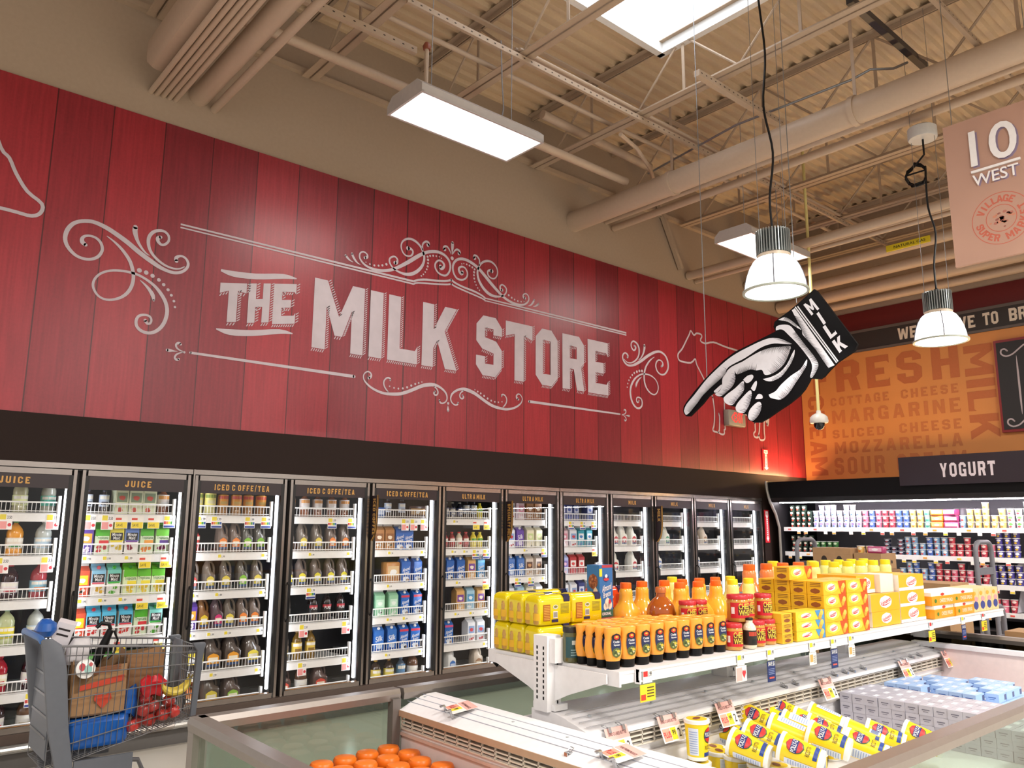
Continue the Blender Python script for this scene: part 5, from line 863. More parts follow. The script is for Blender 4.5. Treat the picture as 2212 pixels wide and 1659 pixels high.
b = MB(); b.box(2.75, 7.06, 2.348, 2.362, SHZ-.048, SHZ+.004, HOODM); b.box(2.75, 7.06, 2.344, 2.349, SHZ-.006, SHZ+.004, GW); b.box(2.75, 7.06, 2.344, 2.349, SHZ-.048, SHZ-.04, GW); b.box(2.75, 2.757, 2.340, 2.37, SHZ-.055, SHZ+.008, GW); part('price_channel', b, gs)
def upright(x, first=False):
    b = MB(); z0, z1 = .8385, 1.165 if first else SHZ-.012
    b.box(x, x+.085, 2.735, 2.825, z0, z1, GW)
    n = 13
    for k in range(n):
        z = z0+.05+k*.024
        if z > z1-.04: break
        for y in (2.755, 2.797): b.box(x-.0012, x+.001, y, y+.008, z, z+.014, BLACK)
    for k in range(8): b.box(x+.06, x+.068, 2.7338, 2.7352, z0+.03+k*.024, z0+.044+k*.024, BLACK)
    b.box(x+.025, x+.105, 2.712, 2.855, z0+.004, z0+.03, GW)
    if first: b.box(x+.015, x+.105, 2.70, 2.735, SHZ-.0, z1-.01, GW)
    return b
for i, x in enumerate((2.58, 3.95, 5.3, 6.55)): part('upright', upright(x, i == 0), gs)
for i, x in enumerate((2.63, 3.99, 5.34, 6.59)):
    for s in (-1, 1):
        b = MB(); yb = 2.74 if s < 0 else 2.82; ye = 2.42 if s < 0 else 3.16
        b.add([(x+e, y, z) for e in (-.004, .004) for y, z in ((yb, SHZ-.012), (ye, SHZ-.012), (ye, SHZ-.05), (yb+s*.09, SHZ-.13), (yb, SHZ-.17))], [(0, 1, 2, 3, 4), (9, 8, 7, 6, 5)]+[(i_, (i_+1) % 5, 5+(i_+1) % 5, 5+i_) for i_ in range(5)], GW); part('bracket', b, gs)
# price cards
def shelf_tag(x, kind, lab):
    t = thing('price_tag', lab, 'price tag', (x, 2.342, SHZ-.004), group=None); b = MB(); F_ = FX(-.0032); dark = C('2b2b3a', .5)
    b.box(-.03, .03, -.0022, 0, -.05, 0, C('f4f2ea', .5)); b.box(-.028, 0, -.003, -.002, -.024, -.002, C('e3cd2e' if kind != 'red' else 'cc2c2c', .5)); b.text('1.99', .015, -.024, .02, dark, F_, width=.022)
    if kind == 'save': b.box(-.036, .036, -.0022, 0, -.155, -.055, C('1d2f66', .45)); b.text('SAVE $5', 0, -.078, .02, WHITE, F_, width=.058); b.add([F_(*p) for p in ((-.022, -.14), (.022, -.14), (.022, -.132), (-.022, -.132))], [(0, 1, 2, 3)], C('d8584c', .5)); [b.box(-.026, .026, -.003, -.0022, -.095-.008*i, -.092-.008*i, C('7f8cb8', .5)) for i in range(4)]
    elif kind == 'heart': b.box(-.045, .045, -.0022, 0, -.125, -.052, C('f6e6e4', .5)); b.box(-.04, .005, -.003, -.002, -.12, -.06, C('f0b4ae', .5)); b.add([F_(*p) for p in ((.022, -.112), (.038, -.085), (.032, -.072), (.022, -.078), (.012, -.072), (.006, -.085))], [tuple(range(6))], C('d83a44', .5))
    elif kind == 'red': b.box(-.05, .05, -.0022, 0, -.125, -.055, C('efd22e', .5)); b.box(-.045, -.015, -.003, -.002, -.118, -.095, C('d8402c', .5)); [b.box(-.005, .04, -.003, -.002, -.072-.012*i, -.067-.012*i, C('5c4c20', .5)) for i in range(4)]
    else: b.box(-.036, .036, -.0022, 0, -.115, -.052, C('f6f0e4', .5)); b.box(-.03, .0, -.003, -.002, -.1, -.062, C('f0a45c', .5)); [b.box(.006, .03, -.003, -.002, -.075-.01*i, -.07-.01*i, C('9c8f80', .5)) for i in range(4)]
    part('printed_card', b, t)
for x, k, lab in ((2.80, 'red', 'red and yellow tag under the squeeze bottles'), (3.5, 'heart', 'pink tag with red heart under the shelf edge'), (3.765, 'save', 'dark blue savings tag under the white sauce bottle'), (4.176, 'plain', 'orange and white tag left of the second blue savings tag'), (4.407, 'save', 'dark blue savings tag under the cheese loaf boxes'), (4.61, 'plain', 'orange and white tag right of the second blue savings tag'), (5.71, 'red', 'red and yellow tag under the cheese cases'), (6.247, 'save', 'dark blue savings tag under the cheese spread'), (6.63, 'red', 'yellow tag nearest the far shelf end')): shelf_tag(x, k, lab)
CLIP = mat('clip_steel', 'b4b6ba', .2, .9)
def clip(b, x, y, z): b.box(x-.012, x+.012, y, y+.03, z, z+.004, CLIP); b.box(x-.008, x+.008, y-.006, y, z-.02, z+.004, CLIP); b.tube([(x-.01, y+.015, z+.006), (x-.01, y+.03, z+.018), (x+.01, y+.03, z+.018), (x+.01, y+.015, z+.006)], .0018, CLIP, 5)
def sale_card(loc, rx, rz, lab, words_, clip_at=1):
    t = thing('sale_card', lab, 'price card', loc); t.rotation_euler = (rx, 0, rz); b = MB(); F_ = FX(-.0028)
    b.box(-.072, .072, -.0012, 0, -.115, 0, C('f6f2ee', .45)); b.box(-.072, .072, -.002, -.001, -.05, 0, C('f0b8ae', .5)); b.text(words_, 0, -.033, .014, C('5a3034', .5), F_, width=.115)
    b.box(-.064, -.012, -.002, -.001, -.11, -.056, C('f0a48c', .5)); b.text('PLUS', -.036, -.095, .026, C('cc2430', .5), F_, width=.05); b.box(-.008, .03, -.002, -.001, -.108, -.056, C('f0dc30', .5)); b.text('99', .012, -.088, .022, C('33302a', .5), F_, width=.022); b.text('2', .05, -.1, .038, C('33302a', .5), F_, width=.018)
    part('printed_card', b, t)
    for s in (-.045, .045): b = MB(); clip(b, s, -.004, 0) if clip_at > 0 else clip(b, s, -.004, -.118); part('clip', b, t, 'steel clip')
for i, (x, w_) in enumerate(((2.71, 'LAND O LAKES BUTTER'), (3.06, 'LAND O LAKES BUTTER'), (3.505, 'POLLY-O RICOTTA'), (4.50, 'MOZZARELLA'), (5.52, 'MOZZARELLA'), (6.2, 'BUTTER'))):
    sale_card((x+.03, 2.478, .802), math.radians(-24), 0, 'pink and yellow sale card on the near hood, %s from the upright' % nth(i+1), w_)
for y, lab in ((3.08, 'pink sale card lying on the end hood near its back corner'), (2.10, 'pink sale card lying on the end hood beside the tubs')):
    t = thing('sale_card', lab, 'price card', (2.36, y, .834)); t.rotation_euler = (math.radians(-80), 0, math.radians(-90-20)); b = MB(); F_ = FX(-.0028)
    b.box(-.075, .075, -.0012, 0, -.06, .06, C('f6f2ee', .45)); b.box(-.075, .075, -.002, -.001, .008, .06, C('f0b8ae', .5)); b.text('PURE PREMIUM JUICE', 0, .02, .013, C('5a3034', .5), F_, width=.12)
    b.box(-.066, -.012, -.002, -.001, -.055, 0, C('f0a48c', .5)); b.text('PLUS', -.038, -.04, .026, C('cc2430', .5), F_, width=.05); b.box(-.008, .03, -.002, -.001, -.055, 0, C('f0dc30', .5)); b.text('99', .012, -.036, .022, C('33302a', .5), F_, width=.022)
    part('printed_card', b, t)
    for s in (-.05, .05): b = MB(); clip(b, s, -.01, -.064); part('clip', b, t, 'steel clip')
def loose_clip():
    b = MB(); clip(b, 0, 0, 0); return solo('sign_clip', b, 'clip', 'clip')
for i, x in enumerate((4.16, 4.28, 4.72, 4.85, 4.94, 5.08, 5.78, 5.9)): place('clip', loose_clip, (x, 2.50, .797), 0, 'empty steel clip on the near hood, %s from the uprights end' % nth(i+1), 'empty hood clips')
place('clip', loose_clip, (2.29, 2.32, .80), math.radians(-90), 'empty steel clip on the end hood near the upright', 'empty hood clips')
SHZ += .0028; DK += .001
# ================================================================ goods on the island shelf
def patch(b, u0, u1, v0, v1, m, F, n=6):
    b.add([F(u0+(u1-u0)*i/n, v) for v in (v0, v1) for i in range(n+1)], [(i, i+1, n+2+i, n+1+i) for i in range(n)], m)
def oval(b, cu, cv, ru, rv, m, F, rows=7, n=6):
    for k in range(rows):
        v0, v1 = -1+2*k/rows, -1+2*(k+1)/rows
        a0, a1 = math.sqrt(max(0, 1-v0*v0)), math.sqrt(max(0, 1-v1*v1))
        b.add([F(cu+ru*a0*(-1+2*i/n), cv+rv*v0) for i in range(n+1)]+[F(cu+ru*a1*(-1+2*i/n), cv+rv*v1) for i in range(n+1)], [(i, i+1, n+2+i, n+1+i) for i in range(n)], m)
def ell(rx, ry, z, n=20): return [(rx*math.cos(2*PI*i/n), ry*math.sin(2*PI*i/n), z) for i in range(n)]
def squeeze():
    t = thing('squeeze_bottle', 'bottle', 'bottle'); b = MB()
    b.loft([ell(.034, .022, .032), ell(.037, .0235, .036), ell(.043, .025, .06), ell(.045, .0255, .075), ell(.042, .0245, .105), ell(.0385, .023, .125), ell(.041, .024, .15), ell(.0425, .0245, .163), ell(.041, .024, .1685), ell(.036, .02, .171)], C('f6a53a', .28, coat=.2)); part('body', b, t)
    b = MB(); b.loft([ell(.033, .021, 0), ell(.034, .0215, .004), ell(.0335, .0215, .036), ell(.03, .02, .04)], BLACK); part('cap', b, t)
    def F(u, v):
        k = (.043+(.0385-.043)*max(0, min(1, (v-.075)/.05)))
        return (u, -.0262*math.sqrt(max(0, 1-(u/.046)**2))-.0006-(.0012 if v < .11 else 0), v)
    G1 = lambda u, v: tuple(p-q for p, q in zip(F(u, v), (0, .0005, 0))); G2 = lambda u, v: tuple(p-q for p, q in zip(F(u, v), (0, .001, 0)))
    b = MB(); oval(b, .002, .098, .027, .05, C('1f2a52', .4), F); oval(b, .002, .132, .024, .015, C('15130f', .4), G1); oval(b, .002, .131, .014, .010, C('c2382a', .4), G2); oval(b, .002, .133, .007, .004, C('e8b83a', .4), lambda u, v: tuple(p-q for p, q in zip(F(u, v), (0, .0014, 0))))
    oval(b, .002, .068, .023, .021, C('55602e', .45), G1)
    for i in range(9): a = i*2.4; oval(b, .002+.015*math.cos(a)*(.4+.06*i), .068+.013*math.sin(a)*(.4+.06*i), .006, .004, C(random.choice(['a8b06a', '7f9a48', 'd8c8a0', '3c4a22']), .45), G2, 4, 3)
    oval(b, .01, .074, .008, .006, C('e8b43a', .4), lambda u, v: tuple(p-q for p, q in zip(F(u, v), (0, .0014, 0))), 4, 3)
    b.text('Cheddar', .002, .108, .010, WHITE, G2, 'sans', .034); b.text('Squeeze', .002, .097, .0075, WHITE, G2, 'sans', .032)
    part('printed_label', b, t); return t
for r in range(5):
    for k in range(9):
        if (r == 4 and k in (0, 6, 7, 8)) or (r >= 2 and k == 8) or (r == 3 and k == 7): continue
        place('squeeze', squeeze, (2.697+.0975*k+random.uniform(-.0015, .0015), 2.443+.0575*r+random.uniform(-.001, .001), SHZ), random.uniform(-.02, .02)-.2,
              'orange squeeze bottle, %s row from the shelf edge, %s from the upright' % (nth(r+1), nth(k+1)), 'orange squeeze bottles on the front shelf')
def jar(body, lid, lab, r, h, word=None, labword=WHITE):
    def build():
        t = thing('food_jar', 'jar', 'jar'); b = MB(); b.lathe([(r*.9, 0), (r, .008), (r, h*.74), (r*.93, h*.82), (r*.9, h*.85)], C(body, .15, coat=.5), 20); part('body', b, t)
        b = MB(); b.lathe([(r*.97, h*.84), (r*.98, h*.86), (r*.98, h*.97), (r*.92, h)], C(lid, .35), 24); part('lid', b, t)
        b = MB(); b.lathe([(r*1.012, h*.14), (r*1.012, h*.72)], C(lab, .4), 14, caps=(False, False), arc=(-PI*.95, -PI*.05))
        if word: 
            for i, w_ in enumerate(word): b.text(w_, 0, h*(.48-.24*i), h*.22, C('f0dc50', .4), lambda u, v: (r*1.03*math.sin(u/r), -r*1.03*math.cos(u/r), v), 'sans', r*1.25)
            b.lathe([(r*1.022, h*.25), (r*1.022, h*.6)], C('5c1a14', .4), 5, arc=(-PI*.72, -PI*.28), caps=(False, False)); b.lathe([(r*1.024, h*.3), (r*1.024, h*.55)], WHITE, 3, arc=(-PI*.92, -PI*.82), caps=(False, False))
        else: b.lathe([(r*1.022, h*.5), (r*1.022, h*.62)], C('c8d4d0', .4), 6, arc=(-PI*.7, -PI*.3), caps=(False, False)); [b.lathe([(r*1.022, h*(.2+.07*i)), (r*1.022, h*(.23+.07*i))], C('8fb0b4', .4), 6, arc=(-PI*.75, -PI*.25), caps=(False, False)) for i in range(3)]
        part('printed_label', b, t); return t
    return build
place('olive', jar('5a5a34', '2a2624', '2c5054', .037, .155), (2.675, 2.68, SHZ), 0, 'dark-lidded olive jar with teal label beside the upright')
VJ = 'red-lidded cheese sauce jars'
for i, (x, y, z, k, lab) in enumerate(((3.685, 2.47, SHZ+.128, 'b', 'largest red-lidded cheese sauce jar on the upper tier'), (3.80, 2.50, SHZ+.128, 's', 'red-lidded cheese jar in the middle of the upper tier'), (3.905, 2.46, SHZ+.128, 's', 'red-lidded cheese jar at the loaf box end of the upper tier'),
                          (3.585, 2.435, SHZ, 's', 'red-lidded cheese jar touching the squeeze bottles'), (3.60, 2.545, SHZ, 's', 'red-lidded cheese jar just behind the white sauce bottle'), (3.79, 2.435, SHZ, 's', 'front red-lidded cheese jar right of the white sauce bottle'), (3.90, 2.44, SHZ, 's', 'red-lidded cheese jar on the shelf next to the yellow boxes'), (3.70, 2.56, SHZ, 's', 'red-lidded cheese jar in the second row behind the white bottle'), (3.83, 2.55, SHZ, 's', 'red-lidded cheese jar in the second row under the upper tier'),
                          (3.495, 2.645, SHZ+.1, 's', 'red-lidded cheese jar behind the squeeze bottles by the amber bottle'), (3.59, 2.645, SHZ+.1, 's', 'red-lidded cheese jar right of the amber bottle'))):
    if k == 'b': place('bigjar', jar('c8913c', 'c42a34', 'c8202c', .056, .132, ('CHEEZ', 'WHIZ')), (x, y, z), -.25, lab, VJ)
    else: place('island_jar', jar('c8913c', 'c42a34', 'c8202c', .046, .127, ('CHEEZ', 'WHIZ')), (x, y, z), -.3, lab, VJ)
b = MB(); b.box(3.445, 3.645, 2.598, 2.692, SHZ, SHZ+.0995, C('e8b43a', .5)); solo('cardboard_tray', b, 'low yellow tray under the jars behind the squeeze bottles', 'tray')
place('whiteb', bottle('ece2c8', '2a2420', '141414', .15, .034, (.12, .6), 'b8402c', neck=.016), (3.685, 2.405, SHZ), 0, 'white sauce bottle with black cap in front of the jars')
def amber():
    t = thing('syrup_bottle', 'b', 'bottle'); b = MB(); b.lathe([(.06, 0), (.075, .02), (.078, .06), (.07, .095), (.045, .125), (.026, .14), (.024, .165)], C('a85418', .08, coat=.6), 24); part('body', b, t); b = MB(); b.lathe([(.028, .16), (.028, .185), (.024, .19)], C('c06a2c', .3), 14); part('cap', b, t)
    b = MB(); b.lathe([(.079, .01), (.0795, .045)], C('dcd4d0', .4), 6, arc=(-PI*.3, -PI*.02), caps=(False, False)); part('printed_label', b, t); return t
place('amber', amber, (3.455, 2.785, SHZ+.10), 0, 'round amber bottle standing among the juice jugs')
b = MB(); b.box(3.38, 3.535, 2.70, 2.865, SHZ, SHZ+.0995, C('e06a2c', .5)); solo('cardboard_tray', b, 'orange tray under the round amber bottle', 'tray')
# shrink-wrapped bottle packs
def wpack(film, deep, tape, cap_):
    def build():
        t = thing('bottle_pack', 'pack', 'bottle pack'); b = MB(); L, D, H = .216, .116, .138; m = C(film, .18, coat=.6); n = 48
        def ring(z, ins, sc):
            out = []
            for i in range(n):
                a = 2*PI*i/n; c, s = math.cos(a), math.sin(a); e = .2; x = (L/2-ins)*math.copysign(abs(c)**e, c); y = (D/2-ins)*math.copysign(abs(s)**e, s)
                q = 1-sc*(.5-.5*math.cos(2*PI*(x/L*3+.5)))*.9 if abs(s) > .4 else 1; out.append((x, y*q, z))
            return out
        b.loft([ring(0, .006, .0), ring(.006, .0008, .012), ring(.05, 0, .008), ring(.098, 0, .008), ring(.118, .003, .02), ring(.130, .010, .05), ring(.1365, .022, .05), ring(.138, .036, 0)], m); part('shrink_film', b, t)
        for s in (-1, 1):
            b = MB(); b.lathe([(.022, .004), (.026, .01), (.026, .05), (.023, .06), (.025, .075), (.022, .095), (.012, .112), (.011, .12)], C(deep, .2, coat=.4), 14, (-.088, s*.029)); b.lathe([(.0275, .022), (.0275, .056)], C('e8b42c', .35), 8, (-.088, s*.029), caps=(False, False), arc=(PI*.6, PI*1.4))
            b.M = Matrix(); part('bottle', b, t)
        F_ = FX(-D/2-.001); b = MB()
        b.box(-.085, -.04, -D/2-.001, -D/2-.0003, .02, .095, C('a8641c' if film[:2] == 'e6' else '8a2c18', .4))
        for i in range(9): b.box(-.081, -.044, -D/2-.0014, -D/2-.001, .025+.0075*i, .0285+.0075*i, C('d8a44a', .4))
        oval(b, -.005, .082, .017, .011, C('d8dcd0', .4), F_, 5, 4); oval(b, -.005, .083, .012, .006, C('8a8a40', .4), FX(-D/2-.0016), 5, 4)
        b.box(-.02, .008, -D/2-.0014, -D/2-.0004, .03, .062, C('e8e4da', .4)); [b.box(-.018+.0032*i, -.0164+.0032*i, -D/2-.0018, -D/2-.0014, .034, .058, C('4a4a46', .4)) for i in range(8)]
        b.box(-.03, .012, -D/2-.0014, -D/2-.0004, .012, .025, C('26264c', .4)); [b.box(.03, .085, -D/2-.0012, -D/2-.0004, .05+.006*i, .0525+.006*i, C('8a8420' if film[:2] == 'e6' else '8a3018', .4)) for i in range(8)]
        part('printed_panel', b, t); b = MB(); b.box(.052, .09, -D/2+.004, -D/2+.03, .126, .1385, C(tape, .3)); b.box(.052, .09, -D/2-.0015, -D/2+.006, .105, .13, C(tape, .3)); part('tape_tab', b, t)
        return t
    return build
YP = wpack('e6cf12', 'c89a4a', '23264e', 'e8d23c'); RP = wpack('d8441c', 'b8481c', '23264e', 'd84a2c')
yc = (2.925, 3.045, 3.165)
for zi, z in enumerate((SHZ, SHZ+.1385)):
    for xi, x in enumerate((2.765, 2.985)):
        for yi, y in enumerate(yc):
            if zi == 1 and xi == 1 and yi == 1: continue
            place('yp', YP, (x+(.0 if zi else .004*yi), y, z), 0, 'yellow bottle pack, %s tier, %s column from shelf end, %s row from the upright' % (['lower', 'upper'][zi], nth(xi+1), nth(yi+1)), 'yellow shrink-wrapped bottle packs')
ri = 0
for (x, y, z) in ((2.93, 2.795, SHZ), (3.15, 2.80, SHZ), (3.21, 2.925, SHZ), (3.21, 3.045, SHZ), (3.21, 3.165, SHZ), (3.43, 3.15, SHZ), (3.40, 3.14, SHZ+.1386)):
    ri += 1; place('rp', RP, (x, y, z), 0, 'red-orange bottle pack, ' + ['behind the left squeeze bottles', 'behind the middle squeeze bottles', 'beside the lower yellow packs, front row', 'beside the lower yellow packs, middle row', 'beside the lower yellow packs, back row', 'under the upright one by the juice jugs', 'standing on top behind the blue almond carton'][ri-1], 'red shrink-wrapped bottle packs')
def almond():
    t = thing('drink_carton', 'c', 'carton'); b = MB(); w, d, h = .118, .08, .265; BL = C('2f6fae', .3)
    b.box(-w/2, w/2, -d/2, d/2, 0, h, BL); part('body', b, t); b = MB(); F_ = FX(-d/2-.0012); Fs = lambda u, v: (-w/2-.0012, -u, v)
    b.box(-w*.3, w/2, -d/2-.001, -d/2-.0004, h*.945, h, C('b03a48', .4)); b.box(-w/2, -w*.3, -d/2-.001, -d/2-.0004, h*.78, h*.93, C('ecdc38', .4)); b.box(-w/2, w/2, -d/2-.001, -d/2-.0004, 0, h*.13, C('1f5a4a', .4))
    oval(b, .0, h*.74, .026, .02, C('243f80', .4), F_, 5, 4); oval(b, 0, h*.72, .024, .008, C('c83a3c', .4), FX(-d/2-.0018), 5, 4); oval(b, 0, h*.785, .012, .01, C('e4e8f0', .4), FX(-d/2-.0018), 5, 4)
    b.text('Almond', .004, h*.5, .034, WHITE, lambda u, v: (u, -d/2-.0014, v+u*.2), 'sans', .082); b.text('Breeze', .006, h*.38, .03, WHITE, lambda u, v: (u, -d/2-.0014, v+u*.2), 'sans', .066)
    for u, v, r in ((.01, .26, .03), (.03, .22, .024), (-.01, .2, .02)): oval(b, u, h*v, r*.8, r, C('ecdcc4', .4), F_, 5, 4)
    oval(b, .03, h*.29, .011, .014, C('c0304a', .4), FX(-d/2-.0018), 5, 4); b.text('ORIGINAL', .0, h*.035, .016, WHITE, FX(-d/2-.002), 'sans', .08)
    oval(b, 0, h*.68, .03, .04, C('8a4c30', .5), Fs, 7, 4); [oval(b, random.uniform(-.018, .018), h*.68+random.uniform(-.028, .028), .006, .008, C(random.choice(['a8603c', '74382a', 'b87450']), .5), lambda u, v: (-w/2-.0018, -u, v), 4, 3) for i in range(16)]; oval(b, .015, h*.42, .016, .045, C('e4ccb4', .4), Fs, 5, 4); b.box(-w/2-.001, -w/2-.0004, -d/2, d/2, 0, h*.13, C('1f5a4a', .4))
    part('printed_label', b, t); b = MB(); b.lathe([(.014, h), (.014, h+.012), (.012, h+.014)], WHITE, 12); part('cap', b, t); return t
place('almond', almond, (3.20, 2.985, SHZ+.1386), .12, 'blue almond drink carton standing among the yellow bottle packs')
# juice jugs
def jjug(body, cap, lab, s=1.0, labz=(.02, .1)):
    def build():
        t = thing('juice_jug', 'jug', 'jug'); b = MB(); sq = lambda r, z, c: rr(0, 0, r*s, r*s, z*s, c*s, 4)
        b.loft([sq(.064, 0, .03), sq(.071, .01, .035), sq(.072, .12, .035), sq(.068, .15, .04), sq(.058, .175, .045), sq(.044, .198, .042), sq(.037, .215, .036), sq(.036, .24, .035), sq(.036, .262, .035), sq(.03, .275, .029), sq(.025, .28, .024)], C(body, .22, coat=.3)); part('body', b, t)
        b = MB(); b.lathe([(.03*s, .274*s), (.031*s, .28*s), (.03*s, .303*s), (.027*s, .306*s)], C(cap, .35), 20); part('cap', b, t)
        b = MB(); b.loft([rr(0, 0, .0725*s, .0725*s, z*s, .036*s, 4) for z in labz], C(lab, .4), True, (False, False)); part('printed_label', b, t); return t
    return build
JO = jjug('f9b236', 'fb6c18', 'f6c060'); JL = jjug('ece68c', 'f0d820', '2d5ca8'); JB = jjug('f58c4c', 'f26a1c', '93a4cc', 1.22, (.02, .17))
JG = 'juice jugs on the back shelf'
for i, (x, y) in enumerate(((3.37, 2.955), (3.625, 2.79), (3.79, 2.79), (3.955, 2.79), (3.54, 2.985), (3.705, 2.96), (3.87, 2.96), (4.035, 2.96), (4.2, 2.965))):
    place('island_jo', JO, (x, y, SHZ), .1, 'orange juice jug with orange cap, %s, %s along the shelf' % (['front row', 'back row'][y > 2.93], nth(i+1)), JG)
for i, (x, y) in enumerate(((4.12, 2.79), (4.285, 2.79), (4.365, 2.97), (4.0, 3.135))):
    place('island_jl', JL, (x, y, SHZ), .1, 'pale lemonade jug with yellow cap among orange jugs, %s one along' % nth(i+1), JG)
for i, x in enumerate((4.56, 4.76, 4.96, 5.16)):
    place('island_jb', JB, (x, 2.96, SHZ), 0, 'tall orange jug with blue-grey label behind the loaf boxes, %s from the upright' % nth(i+1), JG)
JY = jjug('ece68c', 'f0d820', 'e8e070', 1.22, (.02, .17))
for i, (x, y) in enumerate(((5.16, 3.155), (5.36, 2.96))): place('island_jy', JY, (x, y, SHZ), 0, 'tall pale lemonade jug with yellow cap, %s of two behind the top loaf box' % nth(i+1), JG)
for i in range(10): place('island_jy', JY, (5.57+.2*(i//2)+.04*(i % 2), 2.92+.19*(i % 2), SHZ), 0, 'tall lemonade jug behind the cheese cases, %s from the upright' % nth(i+1), JG, scale=.985)
# cheese loaf boxes
def logo(b, u, v, w, h, F, F2, word='Velveeta'):
    oval(b, u, v, w/2, h/2, WHITE, F, 7, 4); b.text(word, u, v-h*.13, h*.36, C('cc2030', .4), lambda p, q: F2(p, q+(p-u)*.22), 'sans', w*.84); b.ribbon([(u-w*.3, v-h*.27, .003), (u, v-h*.24, .006), (u+w*.34, v-h*.08, .002)], C('cc2030', .4), F2, 2, False)
def loaf(face, corner, w=.255, d=.1, h=.0745, shells=False):
    def build():
        t = thing('cheese_box', 'box', 'box'); b = MB(); Y = C(face, .35); b.box(-w/2, w/2, -d/2, d/2, 0, h, Y); part('carton', b, t); b = MB(); F_, F2 = FX(-d/2-.001), FX(-d/2-.0018)
        oval(b, -w*.14, h*.55, w*.3, h*.42, C('f6dc50', .4), FX(-d/2-.0005), 5, 4); logo(b, -w*.15, h*.56, w*.36, h*.56, F_, F2)
        b.add([F_(*p) for p in ((w*.16, h), (w/2, h), (w/2, 0), (w*.3, 0), (w*.22, h*.5))], [(0, 1, 2, 3, 4)], C(corner, .4)); [oval(b, w*.36+u, h*.45+v, .018, .016, C(c, .45), F2, 5, 4) for u, v, c in ((0, .0, 'e8b03c'), (.012, .012, 'f0c458'), (-.008, -.012, 'd89a2c'))]
        b.box(-w/2-.001, -w/2-.0004, -d*.45, d*.45, h*.06, h*.94, C('e0ac24', .4)); [b.box(-w/2-.0016, -w/2-.001, -d*.35, d*.3, h*(.6+.12*i), h*(.65+.12*i), C('7a4a20', .4)) for i in range(3)]; oval(b, 0, h*.28, d*.3, h*.2, C('8a4a24', .45), lambda u, v: (-w/2-.0016, -u, v), 5, 4)
        part('printed_label', b, t); return t
    return build
LF = loaf('f0b828', 'd8501c'); SH = loaf('f2cc3c', '4a90c8', .3, .1, .05)
LG = 'cheese loaf boxes on the front shelf'
for k, x in enumerate((4.53, 4.80)):
    for r in range(4 if k == 0 else 2):
        for z in range(4): place('loaf', LF, (x, 2.43+.105*r, SHZ+.0755*z), 0, 'yellow and red cheese loaf box, %s layer up, %s row back, %s column' % (nth(z+1), nth(r+1), nth(k+1)), LG)
place('loaf', LF, (4.50, 2.62, SHZ+.0755*4), 0, 'single cheese loaf box topmost of all the loaf boxes', LG)
for z in range(3): place('shell', SH, (4.235, 2.425, SHZ+.051*z), 0, 'flat yellow and blue shells box, %s layer up' % nth(z+1), 'yellow and blue shells boxes')
for z in range(3): place('shell', SH, (4.0, 2.53, SHZ+.051*z), PI/2, 'flat yellow box seen end-on beside the jars, %s layer up' % nth(z+1), 'yellow and blue shells boxes')
def ccase(w, h, d=.3, strip=True):
    def build():
        t = thing('cheese_case', 'case', 'case'); b = MB(); b.box(-w/2, w/2, -d/2, d/2, 0, h, C('f0ae20', .4)); part('carton', b, t); b = MB(); F_, F2 = FX(-d/2-.001), FX(-d/2-.0018)
        logo(b, 0, h*.52, min(w*.56, h*1.6), h*.74, F_, F2)
        if strip: b.box(-w/2, w/2, -d/2-.001, -d/2-.0004, 0, h*.2, C('f2f0ec', .4))
        b.box(-w/2-.001, -w/2-.0004, -d/2, d/2, 0, h, C('e8dccc' if not strip or w > .3 else 'f0ae20', .5)); part('printed_label', b, t); return t
    return build
CG = 'yellow cheese cases on the front shelf'
for i, (k, w, h, x, z, lab) in enumerate((('a', .385, .09, 5.225, 0, 'lower yellow cheese case right of the loaf boxes'), ('b', .395, .105, 5.225, .091, 'large-logo yellow cheese case on the left stack'), ('c', .375, .1, 5.62, 0, 'bottom yellow cheese case of the three-high stack'), ('c', .375, .1, 5.62, .101, 'middle yellow cheese case of the three-high stack'), ('c', .375, .1, 5.62, .202, 'top yellow cheese case of the three-high stack'))):
    place('cc'+k, ccase(w, h, strip=k != 'a' and k != 'b'), (x, 2.56, SHZ+z), 0, lab, CG)
place('ccd', ccase(.24, .11, .26), (5.10, 2.60, SHZ+.2), 0, 'yellow cheese case high on the left, partly hidden', CG)
b = MB(); b.box(5.235, 5.42, 2.44, 2.60, SHZ+.198, SHZ+.312, C('ead9cc', .55)); solo('cardboard_case', b, 'pale blank carton beside the high cheese case', 'case')
def spread():
    t = thing('cheese_spread_case', 'case', 'case'); b = MB(); w, h, d = .36, .085, .2; b.box(-w/2, w/2, -d/2, d/2, 0, h*.72, C('e89a20', .4)); b.box(-w/2+.005, w/2-.005, -d/2+.005, d/2, h*.72, h, C('f0ebe2', .4)); part('tray', b, t)
    b = MB(); F_ = FX(-d/2-.001); b.text('CHEESE SPREAD', .04, h*.22, h*.3, C('fbf0d0', .4), F_, 'sans', w*.56); oval(b, -w*.34, h*.36, .018, .014, C('4a7a2c', .4), F_, 5, 4); oval(b, 0, h*.84, .03, .01, C('c83a2c', .4), FX(-d/2+.004), 5, 4); part('printed_label', b, t); return t
for i, (x, z) in enumerate(((6.02, 0), (6.02, .086), (6.38, 0), (6.38, .086))): place('spread', spread, (x, 2.47, SHZ+z), .03*(-1)**i, 'orange cheese spread tray, %s, %s' % (['left stack', 'right stack'][i//2], ['lower', 'upper'][i % 2]), 'cheese spread trays')
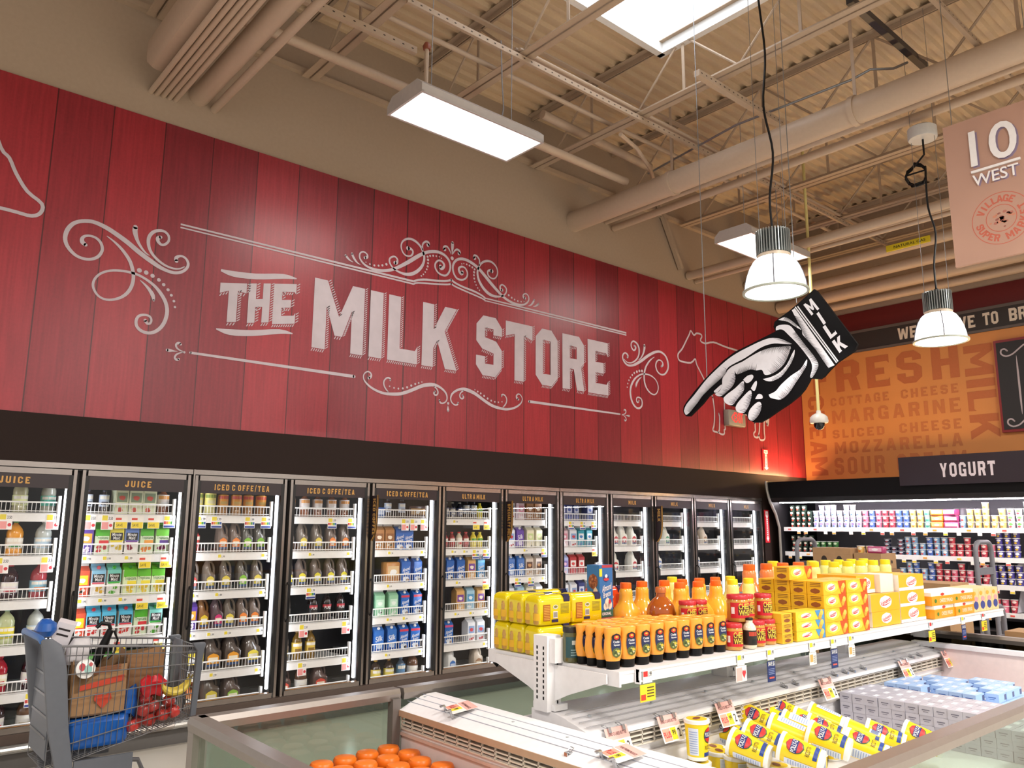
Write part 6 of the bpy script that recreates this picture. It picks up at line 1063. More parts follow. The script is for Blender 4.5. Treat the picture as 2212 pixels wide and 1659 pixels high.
def cream():
    t = thing('cracker_box', 'box', 'box'); b = MB(); w, h, d = .125, .165, .22; b.box(-w/2, w/2, -d/2, d/2, 0, h, C('ecc48c', .45)); part('carton', b, t); b = MB()
    for F_ in (FX(-d/2-.001), lambda u, v: (-w/2-.001, -u, v)): oval(b, 0, h*.28, w*.36, h*.2, C('3a4688', .4), F_, 5, 4); oval(b, .01, h*.55, w*.3, h*.12, C('d89a9c', .4), F_, 5, 4); oval(b, -.02, h*.8, w*.24, h*.1, C('e8a83c', .4), F_, 5, 4)
    part('printed_label', b, t); return t
for i in range(4): place('cream', cream, (6.62+.13*i, 2.49, SHZ), 0, 'tan box with blue circles at the far shelf end, %s from the cheese trays' % nth(i+1), 'tan boxes at the far shelf end')

# ================================================================ goods inside the island coolers
def tub(r=.056, r2=.046, h=.165, lidh=.014):
    def build():
        t = thing('ricotta_tub', 'tub', 'tub'); b = MB(); Y = C('f2d21c', .3); W_ = C('f4f2ea', .35)
        b.lathe([(r2*.96, 0), (r2, .002), (r2+(r-r2)*.1, h*.1)], W_, 24); b.lathe([(r2+(r-r2)*.1, h*.1), (r-.001, h-.008)], Y, 28, caps=(False, False)); part('body', b, t)
        b = MB(); b.lathe([(r-.002, h-.008), (r+.002, h-.008), (r+.003, h-.006), (r+.003, h+lidh*.5), (r, h+lidh*.6)], W_, 28); b.lathe([(r*.84, h+lidh*.62), (.001, h+lidh*.64)], Y, 24, caps=(False, False)); oval(b, 0, 0, r*.5, r*.3, C('8a4a2c', .4), lambda u, v: (u, v, h+lidh*.72), 5, 4); part('lid', b, t)
        rad = lambda v: r2+(r-r2)*v/h+.0012
        F_ = lambda u, v: (rad(v)*math.sin(u/r), -rad(v)*math.cos(u/r), v); F2 = lambda u, v: (1.012*rad(v)*math.sin(u/r), -1.012*rad(v)*math.cos(u/r), v); F3 = lambda u, v: (1.022*rad(v)*math.sin(u/r), -1.022*rad(v)*math.cos(u/r), v)
        b = MB(); oval(b, 0, h*.66, .032, .036, C('2f5a34', .4), F_, 9, 6); oval(b, 0, h*.67, .029, .033, C('c82c2c', .4), F2, 9, 6); patch(b, -.03, .03, h*.6, h*.76, C('1f2a6a', .4), F3, 6); b.text('POLLY-O', 0, h*.635, .019, WHITE, lambda u, v: tuple(1.0*q for q in (1.032*rad(v)*math.sin(u/r), -1.032*rad(v)*math.cos(u/r), v)), 'sans', .055)
        b.text('RICOTTA', 0, h*.3, .018, C('4a3c18', .4), F2, 'sans', .05); patch(b, -.03, .045, h*.12, h*.22, C('22408c', .4), F_, 6); patch(b, .05, .085, h*.14, h*.4, C('dde4ee', .4), F_, 4); [patch(b, .052+.004*i, .054+.004*i, h*.17, h*.36, C('2a4a8c', .4), F2, 1) for i in range(7)]
        patch(b, -.11, -.06, h*.15, h*.85, C('d8dee8', .4), F_, 5); [patch(b, -.105, -.065, h*(.2+.06*i), h*(.222+.06*i), C('93a6cc', .4), F2, 4) for i in range(10)]; part('printed_label', b, t); return t
    return build
TB = tub(); TGp = 'yellow ricotta tubs in the near cooler'
place('island_tub', TB, (3.18, 2.375, DK+.098), .25, 'yellow ricotta tub standing upright at the left of the pile', TGp)
def aim(d, roll=0):      # lid points along d, the printed side turned by roll
    return (Vector(d).to_track_quat('Z', 'Y').to_matrix() @ Matrix.Rotation(roll, 3, 'Z')).to_euler()
TUBS = [(270, 640, .66, 0), (395, 575, .66, .2), (462, 560, .70, 0), (535, 535, .68, -.3), (622, 512, .69, .1), (395, 735, .70, 0), (485, 680, .73, .15), (640, 640, .74, 2.2), (715, 615, .72, 2.0), (785, 590, .66, -.3), (885, 560, .67, 2.4), (710, 765, .71, .0), (885, 690, .73, .1), (1110, 665, .66, -.7), (1115, 735, .68, .4), (1240, 670, .66, .1), (870, 635, .67, .2), (1480, 680, .66, .1)]
for i, (px, py, z, ro) in enumerate(TUBS):
    p = at(1450+px*.3445, 1350+py*.3445, 2, z); d = Vector((-.28+random.uniform(-.08, .08), .93, .26)).normalized()
    place('island_tub', TB, tuple(p-d*.165), 0, 'yellow ricotta tub lying on its side, %s in the pile from the upright tub' % nth(i+2), TGp, rot=aim(d, PI+ro-.9), scale=1.07)
ST = tub(.058, .05, .09, .014)
for i, (px, py) in enumerate(((150, 765), (262, 772), (300, 800), (410, 830), (560, 880), (660, 890), (760, 860), (900, 800), (1000, 720))):
    p = at(1450+px*.3445, 1350+py*.3445, 2, .60) if i else Vector((3.18, 2.375, 0)); place('stub', ST, (p.x, p.y, DK-.01), 1.0, 'short lidded ricotta tub standing under the pile, %s from its left end' % nth(i+1), 'short ricotta tubs under the pile')
b = MB(); b.box(-.12, .12, -.006, .006, 0, .09, C('d6d4d0', .5)); solo('card_divider', b, 'grey card divider in front of the ricotta tubs', 'divider', (3.30, 2.13, DK-.01), -.5)
def butter(c, d_):
    def build():
        t = thing('butter_box', 'box', 'box'); b = MB(); b.box(-.0625, .0625, -.036, .036, 0, .05, C(c, .45)); part('carton', b, t); b = MB()
        for F_ in (lambda u, v: (-.0632, -u, v),): b.box(-.0634, -.0628, -.02, .02, .026, .031, C(d_, .5)); b.box(-.0634, -.0628, -.012, .014, .017, .02, C(d_, .5))
        b.add([(-.03, -.02, .0507), (.03, -.014, .0507), (.03, .012, .0507), (-.03, .006, .0507)], [(0, 1, 2, 3)], C('e4e6ee', .45)); b.box(.03, .0605, -.0368, -.0362, .01, .04, C('5a5f80', .5)); part('printed_label', b, t); return t
    return build
BG = butter('b4b2be', '6a6878'); BBx = butter('a8c4ea', '4a6cae'); n = 0
for xi in range(4):
    for yi in range(13):
        for zi in range(4):
            if (xi > 0 and zi < 2) or (zi == 3 and (xi == 3 or yi > 9)): continue
            place('bg', BG, (4.74+.128*xi+random.uniform(-.003, .003), 2.43-.0745*yi, DK-.0095+.0506*zi), random.uniform(-.03, .03), 'grey butter box, %s layer up, %s row from the grille, %s deep' % (nth(zi+1), nth(yi+1), nth(xi+1)), 'grey butter boxes')
b = MB(); b.box(4.81, 5.19, 1.5, 2.465, DK-.01, DK+.09, C('8f8d98', .6)); solo('butter_case', b, 'closed grey case the inner butter boxes stand on', 'case')
b = MB(); b.box(5.22, 5.86, 1.62, 2.47, DK-.01, DK+.085, C('9fb4d4', .6)); solo('butter_case', b, 'closed blue case the blue butter boxes stand on', 'case')
for xi in range(5):
    for yi in range(11):
        for zi in range(2):
            if zi == 1 and (xi + yi) % 4 == 3 or (zi == 1 and yi > 7) or (xi == 4 and zi == 1 and yi < 3): continue
            place('bb', BBx, (5.285+.128*xi+random.uniform(-.004, .004), 2.42-.0765*yi, DK+.0858+.0506*zi), random.uniform(-.06, .06), 'light blue butter box, %s layer, %s row from the grille, %s deep' % (['lower', 'upper'][zi], nth(yi+1), nth(xi+1)), 'light blue butter boxes')
RB = butter('d8402c', 'f0e8e0')
for i in range(4): place('rb', RB, (5.98+.03*i, 2.40-.08*i, DK+.0+(.05 if i < 2 else 0)-.01+(.0 if i >= 2 else 0)), .2, 'red and white box by the right wall of the cooler, %s from the grille' % nth(i+1), 'red boxes by the cooler wall') if i >= 2 else place('rb', RB, (5.98+.03*i, 2.40-.08*i, DK-.01), .2, 'red and white box by the right wall of the cooler, %s from the grille' % nth(i+1), 'red boxes by the cooler wall')
def carafe():
    t = thing('juice_carafe', 'carafe', 'jug'); b = MB(); b.loft([rr(0, 0, .05, .05, 0, .03, 3), rr(0, 0, .056, .056, .01, .035, 3), rr(0, 0, .056, .056, .13, .035, 3), rr(0, 0, .05, .05, .17, .04, 3), rr(0, 0, .036, .036, .2, .035, 3), rr(0, 0, .034, .034, .215, .034, 3)], C('e8c060', .2, coat=.4)); part('body', b, t)
    b = MB(); b.lathe([(.048, .212), (.052, .219), (.052, .238), (.046, .248), (.02, .253)], C('f27a1e', .35), 24); part('cap', b, t); b = MB(); b.loft([rr(0, 0, .0568, .0568, z, .035, 3) for z in (.03, .11)], C('4a9a3c', .4), True, (False, False)); part('printed_label', b, t); return t
n = 0
for j in range(6):
    for i in range(5):
        n += 1; place('carafe', carafe, (1.70+.122*i+.03*(j % 2), 3.36-.13*j+.012*i, .381), 0, 'orange-capped juice carafe, %s row from the back glass, %s from the side glass' % (nth(j+1), nth(i+1)), 'orange-capped carafes in the end cooler')
for i in range(7):  # made-up boxes; their blue-green stands in for blurry reflections in the glass
    def fbox(c=None):
        t = thing('reflection_box', 'box', 'box'); b = MB(); b.box(-.15, .15, -.12, .12, 0, .12, C('7aa0b4', .4)); part('carton', b, t); b = MB(); b.box(-.12, .12, -.09, .09, .1203, .1212, C('4a7a5a', .4)); part('printed_label', b, t); return t
    place('fbox', fbox, (2.75+.36*i, 3.2, .4205), .05*(-1)**i, 'made-up blue-green box for the reflections behind the shelf, %s from the upright' % nth(i+1), 'made-up boxes for the back glass reflections')
# ================================================================ open dairy case
dcase = thing('dairy_case', 'black open refrigerated yogurt case along the orange wall', 'cooler', (0, 0, 0)); CBK = C('0b0a0b', .5, spec=.15)
pf = [(10.46, 2.33), (10.478, 2.195), (10.55, 2.03), (10.68, 1.865), (10.763, 1.665), (10.765, 1.267), (10.76, 1.07), (10.62, .75), (10.5, .55), (10.5, 0)]
b = MB(); b.prism(pf+[(11.85, 0), (11.85, 2.33)], C('141315', .5, spec=.2), lambda u, v: (u, 6.43, v), lambda u, v: (u, 6.455, v)); part('end_panel', b, dcase)
b = MB(); b.tube([(u-.004, 6.442, v) for u, v in pf], .02, mat('trim_silver', 'a9a49c', .3, .7), 8); part('edge_trim', b, dcase)
b = MB(); b.add([(x, y, z) for y in (-1, 6.43) for x, z in ((10.52, 2.32), (10.52, 2.09), (10.60, 2.03), (10.72, 2.03), (11.84, 2.10), (11.84, 2.32))], [(0, 1, 2, 3, 4, 5), (11, 10, 9, 8, 7, 6)]+[(i, (i+1) % 6, 6+(i+1) % 6, 6+i) for i in range(6)], CBK); part('canopy', b, dcase)
b = MB(); b.box(11.80, 11.84, -1, 6.43, .4, 2.1, C('8d8a94', .5)); b.box(10.5, 11.84, -1, 6.43, 0, .5, CBK); part('back_and_base', b, dcase)
b = MB(); b.box(10.73, 10.80, -1, 6.40, 2.018, 2.03, mat('case_light', 'fff6fb', emit=70)); part('light_strip', b, dcase)
DZ = [1.68, 1.33, 1.01, .69]; DX = [10.85, 10.85, 10.85, 10.85]
PT = {}
for c in ('f0d43c', 'f4f0ea', 'f0a43c', 'e8544a'):
    b = MB(); b.box(-.0035, 0, -.026, .026, -.05, -.008, C('f6f2ec', .5)); b.box(-.004, -.0035, -.024, .024, -.046, -.026, C(c, .5)); PT[c] = b.mesh('price_tag')
for i, z in enumerate(DZ):
    b = MB(); b.box(10.86, 11.80, -1, 6.42, z-.022, z-.008, C('d9d7d5', .45)); b.box(10.842, 10.862, -1, 6.42, z-.062, z-.004, C('efedec', .35)); sh = part('shelf', b, dcase)
    for k in range(22):
        c = random.choice(list(PT)); o = child('price_tag', PT[c], sh, (10.840, 6.33-.135*k+random.uniform(-.02, .02), z-(.052 if (k*7+i) % 3 else .0)))
    if i != 1:
        for y in ((4.1295, 4.039, 3.858, 3.5865) if i == 0 else (4.007, 3.7355, 3.464)): b = MB(); b.add([(10.87, y, z), (11.5, y, z), (11.5, y, z+.26), (11.05, y, z+.24)], [(0, 1, 2, 3)], C('d8d2dc', .4)); b.add([(10.87, y+.004, z), (11.5, y+.004, z), (11.5, y+.004, z+.26), (11.05, y+.004, z+.24)], [(3, 2, 1, 0)], C('d8d2dc', .4)); part('shelf_divider', b, dcase)
ys_ = thing('yogurt_sign', 'dark hanging sign reading YOGURT on the dairy case canopy', 'sign', (10.515, 4.54, 2.20))
b = MB(); b.box(-.03, 0, -1.62, 0, 0, .36, C('241820', .4)); part('panel', b, ys_); b = MB(); b.text('YOGURT', .5, .09, .17, C('d9cdd2', .5), lambda u, v: (-.0325, -u, v), 'block', .62, 'l', .22); part('lettering', b, ys_)
def cup(c1, c2, c3, lid='f2efee', r=.041, h=.078):
    def build():
        b = MB(); m = C(c1, .35); n = 14
        b.lathe([(r*.78, 0), (r*.96, h*.9)], m, n); b.lathe([(r, h*.9), (r*1.04, h*.92), (r*1.04, h), (r*.98, h*1.002)], C(lid, .35), n)
        rad = lambda v: r*(.78+.2*v/h)+.0012; F_ = lambda u, v: (-rad(v)*math.cos(u/r), -rad(v)*math.sin(u/r), v)
        oval(b, .004, h*.62, r*.62, h*.2, C(c2, .4), F_, 5, 5); oval(b, -.004, h*.26, r*.5, h*.16, C(c3, .4), F_, 4, 4)
        return solo('yogurt_cup', b, 'cup', 'cup')
    return build
def multi(c1, c2, w=.15):
    def build():
        b = MB(); b.rbox(-.05, .05, -w/2, w/2, 0, .075, C(c1, .35), .008); b.box(-.052, -.0495, -w*.42, w*.42, .02, .06, C(c2, .4)); oval(b, 0, .04, w*.2, .016, C('f4eef0', .4), lambda u, v: (-.053, -u, v), 4, 4); return solo('yogurt_pack', b, 'pack', 'pack')
    return build
YK = {'dk': (cup('1f2f26', 'e8e0d0', 'c84a3a', '20382c'), 'dark green yogurt cup'), 'wh': (cup('d8d8ec', '9c86b8', '5a78b8'), 'white and lilac yogurt cup'), 'pk': (cup('e07890', 'f0c8d0', 'c83048'), 'pink yogurt cup'), 'bl': (cup('5878c0', 'e0e4f0', '3a4c98'), 'blue yogurt cup'), 'rd': (cup('d0505c', 'f0e0d8', '8c2038'), 'red yogurt cup'),
      'yl': (cup('ecc878', 'f4ecd0', 'e08038'), 'yellow yogurt cup'), 'tl': (cup('78b8a8', 'e8f0ec', '3a8878'), 'teal yogurt cup'), 'gn': (cup('f0ecea', '6cb45c', 'd84c50'), 'white yogurt cup with green print'), 'wr': (cup('f4eeec', 'e86a5c', 'e8a05c'), 'white yogurt cup with red print'), 'lb': (cup('88b0d8', 'f0f0ec', 'd85a50'), 'light blue yogurt cup'), 'pr': (cup('4a4090', 'f4f2f4', 'e8c03c'), 'purple and white yogurt cup'),
      'gr': (cup('3c7a3c', 'd8e8c8', '2a5a30', 'e8ece8'), 'bright green dip cup'), 'nv': (cup('2c3048', 'd8dce8', 'a83c48', 'dcdce4', .045, .05), 'navy low yogurt tub'),
      'or': (multi('e8852c', 'f4c878'), 'orange multi-pack of yogurt'), 'mg': (multi('a83a68', 'e8b0c8', .17), 'magenta multi-pack of yogurt')}
ROWS = [(0, 'dk dk dk dk wh wh wh wh wh wh wh wh pk bl pk rd rd bl bl yl yl tl or mg lb yl yl yl yl yl gn gn gn wr wr', '4 4 4 3 3 4 4 4 3 4 4 3 3 3 3 3 3 3 3 3 3 3 3 3 2 3 3 4 2 3 3 3 4 4 3'),
        (1, 'dk dk dk dk gr gr gr gr - - - - - - - nv nv nv lb lb lb bl lb lb rd rd rd rd rd pk pr pr pr', '3 3 4 3 2 2 2 2 0 0 0 0 0 0 0 4 2 4 3 3 2 3 3 3 3 2 3 2 2 2 4 4 4'),
        (2, '- - - - - - - - - - - - - - - - - lb lb bl lb bl rd rd pk rd pk rd rd pr pr pr pr', '0 0 0 0 0 0 0 0 0 0 0 0 0 0 0 0 0 2 3 3 2 3 3 2 2 3 2 3 3 3 3 3 3'),
        (3, '- - - - - - - - - - - - - - - - - - - - - - - - - - rd pk rd rd pk rd', '0 0 0 0 0 0 0 0 0 0 0 0 0 0 0 0 0 0 0 0 0 0 0 0 0 0 2 2 2 2 2 2')]
for si, kinds, hs_ in ROWS:
    y = 6.36; c = 0
    for k, h in zip(kinds.split(), hs_.split()):
        wd = .165 if k in ('or', 'mg') else .0905; y -= wd/2
        if k != '-':
            c += 1
            for j in range(int(h)):
                bld, words_ = YK[k]; place('y'+k, bld, (10.925+(.012*(j % 2))+random.uniform(0, .01), y+random.uniform(-.003, .003), DZ[si]-.0075+j*(.0515 if k == 'nv' else .0785)), random.uniform(-.2, .2),
                      '%s, %s up, %s stack, %s shelf of dairy case' % (words_, nth(j+1), nth(c), nth(si+1)), 'yogurt on the dairy case shelves')
        y -= wd/2
# ================================================================ stock trolleys with cardboard boxes
TG = C('6f6f76', .4); KB = mat('cardboard', 'a5825c', .75, vary=.1, scale=14); KB2 = mat('cardboard_dark', '8e6c4a', .75, vary=.1, scale=14); HOLE = C('2c2018', .8)
def trolley(name, lab, x, y0, y1, top, z0=.22, w=.42):
    t = thing(name, lab, 'trolley', (x, 0, 0)); b = MB(); b.box(-w/2, w/2, y0+.04, y1-.04, z0, z0+.04, TG); part('deck', b, t)
    for y in (y0, y1):
        b = MB(); r = .1; P = [(-w/2, y, z0)]+[(-w/2+r-r*math.cos(a), y, top-r+r*math.sin(a)) for a in [i*PI/10 for i in range(6)]]+[(w/2-r+r*math.sin(a), y, top-r+r*math.cos(a)) for a in [i*PI/10 for i in range(6)]]+[(w/2, y, z0)]
        b.tube(P, .024, TG, 10); b.box(-w/2, w/2, y-.012, y+.012, top-.32, top-.25, TG); part('handle', b, t)
    for sx in (-1, 1):
        for y in (y0+.15, y1-.15): b = MB(); b.tube([(sx*(w/2-.04)-.02, y, .08), (sx*(w/2-.04)+.02, y, .08)], .08, BLACK, 14); b.box(sx*(w/2-.04)-.008, sx*(w/2-.04)+.008, y-.03, y+.03, .08, z0, STEEL); part('wheel', b, t)
trolley('stock_trolley', 'grey stock trolley stacked with brown boxes before the yogurt case', 9.0, 3.12, 5.05, 1.53)
def kbox(x0, x1, y0, y1, z0, z1, lab, holes='o', n=3, m=None):
    b = MB(); m = m or KB; b.box(x0, x1, y0, y1, z0, z1, m); h = z1-z0
    b.box(x0-.001, x0-.0005, y0, y1, z0+h*.49, z0+h*.5, KB2)
    t = thing('cardboard_box', lab, 'box'); part('carton', b, t); b = MB()
    F_ = FB(x0-.0015); L = y1-y0
    for i in range(n):
        u = -(y0+L*(i+.5)/n*.8+L*.1)
        if holes == 'o': oval(b, u, z0+h*.5, .02, .022, HOLE, F_, 5, 4)
        elif holes == 'd': b.add([F_(u+.035*math.cos(a), z0+.002+.05*math.sin(a)) for a in [PI*k/8 for k in range(9)]], [tuple(range(9))], HOLE)
        elif holes == 's': b.box(x0-.0015, x0-.001, -u-.008, -u+.008, z0+h*.3, z0+h*.75, HOLE)
        else: b.box(x0-.0015, x0-.001, -u-.05, -u+.05, z0+h*.55, z0+h*.68, HOLE)
    Fy_ = FX(y0-.0015)
    for i in range(2): oval(b, x0+(x1-x0)*(.3+.4*i), z0+h*.45, .02, .02, HOLE, Fy_, 5, 4)
    part('printed_marks', b, t)
S0 = .262
kbox(8.82, 9.2, 4.44, 4.98, S0, .85, 'large brown box at the bottom of the trolley, left side', 'h', 2); kbox(8.82, 9.2, 3.35, 4.40, S0, .80, 'long brown box at the bottom of the trolley, right side', 'h', 2)
kbox(8.83, 9.18, 4.70, 4.97, .852, 1.16, 'upright brown box under the left top boxes', 'h', 0); kbox(8.85, 9.2, 4.44, 4.68, .852, 1.16, 'brown box with slot handles in the middle of the trolley', 'h', 1)
kbox(8.82, 9.18, 4.42, 4.86, 1.162, 1.30, 'brown tray box with half-round holes, second from top on the left', 'd', 2); kbox(8.82, 9.18, 4.42, 4.87, 1.302, 1.44, 'brown tray box with half-round holes, top of the left stack', 'd', 2)
for i, (z0, z1, m) in enumerate(((.802, .90, KB), (.902, 1.06, KB), (1.062, 1.22, KB2))): kbox(8.86, 9.22, 4.06, 4.39, z0, z1, 'brown box with half-round holes, %s layer of the right stack' % nth(i+2), 'd', 2, m)
kbox(8.86, 9.22, 4.10, 4.40, 1.222, 1.39, 'brown box with three round holes on top of the right stack', 'o', 3)
place('ymg', YK['mg'][0], (8.95, 4.18, 1.391), 0, 'magenta yogurt pack standing on the round-hole box', 'loose packs on the trolley boxes')
for i, c in enumerate(('yl', 'yl')): place('y'+c, YK[c][0], (8.95, 4.36-.1*i, 1.391), 0, 'yellow yogurt cup on the round-hole box, %s from the left' % nth(i+1), 'loose packs on the trolley boxes')
trolley('stock_trolley', 'low grey stock trolley with brown boxes by the far end of the island', 8.05, 1.55, 2.75, .98)
kbox(7.88, 8.24, 2.12, 2.66, S0, .62, 'brown box low on the second trolley', 'h', 2); kbox(7.88, 8.24, 1.66, 2.10, S0, .72, 'taller brown box on the second trolley', 'h', 1); kbox(7.86, 8.22, 2.2, 2.62, .622, .80, 'brown box on top of the second trolley', 'h', 1)
kbox(7.30, 7.66, 2.86, 3.30, .0, .62, 'brown carton on the floor behind the island end', 'h', 1); kbox(7.30, 7.66, 2.84, 3.31, .622, 1.0, 'brown carton stacked second behind the island end', 'h', 1); kbox(7.32, 7.72, 2.82, 3.32, 1.002, 1.20, 'printed brown carton with slots stacked topmost behind the island end', 's', 3)

# ================================================================ the shopping cart
ct = thing('shopping_cart', 'grey wire shopping cart with paper bags and fruit', 'cart', (0, 0, 0)); WR = C('77787c', .35, metal=.5); PL_ = C('62666e', .45); yN, yF = 4.85, 5.32
def P3(u, v, s): # u along (0 back .. 1 front), v up (0 bottom .. 1 top), s side (0 near .. 1 far)
    x = 1.06+.74*u; zt = 1.02-.065*u; zb = .40+.16*u; y0, y1 = yN+.02*u, yF-.03*u; k = .03*(1-v)
    return (x-.0*(1-v), y0+k+(y1-y0-2*k)*s, zb+(zt-zb)*v)
for s, nm in ((0, 'near'), (1, 'far')):
    b = MB()
    for i in range(25): b.tube([P3(i/24, 0, s), P3(i/24, 1, s)], .0022, WR, 5)
    for v in (0, .16, .34, .55, .76, .92): b.tube([P3(0, v, s), P3(1, v, s)], .0032, WR, 5)
    b.tube([P3(0, 1, s), P3(1, 1, s)], .0065, WR, 6); part('side_wire_mesh', b, ct)
b = MB()
for i in range(14): b.tube([P3(1, 0, i/13), P3(1, 1, i/13)], .0022, WR, 5)
for v in (0, .2, .4, .6, .8, 1): b.tube([P3(1, v, 0), P3(1, v, 1)], .0035, WR, 5)
part('front_gate', b, ct)
b = MB()
for i in range(14): b.tube([P3(0, 0, i/13), P3(1, 0, i/13)], .0025, WR, 5)
for i in range(18): b.tube([P3(i/17, 0, 0), P3(i/17, 0, 1)], .0022, WR, 5)
part('basket_floor', b, ct)
for s in (0, 1):
    p, q = P3(1, 0.02, s), P3(1, 1.02, s); b = MB(); b.loft([rr(p[0]+.005, p[1], .016, .012, p[2], .006), rr(q[0]+.012, q[1], .02, .014, q[2]-.03, .006), rr(q[0]+.004, q[1], .036, .018, q[2], .008), rr(q[0], q[1], .034, .016, q[2]+.012, .008)], PL_); part('corner_bumper', b, ct)
b = MB(); p, q = P3(1, .5, .72), P3(1, 1, .98); b.rbox(1.785, 1.80, 5.12, 5.26, .68, .965, PL_, .006); part('front_plate', b, ct)
b = MB(); b.tube([(.985, yN+.0, 1.05), (.98, yN+.03, 1.062), (.975, (yN+yF)/2, 1.065), (.98, yF-.03, 1.062), (.985, yF, 1.05)], .016, C('3f6ba8', .4), 10); part('handle', b, ct)
for y in (yN+.01, yF-.01):
    b = MB(); b.loft([rr(1.00, y, .03, .014, 1.06, .012), rr(1.035, y, .05, .016, 1.02, .012), rr(1.06, y, .055, .016, .9, .012), rr(1.10, y, .05, .016, .6, .012), rr(1.16, y, .04, .016, .33, .012)], PL_); part('handle_post', b, ct)
    b = MB(); b.tube([(1.17, y, .34), (1.10, y, .30), (1.03, y, .22), (1.0, y, .14)], .014, WR, 8); b.tube([(1.15, y, .36), (1.3, y, .33), (1.65, y+.0, .27), (1.72, y, .12)], .014, WR, 8); b.tube([(1.05, y, .2), (1.4, y, .17), (1.7, y, .13)], .012, WR, 8); part('chassis_tube', b, ct)
    b = MB(); b.box(1.19, 1.48, y-.008, y+.008, .34, .43, PL_); part('side_plate', b, ct)
    for x in (1.0, 1.72): b = MB(); b.tube([(x, y-.014, .062), (x, y+.014, .062)], .062, BLACK, 16); b.box(x-.02, x+.02, y-.022, y+.022, .062, .15, STEEL); part('wheel', b, ct)
b = MB(); b.box(1.055, 1.065, yN+.04, yF-.04, .45, .99, PL_); [b.box(1.05, 1.07, yN+.05, yF-.05, z, z+.012, WR) for z in (.55, .65, .75, .85)]; part('child_seat_back', b, ct)
b = MB(); b.box(1.10, 1.5, yN+.06, yF-.06, .205, .215, WR); part('lower_rack', b, ct)
def bag(name, lab, c, x0, x1, y0, y1, z0, z1, prints=False, fold=.03):
    t = thing(name, lab, 'bag'); m = C(c, .75, vary=.15, scale=20); cx, cy = (x0+x1)/2, (y0+y1)/2; b = MB(); R = []
    for k, z in enumerate((z0, z0+.01, z0+(z1-z0)*.35, z0+(z1-z0)*.7, z1)):
        r = rr(cx, cy, (x1-x0)/2-(.008 if k == 0 else 0), (y1-y0)/2-(.008 if k == 0 else 0), z, .014, 3)
        R.append([(p[0]+random.uniform(-.006, .006)*(k > 1), p[1]+random.uniform(-.006, .006)*(k > 1), p[2]+(random.uniform(-fold, fold) if k == 4 else 0)) for p in r])
    b.loft(R, m, False, (True, False)); b.loft([[(p[0]*.98+cx*.02, p[1]*.98+cy*.02, p[2]) for p in R[-1]], [(p[0]*.96+cx*.04, p[1]*.96+cy*.04, p[2]-.12) for p in R[-1]]], C('7f6040', .8), False, (False, True)); part('paper', b, t)
    if prints:
        b = MB(); F_ = lambda u, v: (u, y0-.010, v); rd = C('c8452c', .6); h = z1-z0
        b.add([F_(x0+.04, z0+h*.50), F_(x1-.02, z0+h*.62), F_(x1-.02, z0+h*.74), F_(x0+.04, z0+h*.60)], [(0, 1, 2, 3)], rd)
        b.add([F_(cx+.02+u, z0+h*.3+v) for u, v in ((0, -.05), (.045, 0), (.035, .035), (.01, .02), (-.01, .03), (-.04, .035), (-.045, 0))], [tuple(range(7))], rd)
        for k in range(4): b.add([F_(cx-.08, z0+h*(.79+.035*k)), F_(x1-.04, z0+h*(.82+.035*k)), F_(x1-.04, z0+h*(.835+.035*k)), F_(cx-.08, z0+h*(.8+.035*k))], [(0, 1, 2, 3)], C('8c4a34', .7))
        part('red_print', b, t)
    return t
bag('paper_bag', 'brown paper bag with red printed band in the shopping cart', 'a47e58', 1.16, 1.44, 4.93, 5.09, .632, .905, True)
bag('paper_bag', 'plain brown paper bag standing at the back of the shopping cart', '97704c', 1.47, 1.67, 5.05, 5.24, .57, .93)
b = MB(); BLU = mat('blue_plastic', '1f5fb4', .3, vary=.2, scale=12); b.loft([rr(1.31, 4.98, .14, .07, .475, .03, 3), rr(1.31, 4.98, .155, .085, .50, .04, 3), rr(1.31, 4.98, .155, .083, .60, .04, 3), rr(1.32, 5.0, .15, .08, .62, .04, 3)], BLU)
b.loft([[(1.475+.04*math.cos(a)+random.uniform(-.006, .006), 4.99+.05*math.sin(a), z+.02*math.sin(3*a)) for a in [2*PI*k/12 for k in range(12)]] for z in (.60, .68, .74)], BLU)
solo('plastic_bag', b, 'blue plastic bag around the printed paper bag in the cart', 'bag')
b = MB(); b.loft([[(1.04+.05*k*math.cos(a)+random.uniform(-.008, .008), 5.08+.07*k*math.sin(a), z) for a in [2*PI*i/12 for i in range(12)]] for z, k in ((1.05, .6), (1.08, 1), (1.12, .9), (1.14, .4))], BLU); solo('plastic_bag', b, 'bunched blue plastic bag over the cart handle', 'bag')
bx = thing('white_carton', 'white printed carton leaning at the cart handle', 'carton', (1.10, 5.12, .93)); bx.rotation_euler = (.15, .3, -.3); b = MB(); b.box(-.045, .045, -.04, .04, 0, .2, C('ded9de', .5)); part('carton', b, bx); b = MB(); b.box(-.03, .03, -.0412, -.0405, .16, .17, C('2a2426', .5)); b.box(-.03, .03, -.0412, -.0405, .13, .14, C('2a2426', .5)); oval(b, 0, .05, .025, .03, C('c8323c', .5), FX(-.0412), 5, 4); part('printed_marks', b, bx)
lid = thing('tub_lid', 'round white lid with red and green print in the cart', 'lid', (1.21, 4.895, .885)); lid.rotation_euler = (math.radians(78), 0, .1); b = MB(); b.lathe([(.048, 0), (.05, .004), (.05, .012), (.046, .014)], WHITE, 28); part('disc', b, lid); b = MB(); oval(b, -.018, .01, .016, .022, C('c8444c', .5), lambda u, v: (u, v, .0148), 5, 4); oval(b, .012, -.004, .02, .026, C('9cc8c0', .5), lambda u, v: (u, v, .0148), 5, 4); oval(b, .025, .02, .01, .012, C('c85a5c', .5), lambda u, v: (u, v, .0152), 4, 4); part('printed_top', b, lid)
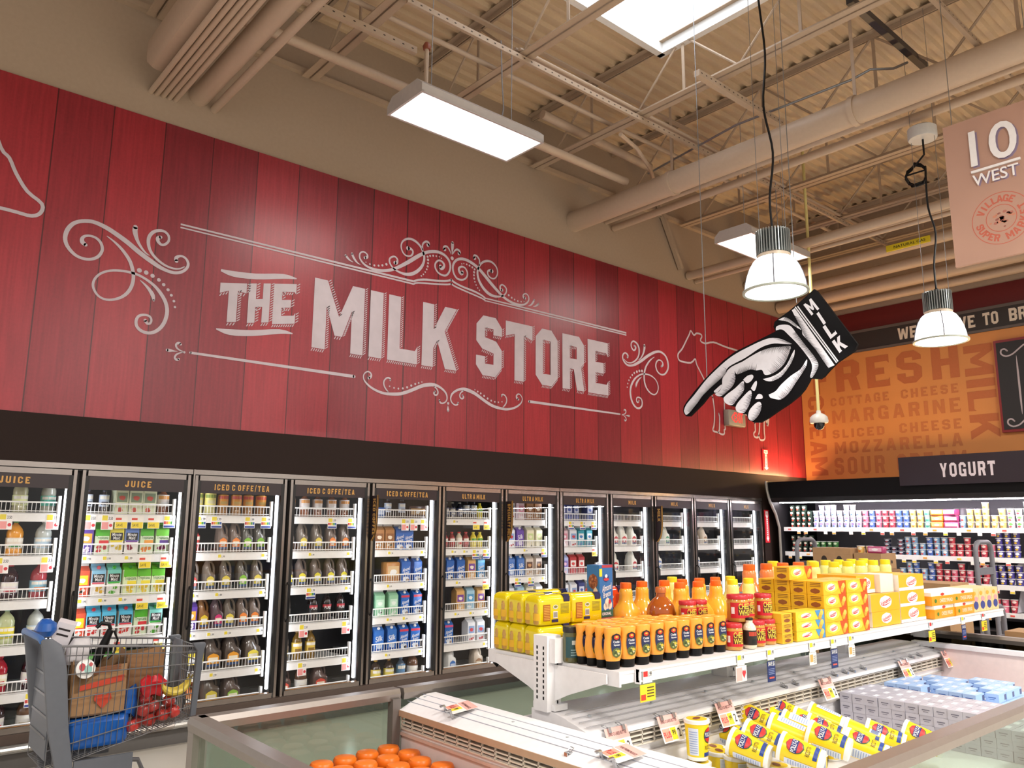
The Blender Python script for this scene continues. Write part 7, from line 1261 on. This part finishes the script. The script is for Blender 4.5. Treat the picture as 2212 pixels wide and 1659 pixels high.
b = MB(); b.loft([rr(1.19, 5.02, .05, .04, .90, .02), rr(1.20, 5.02, .055, .045, .98, .02), rr(1.21, 5.02, .04, .03, 1.03, .02)], C('cdc9cc', .5, vary=.2)); solo('wrapped_package', b, 'white wrapped package beside the round lid in the cart', 'package')
us = thing('folded_umbrella', 'black folded umbrella with strap standing in the cart', 'umbrella', (1.28, 5.0, .88)); us.rotation_euler = (0, .35, 0); b = MB(); b.tube([(0, 0, 0), (0, 0, .06), (0, 0, .2)], [.02, .026, .018], BLACK, 10); part('canopy', b, us); b = MB(); b.tube([(0, 0, .2), (-.02, 0, .225), (-.06, 0, .22), (-.075, 0, .19)], .011, BLACK, 8); part('handle', b, us); b = MB(); b.tube([(.02, 0, .2), (.06, 0, .16), (.07, 0, .09), (.05, 0, .05)], .006, BLACK, 6); part('strap', b, us)
def apple():
    t = thing('apple', 'a', 'fruit'); b = MB(); b.lathe([(.012, .0), (.028, .006), (.036, .026), (.035, .044), (.026, .058), (.012, .06), (.004, .053)], mat('apple_skin', 'b83a34', .25, vary=.35, scale=22), 14); part('flesh', b, t); b = MB(); b.tube([(0, 0, .052), (.004, 0, .07)], .002, C('4a3420', .7), 5); part('stem', b, t); return t
k = 0
for x, y, z in ((1.49, 4.915, .525), (1.565, 4.92, .54), (1.64, 4.92, .557), (1.715, 4.92, .572), (1.53, 4.99, .535), (1.605, 4.99, .55), (1.68, 4.99, .565), (1.53, 4.935, .595), (1.60, 4.935, .61), (1.675, 4.935, .627), (1.56, 4.95, .655)):
    k += 1; place('apple', apple, (x, y, z), k*.7, 'bagged red apple in the cart, %s counting from the rear bottom' % nth(k), 'bagged apples', rot=(random.uniform(-.5, .5), random.uniform(-.5, .5), k))
b = MB(); b.loft([[(1.605+.135*q*math.cos(a)*(1+.06*math.sin(5*a)), 4.955+.075*q*math.sin(a), z) for a in [2*PI*i/16 for i in range(16)]] for z, q in ((.50, .9), (.56, 1.02), (.62, 1.02), (.68, .8), (.71, .45))], glass('bag_film', 'f4f0ee', .8, 1.35, .12)); solo('apple_bag', b, 'clear plastic bag around the red apples', 'bag')
b = MB(); b.loft([[(1.585+.06*q*math.cos(a)+random.uniform(-.006, .006), 4.94+.04*q*math.sin(a), z+.012*math.sin(3*a)) for a in [2*PI*i/14 for i in range(14)]] for z, q in ((.70, .8), (.73, 1.1), (.77, 1.2), (.80, .6))], C('c4242c', .3, vary=.3)); solo('snack_bag', b, 'crumpled red snack bag on top of the apples', 'bag')
def banana():
    t = thing('banana', 'b', 'fruit'); b = MB(); P = [(.085*math.cos(a), 0, .085*math.sin(a)) for a in [PI*(1.08+.84*i/9) for i in range(10)]]; b.tube(P, [.006, .012, .016, .0175, .018, .018, .0175, .016, .012, .005], mat('banana_skin', 'd8c04a', .4, vary=.12), 8); part('peel', b, t); b = MB(); b.tube([P[-1], (P[-1][0]+.01, 0, P[-1][2]+.025)], .005, C('8a7a3c', .6), 6); part('stem', b, t); return t
for i in range(4): place('banana', banana, (1.70+.004*i, 4.905+.03*i, .79-.012*(i % 2)), 0, 'yellow banana at the front of the cart, %s from the near side' % nth(i+1), 'bunch of bananas')
print('objects', len(bpy.data.objects), 'verts', sum(len(m.vertices) for m in bpy.data.meshes))
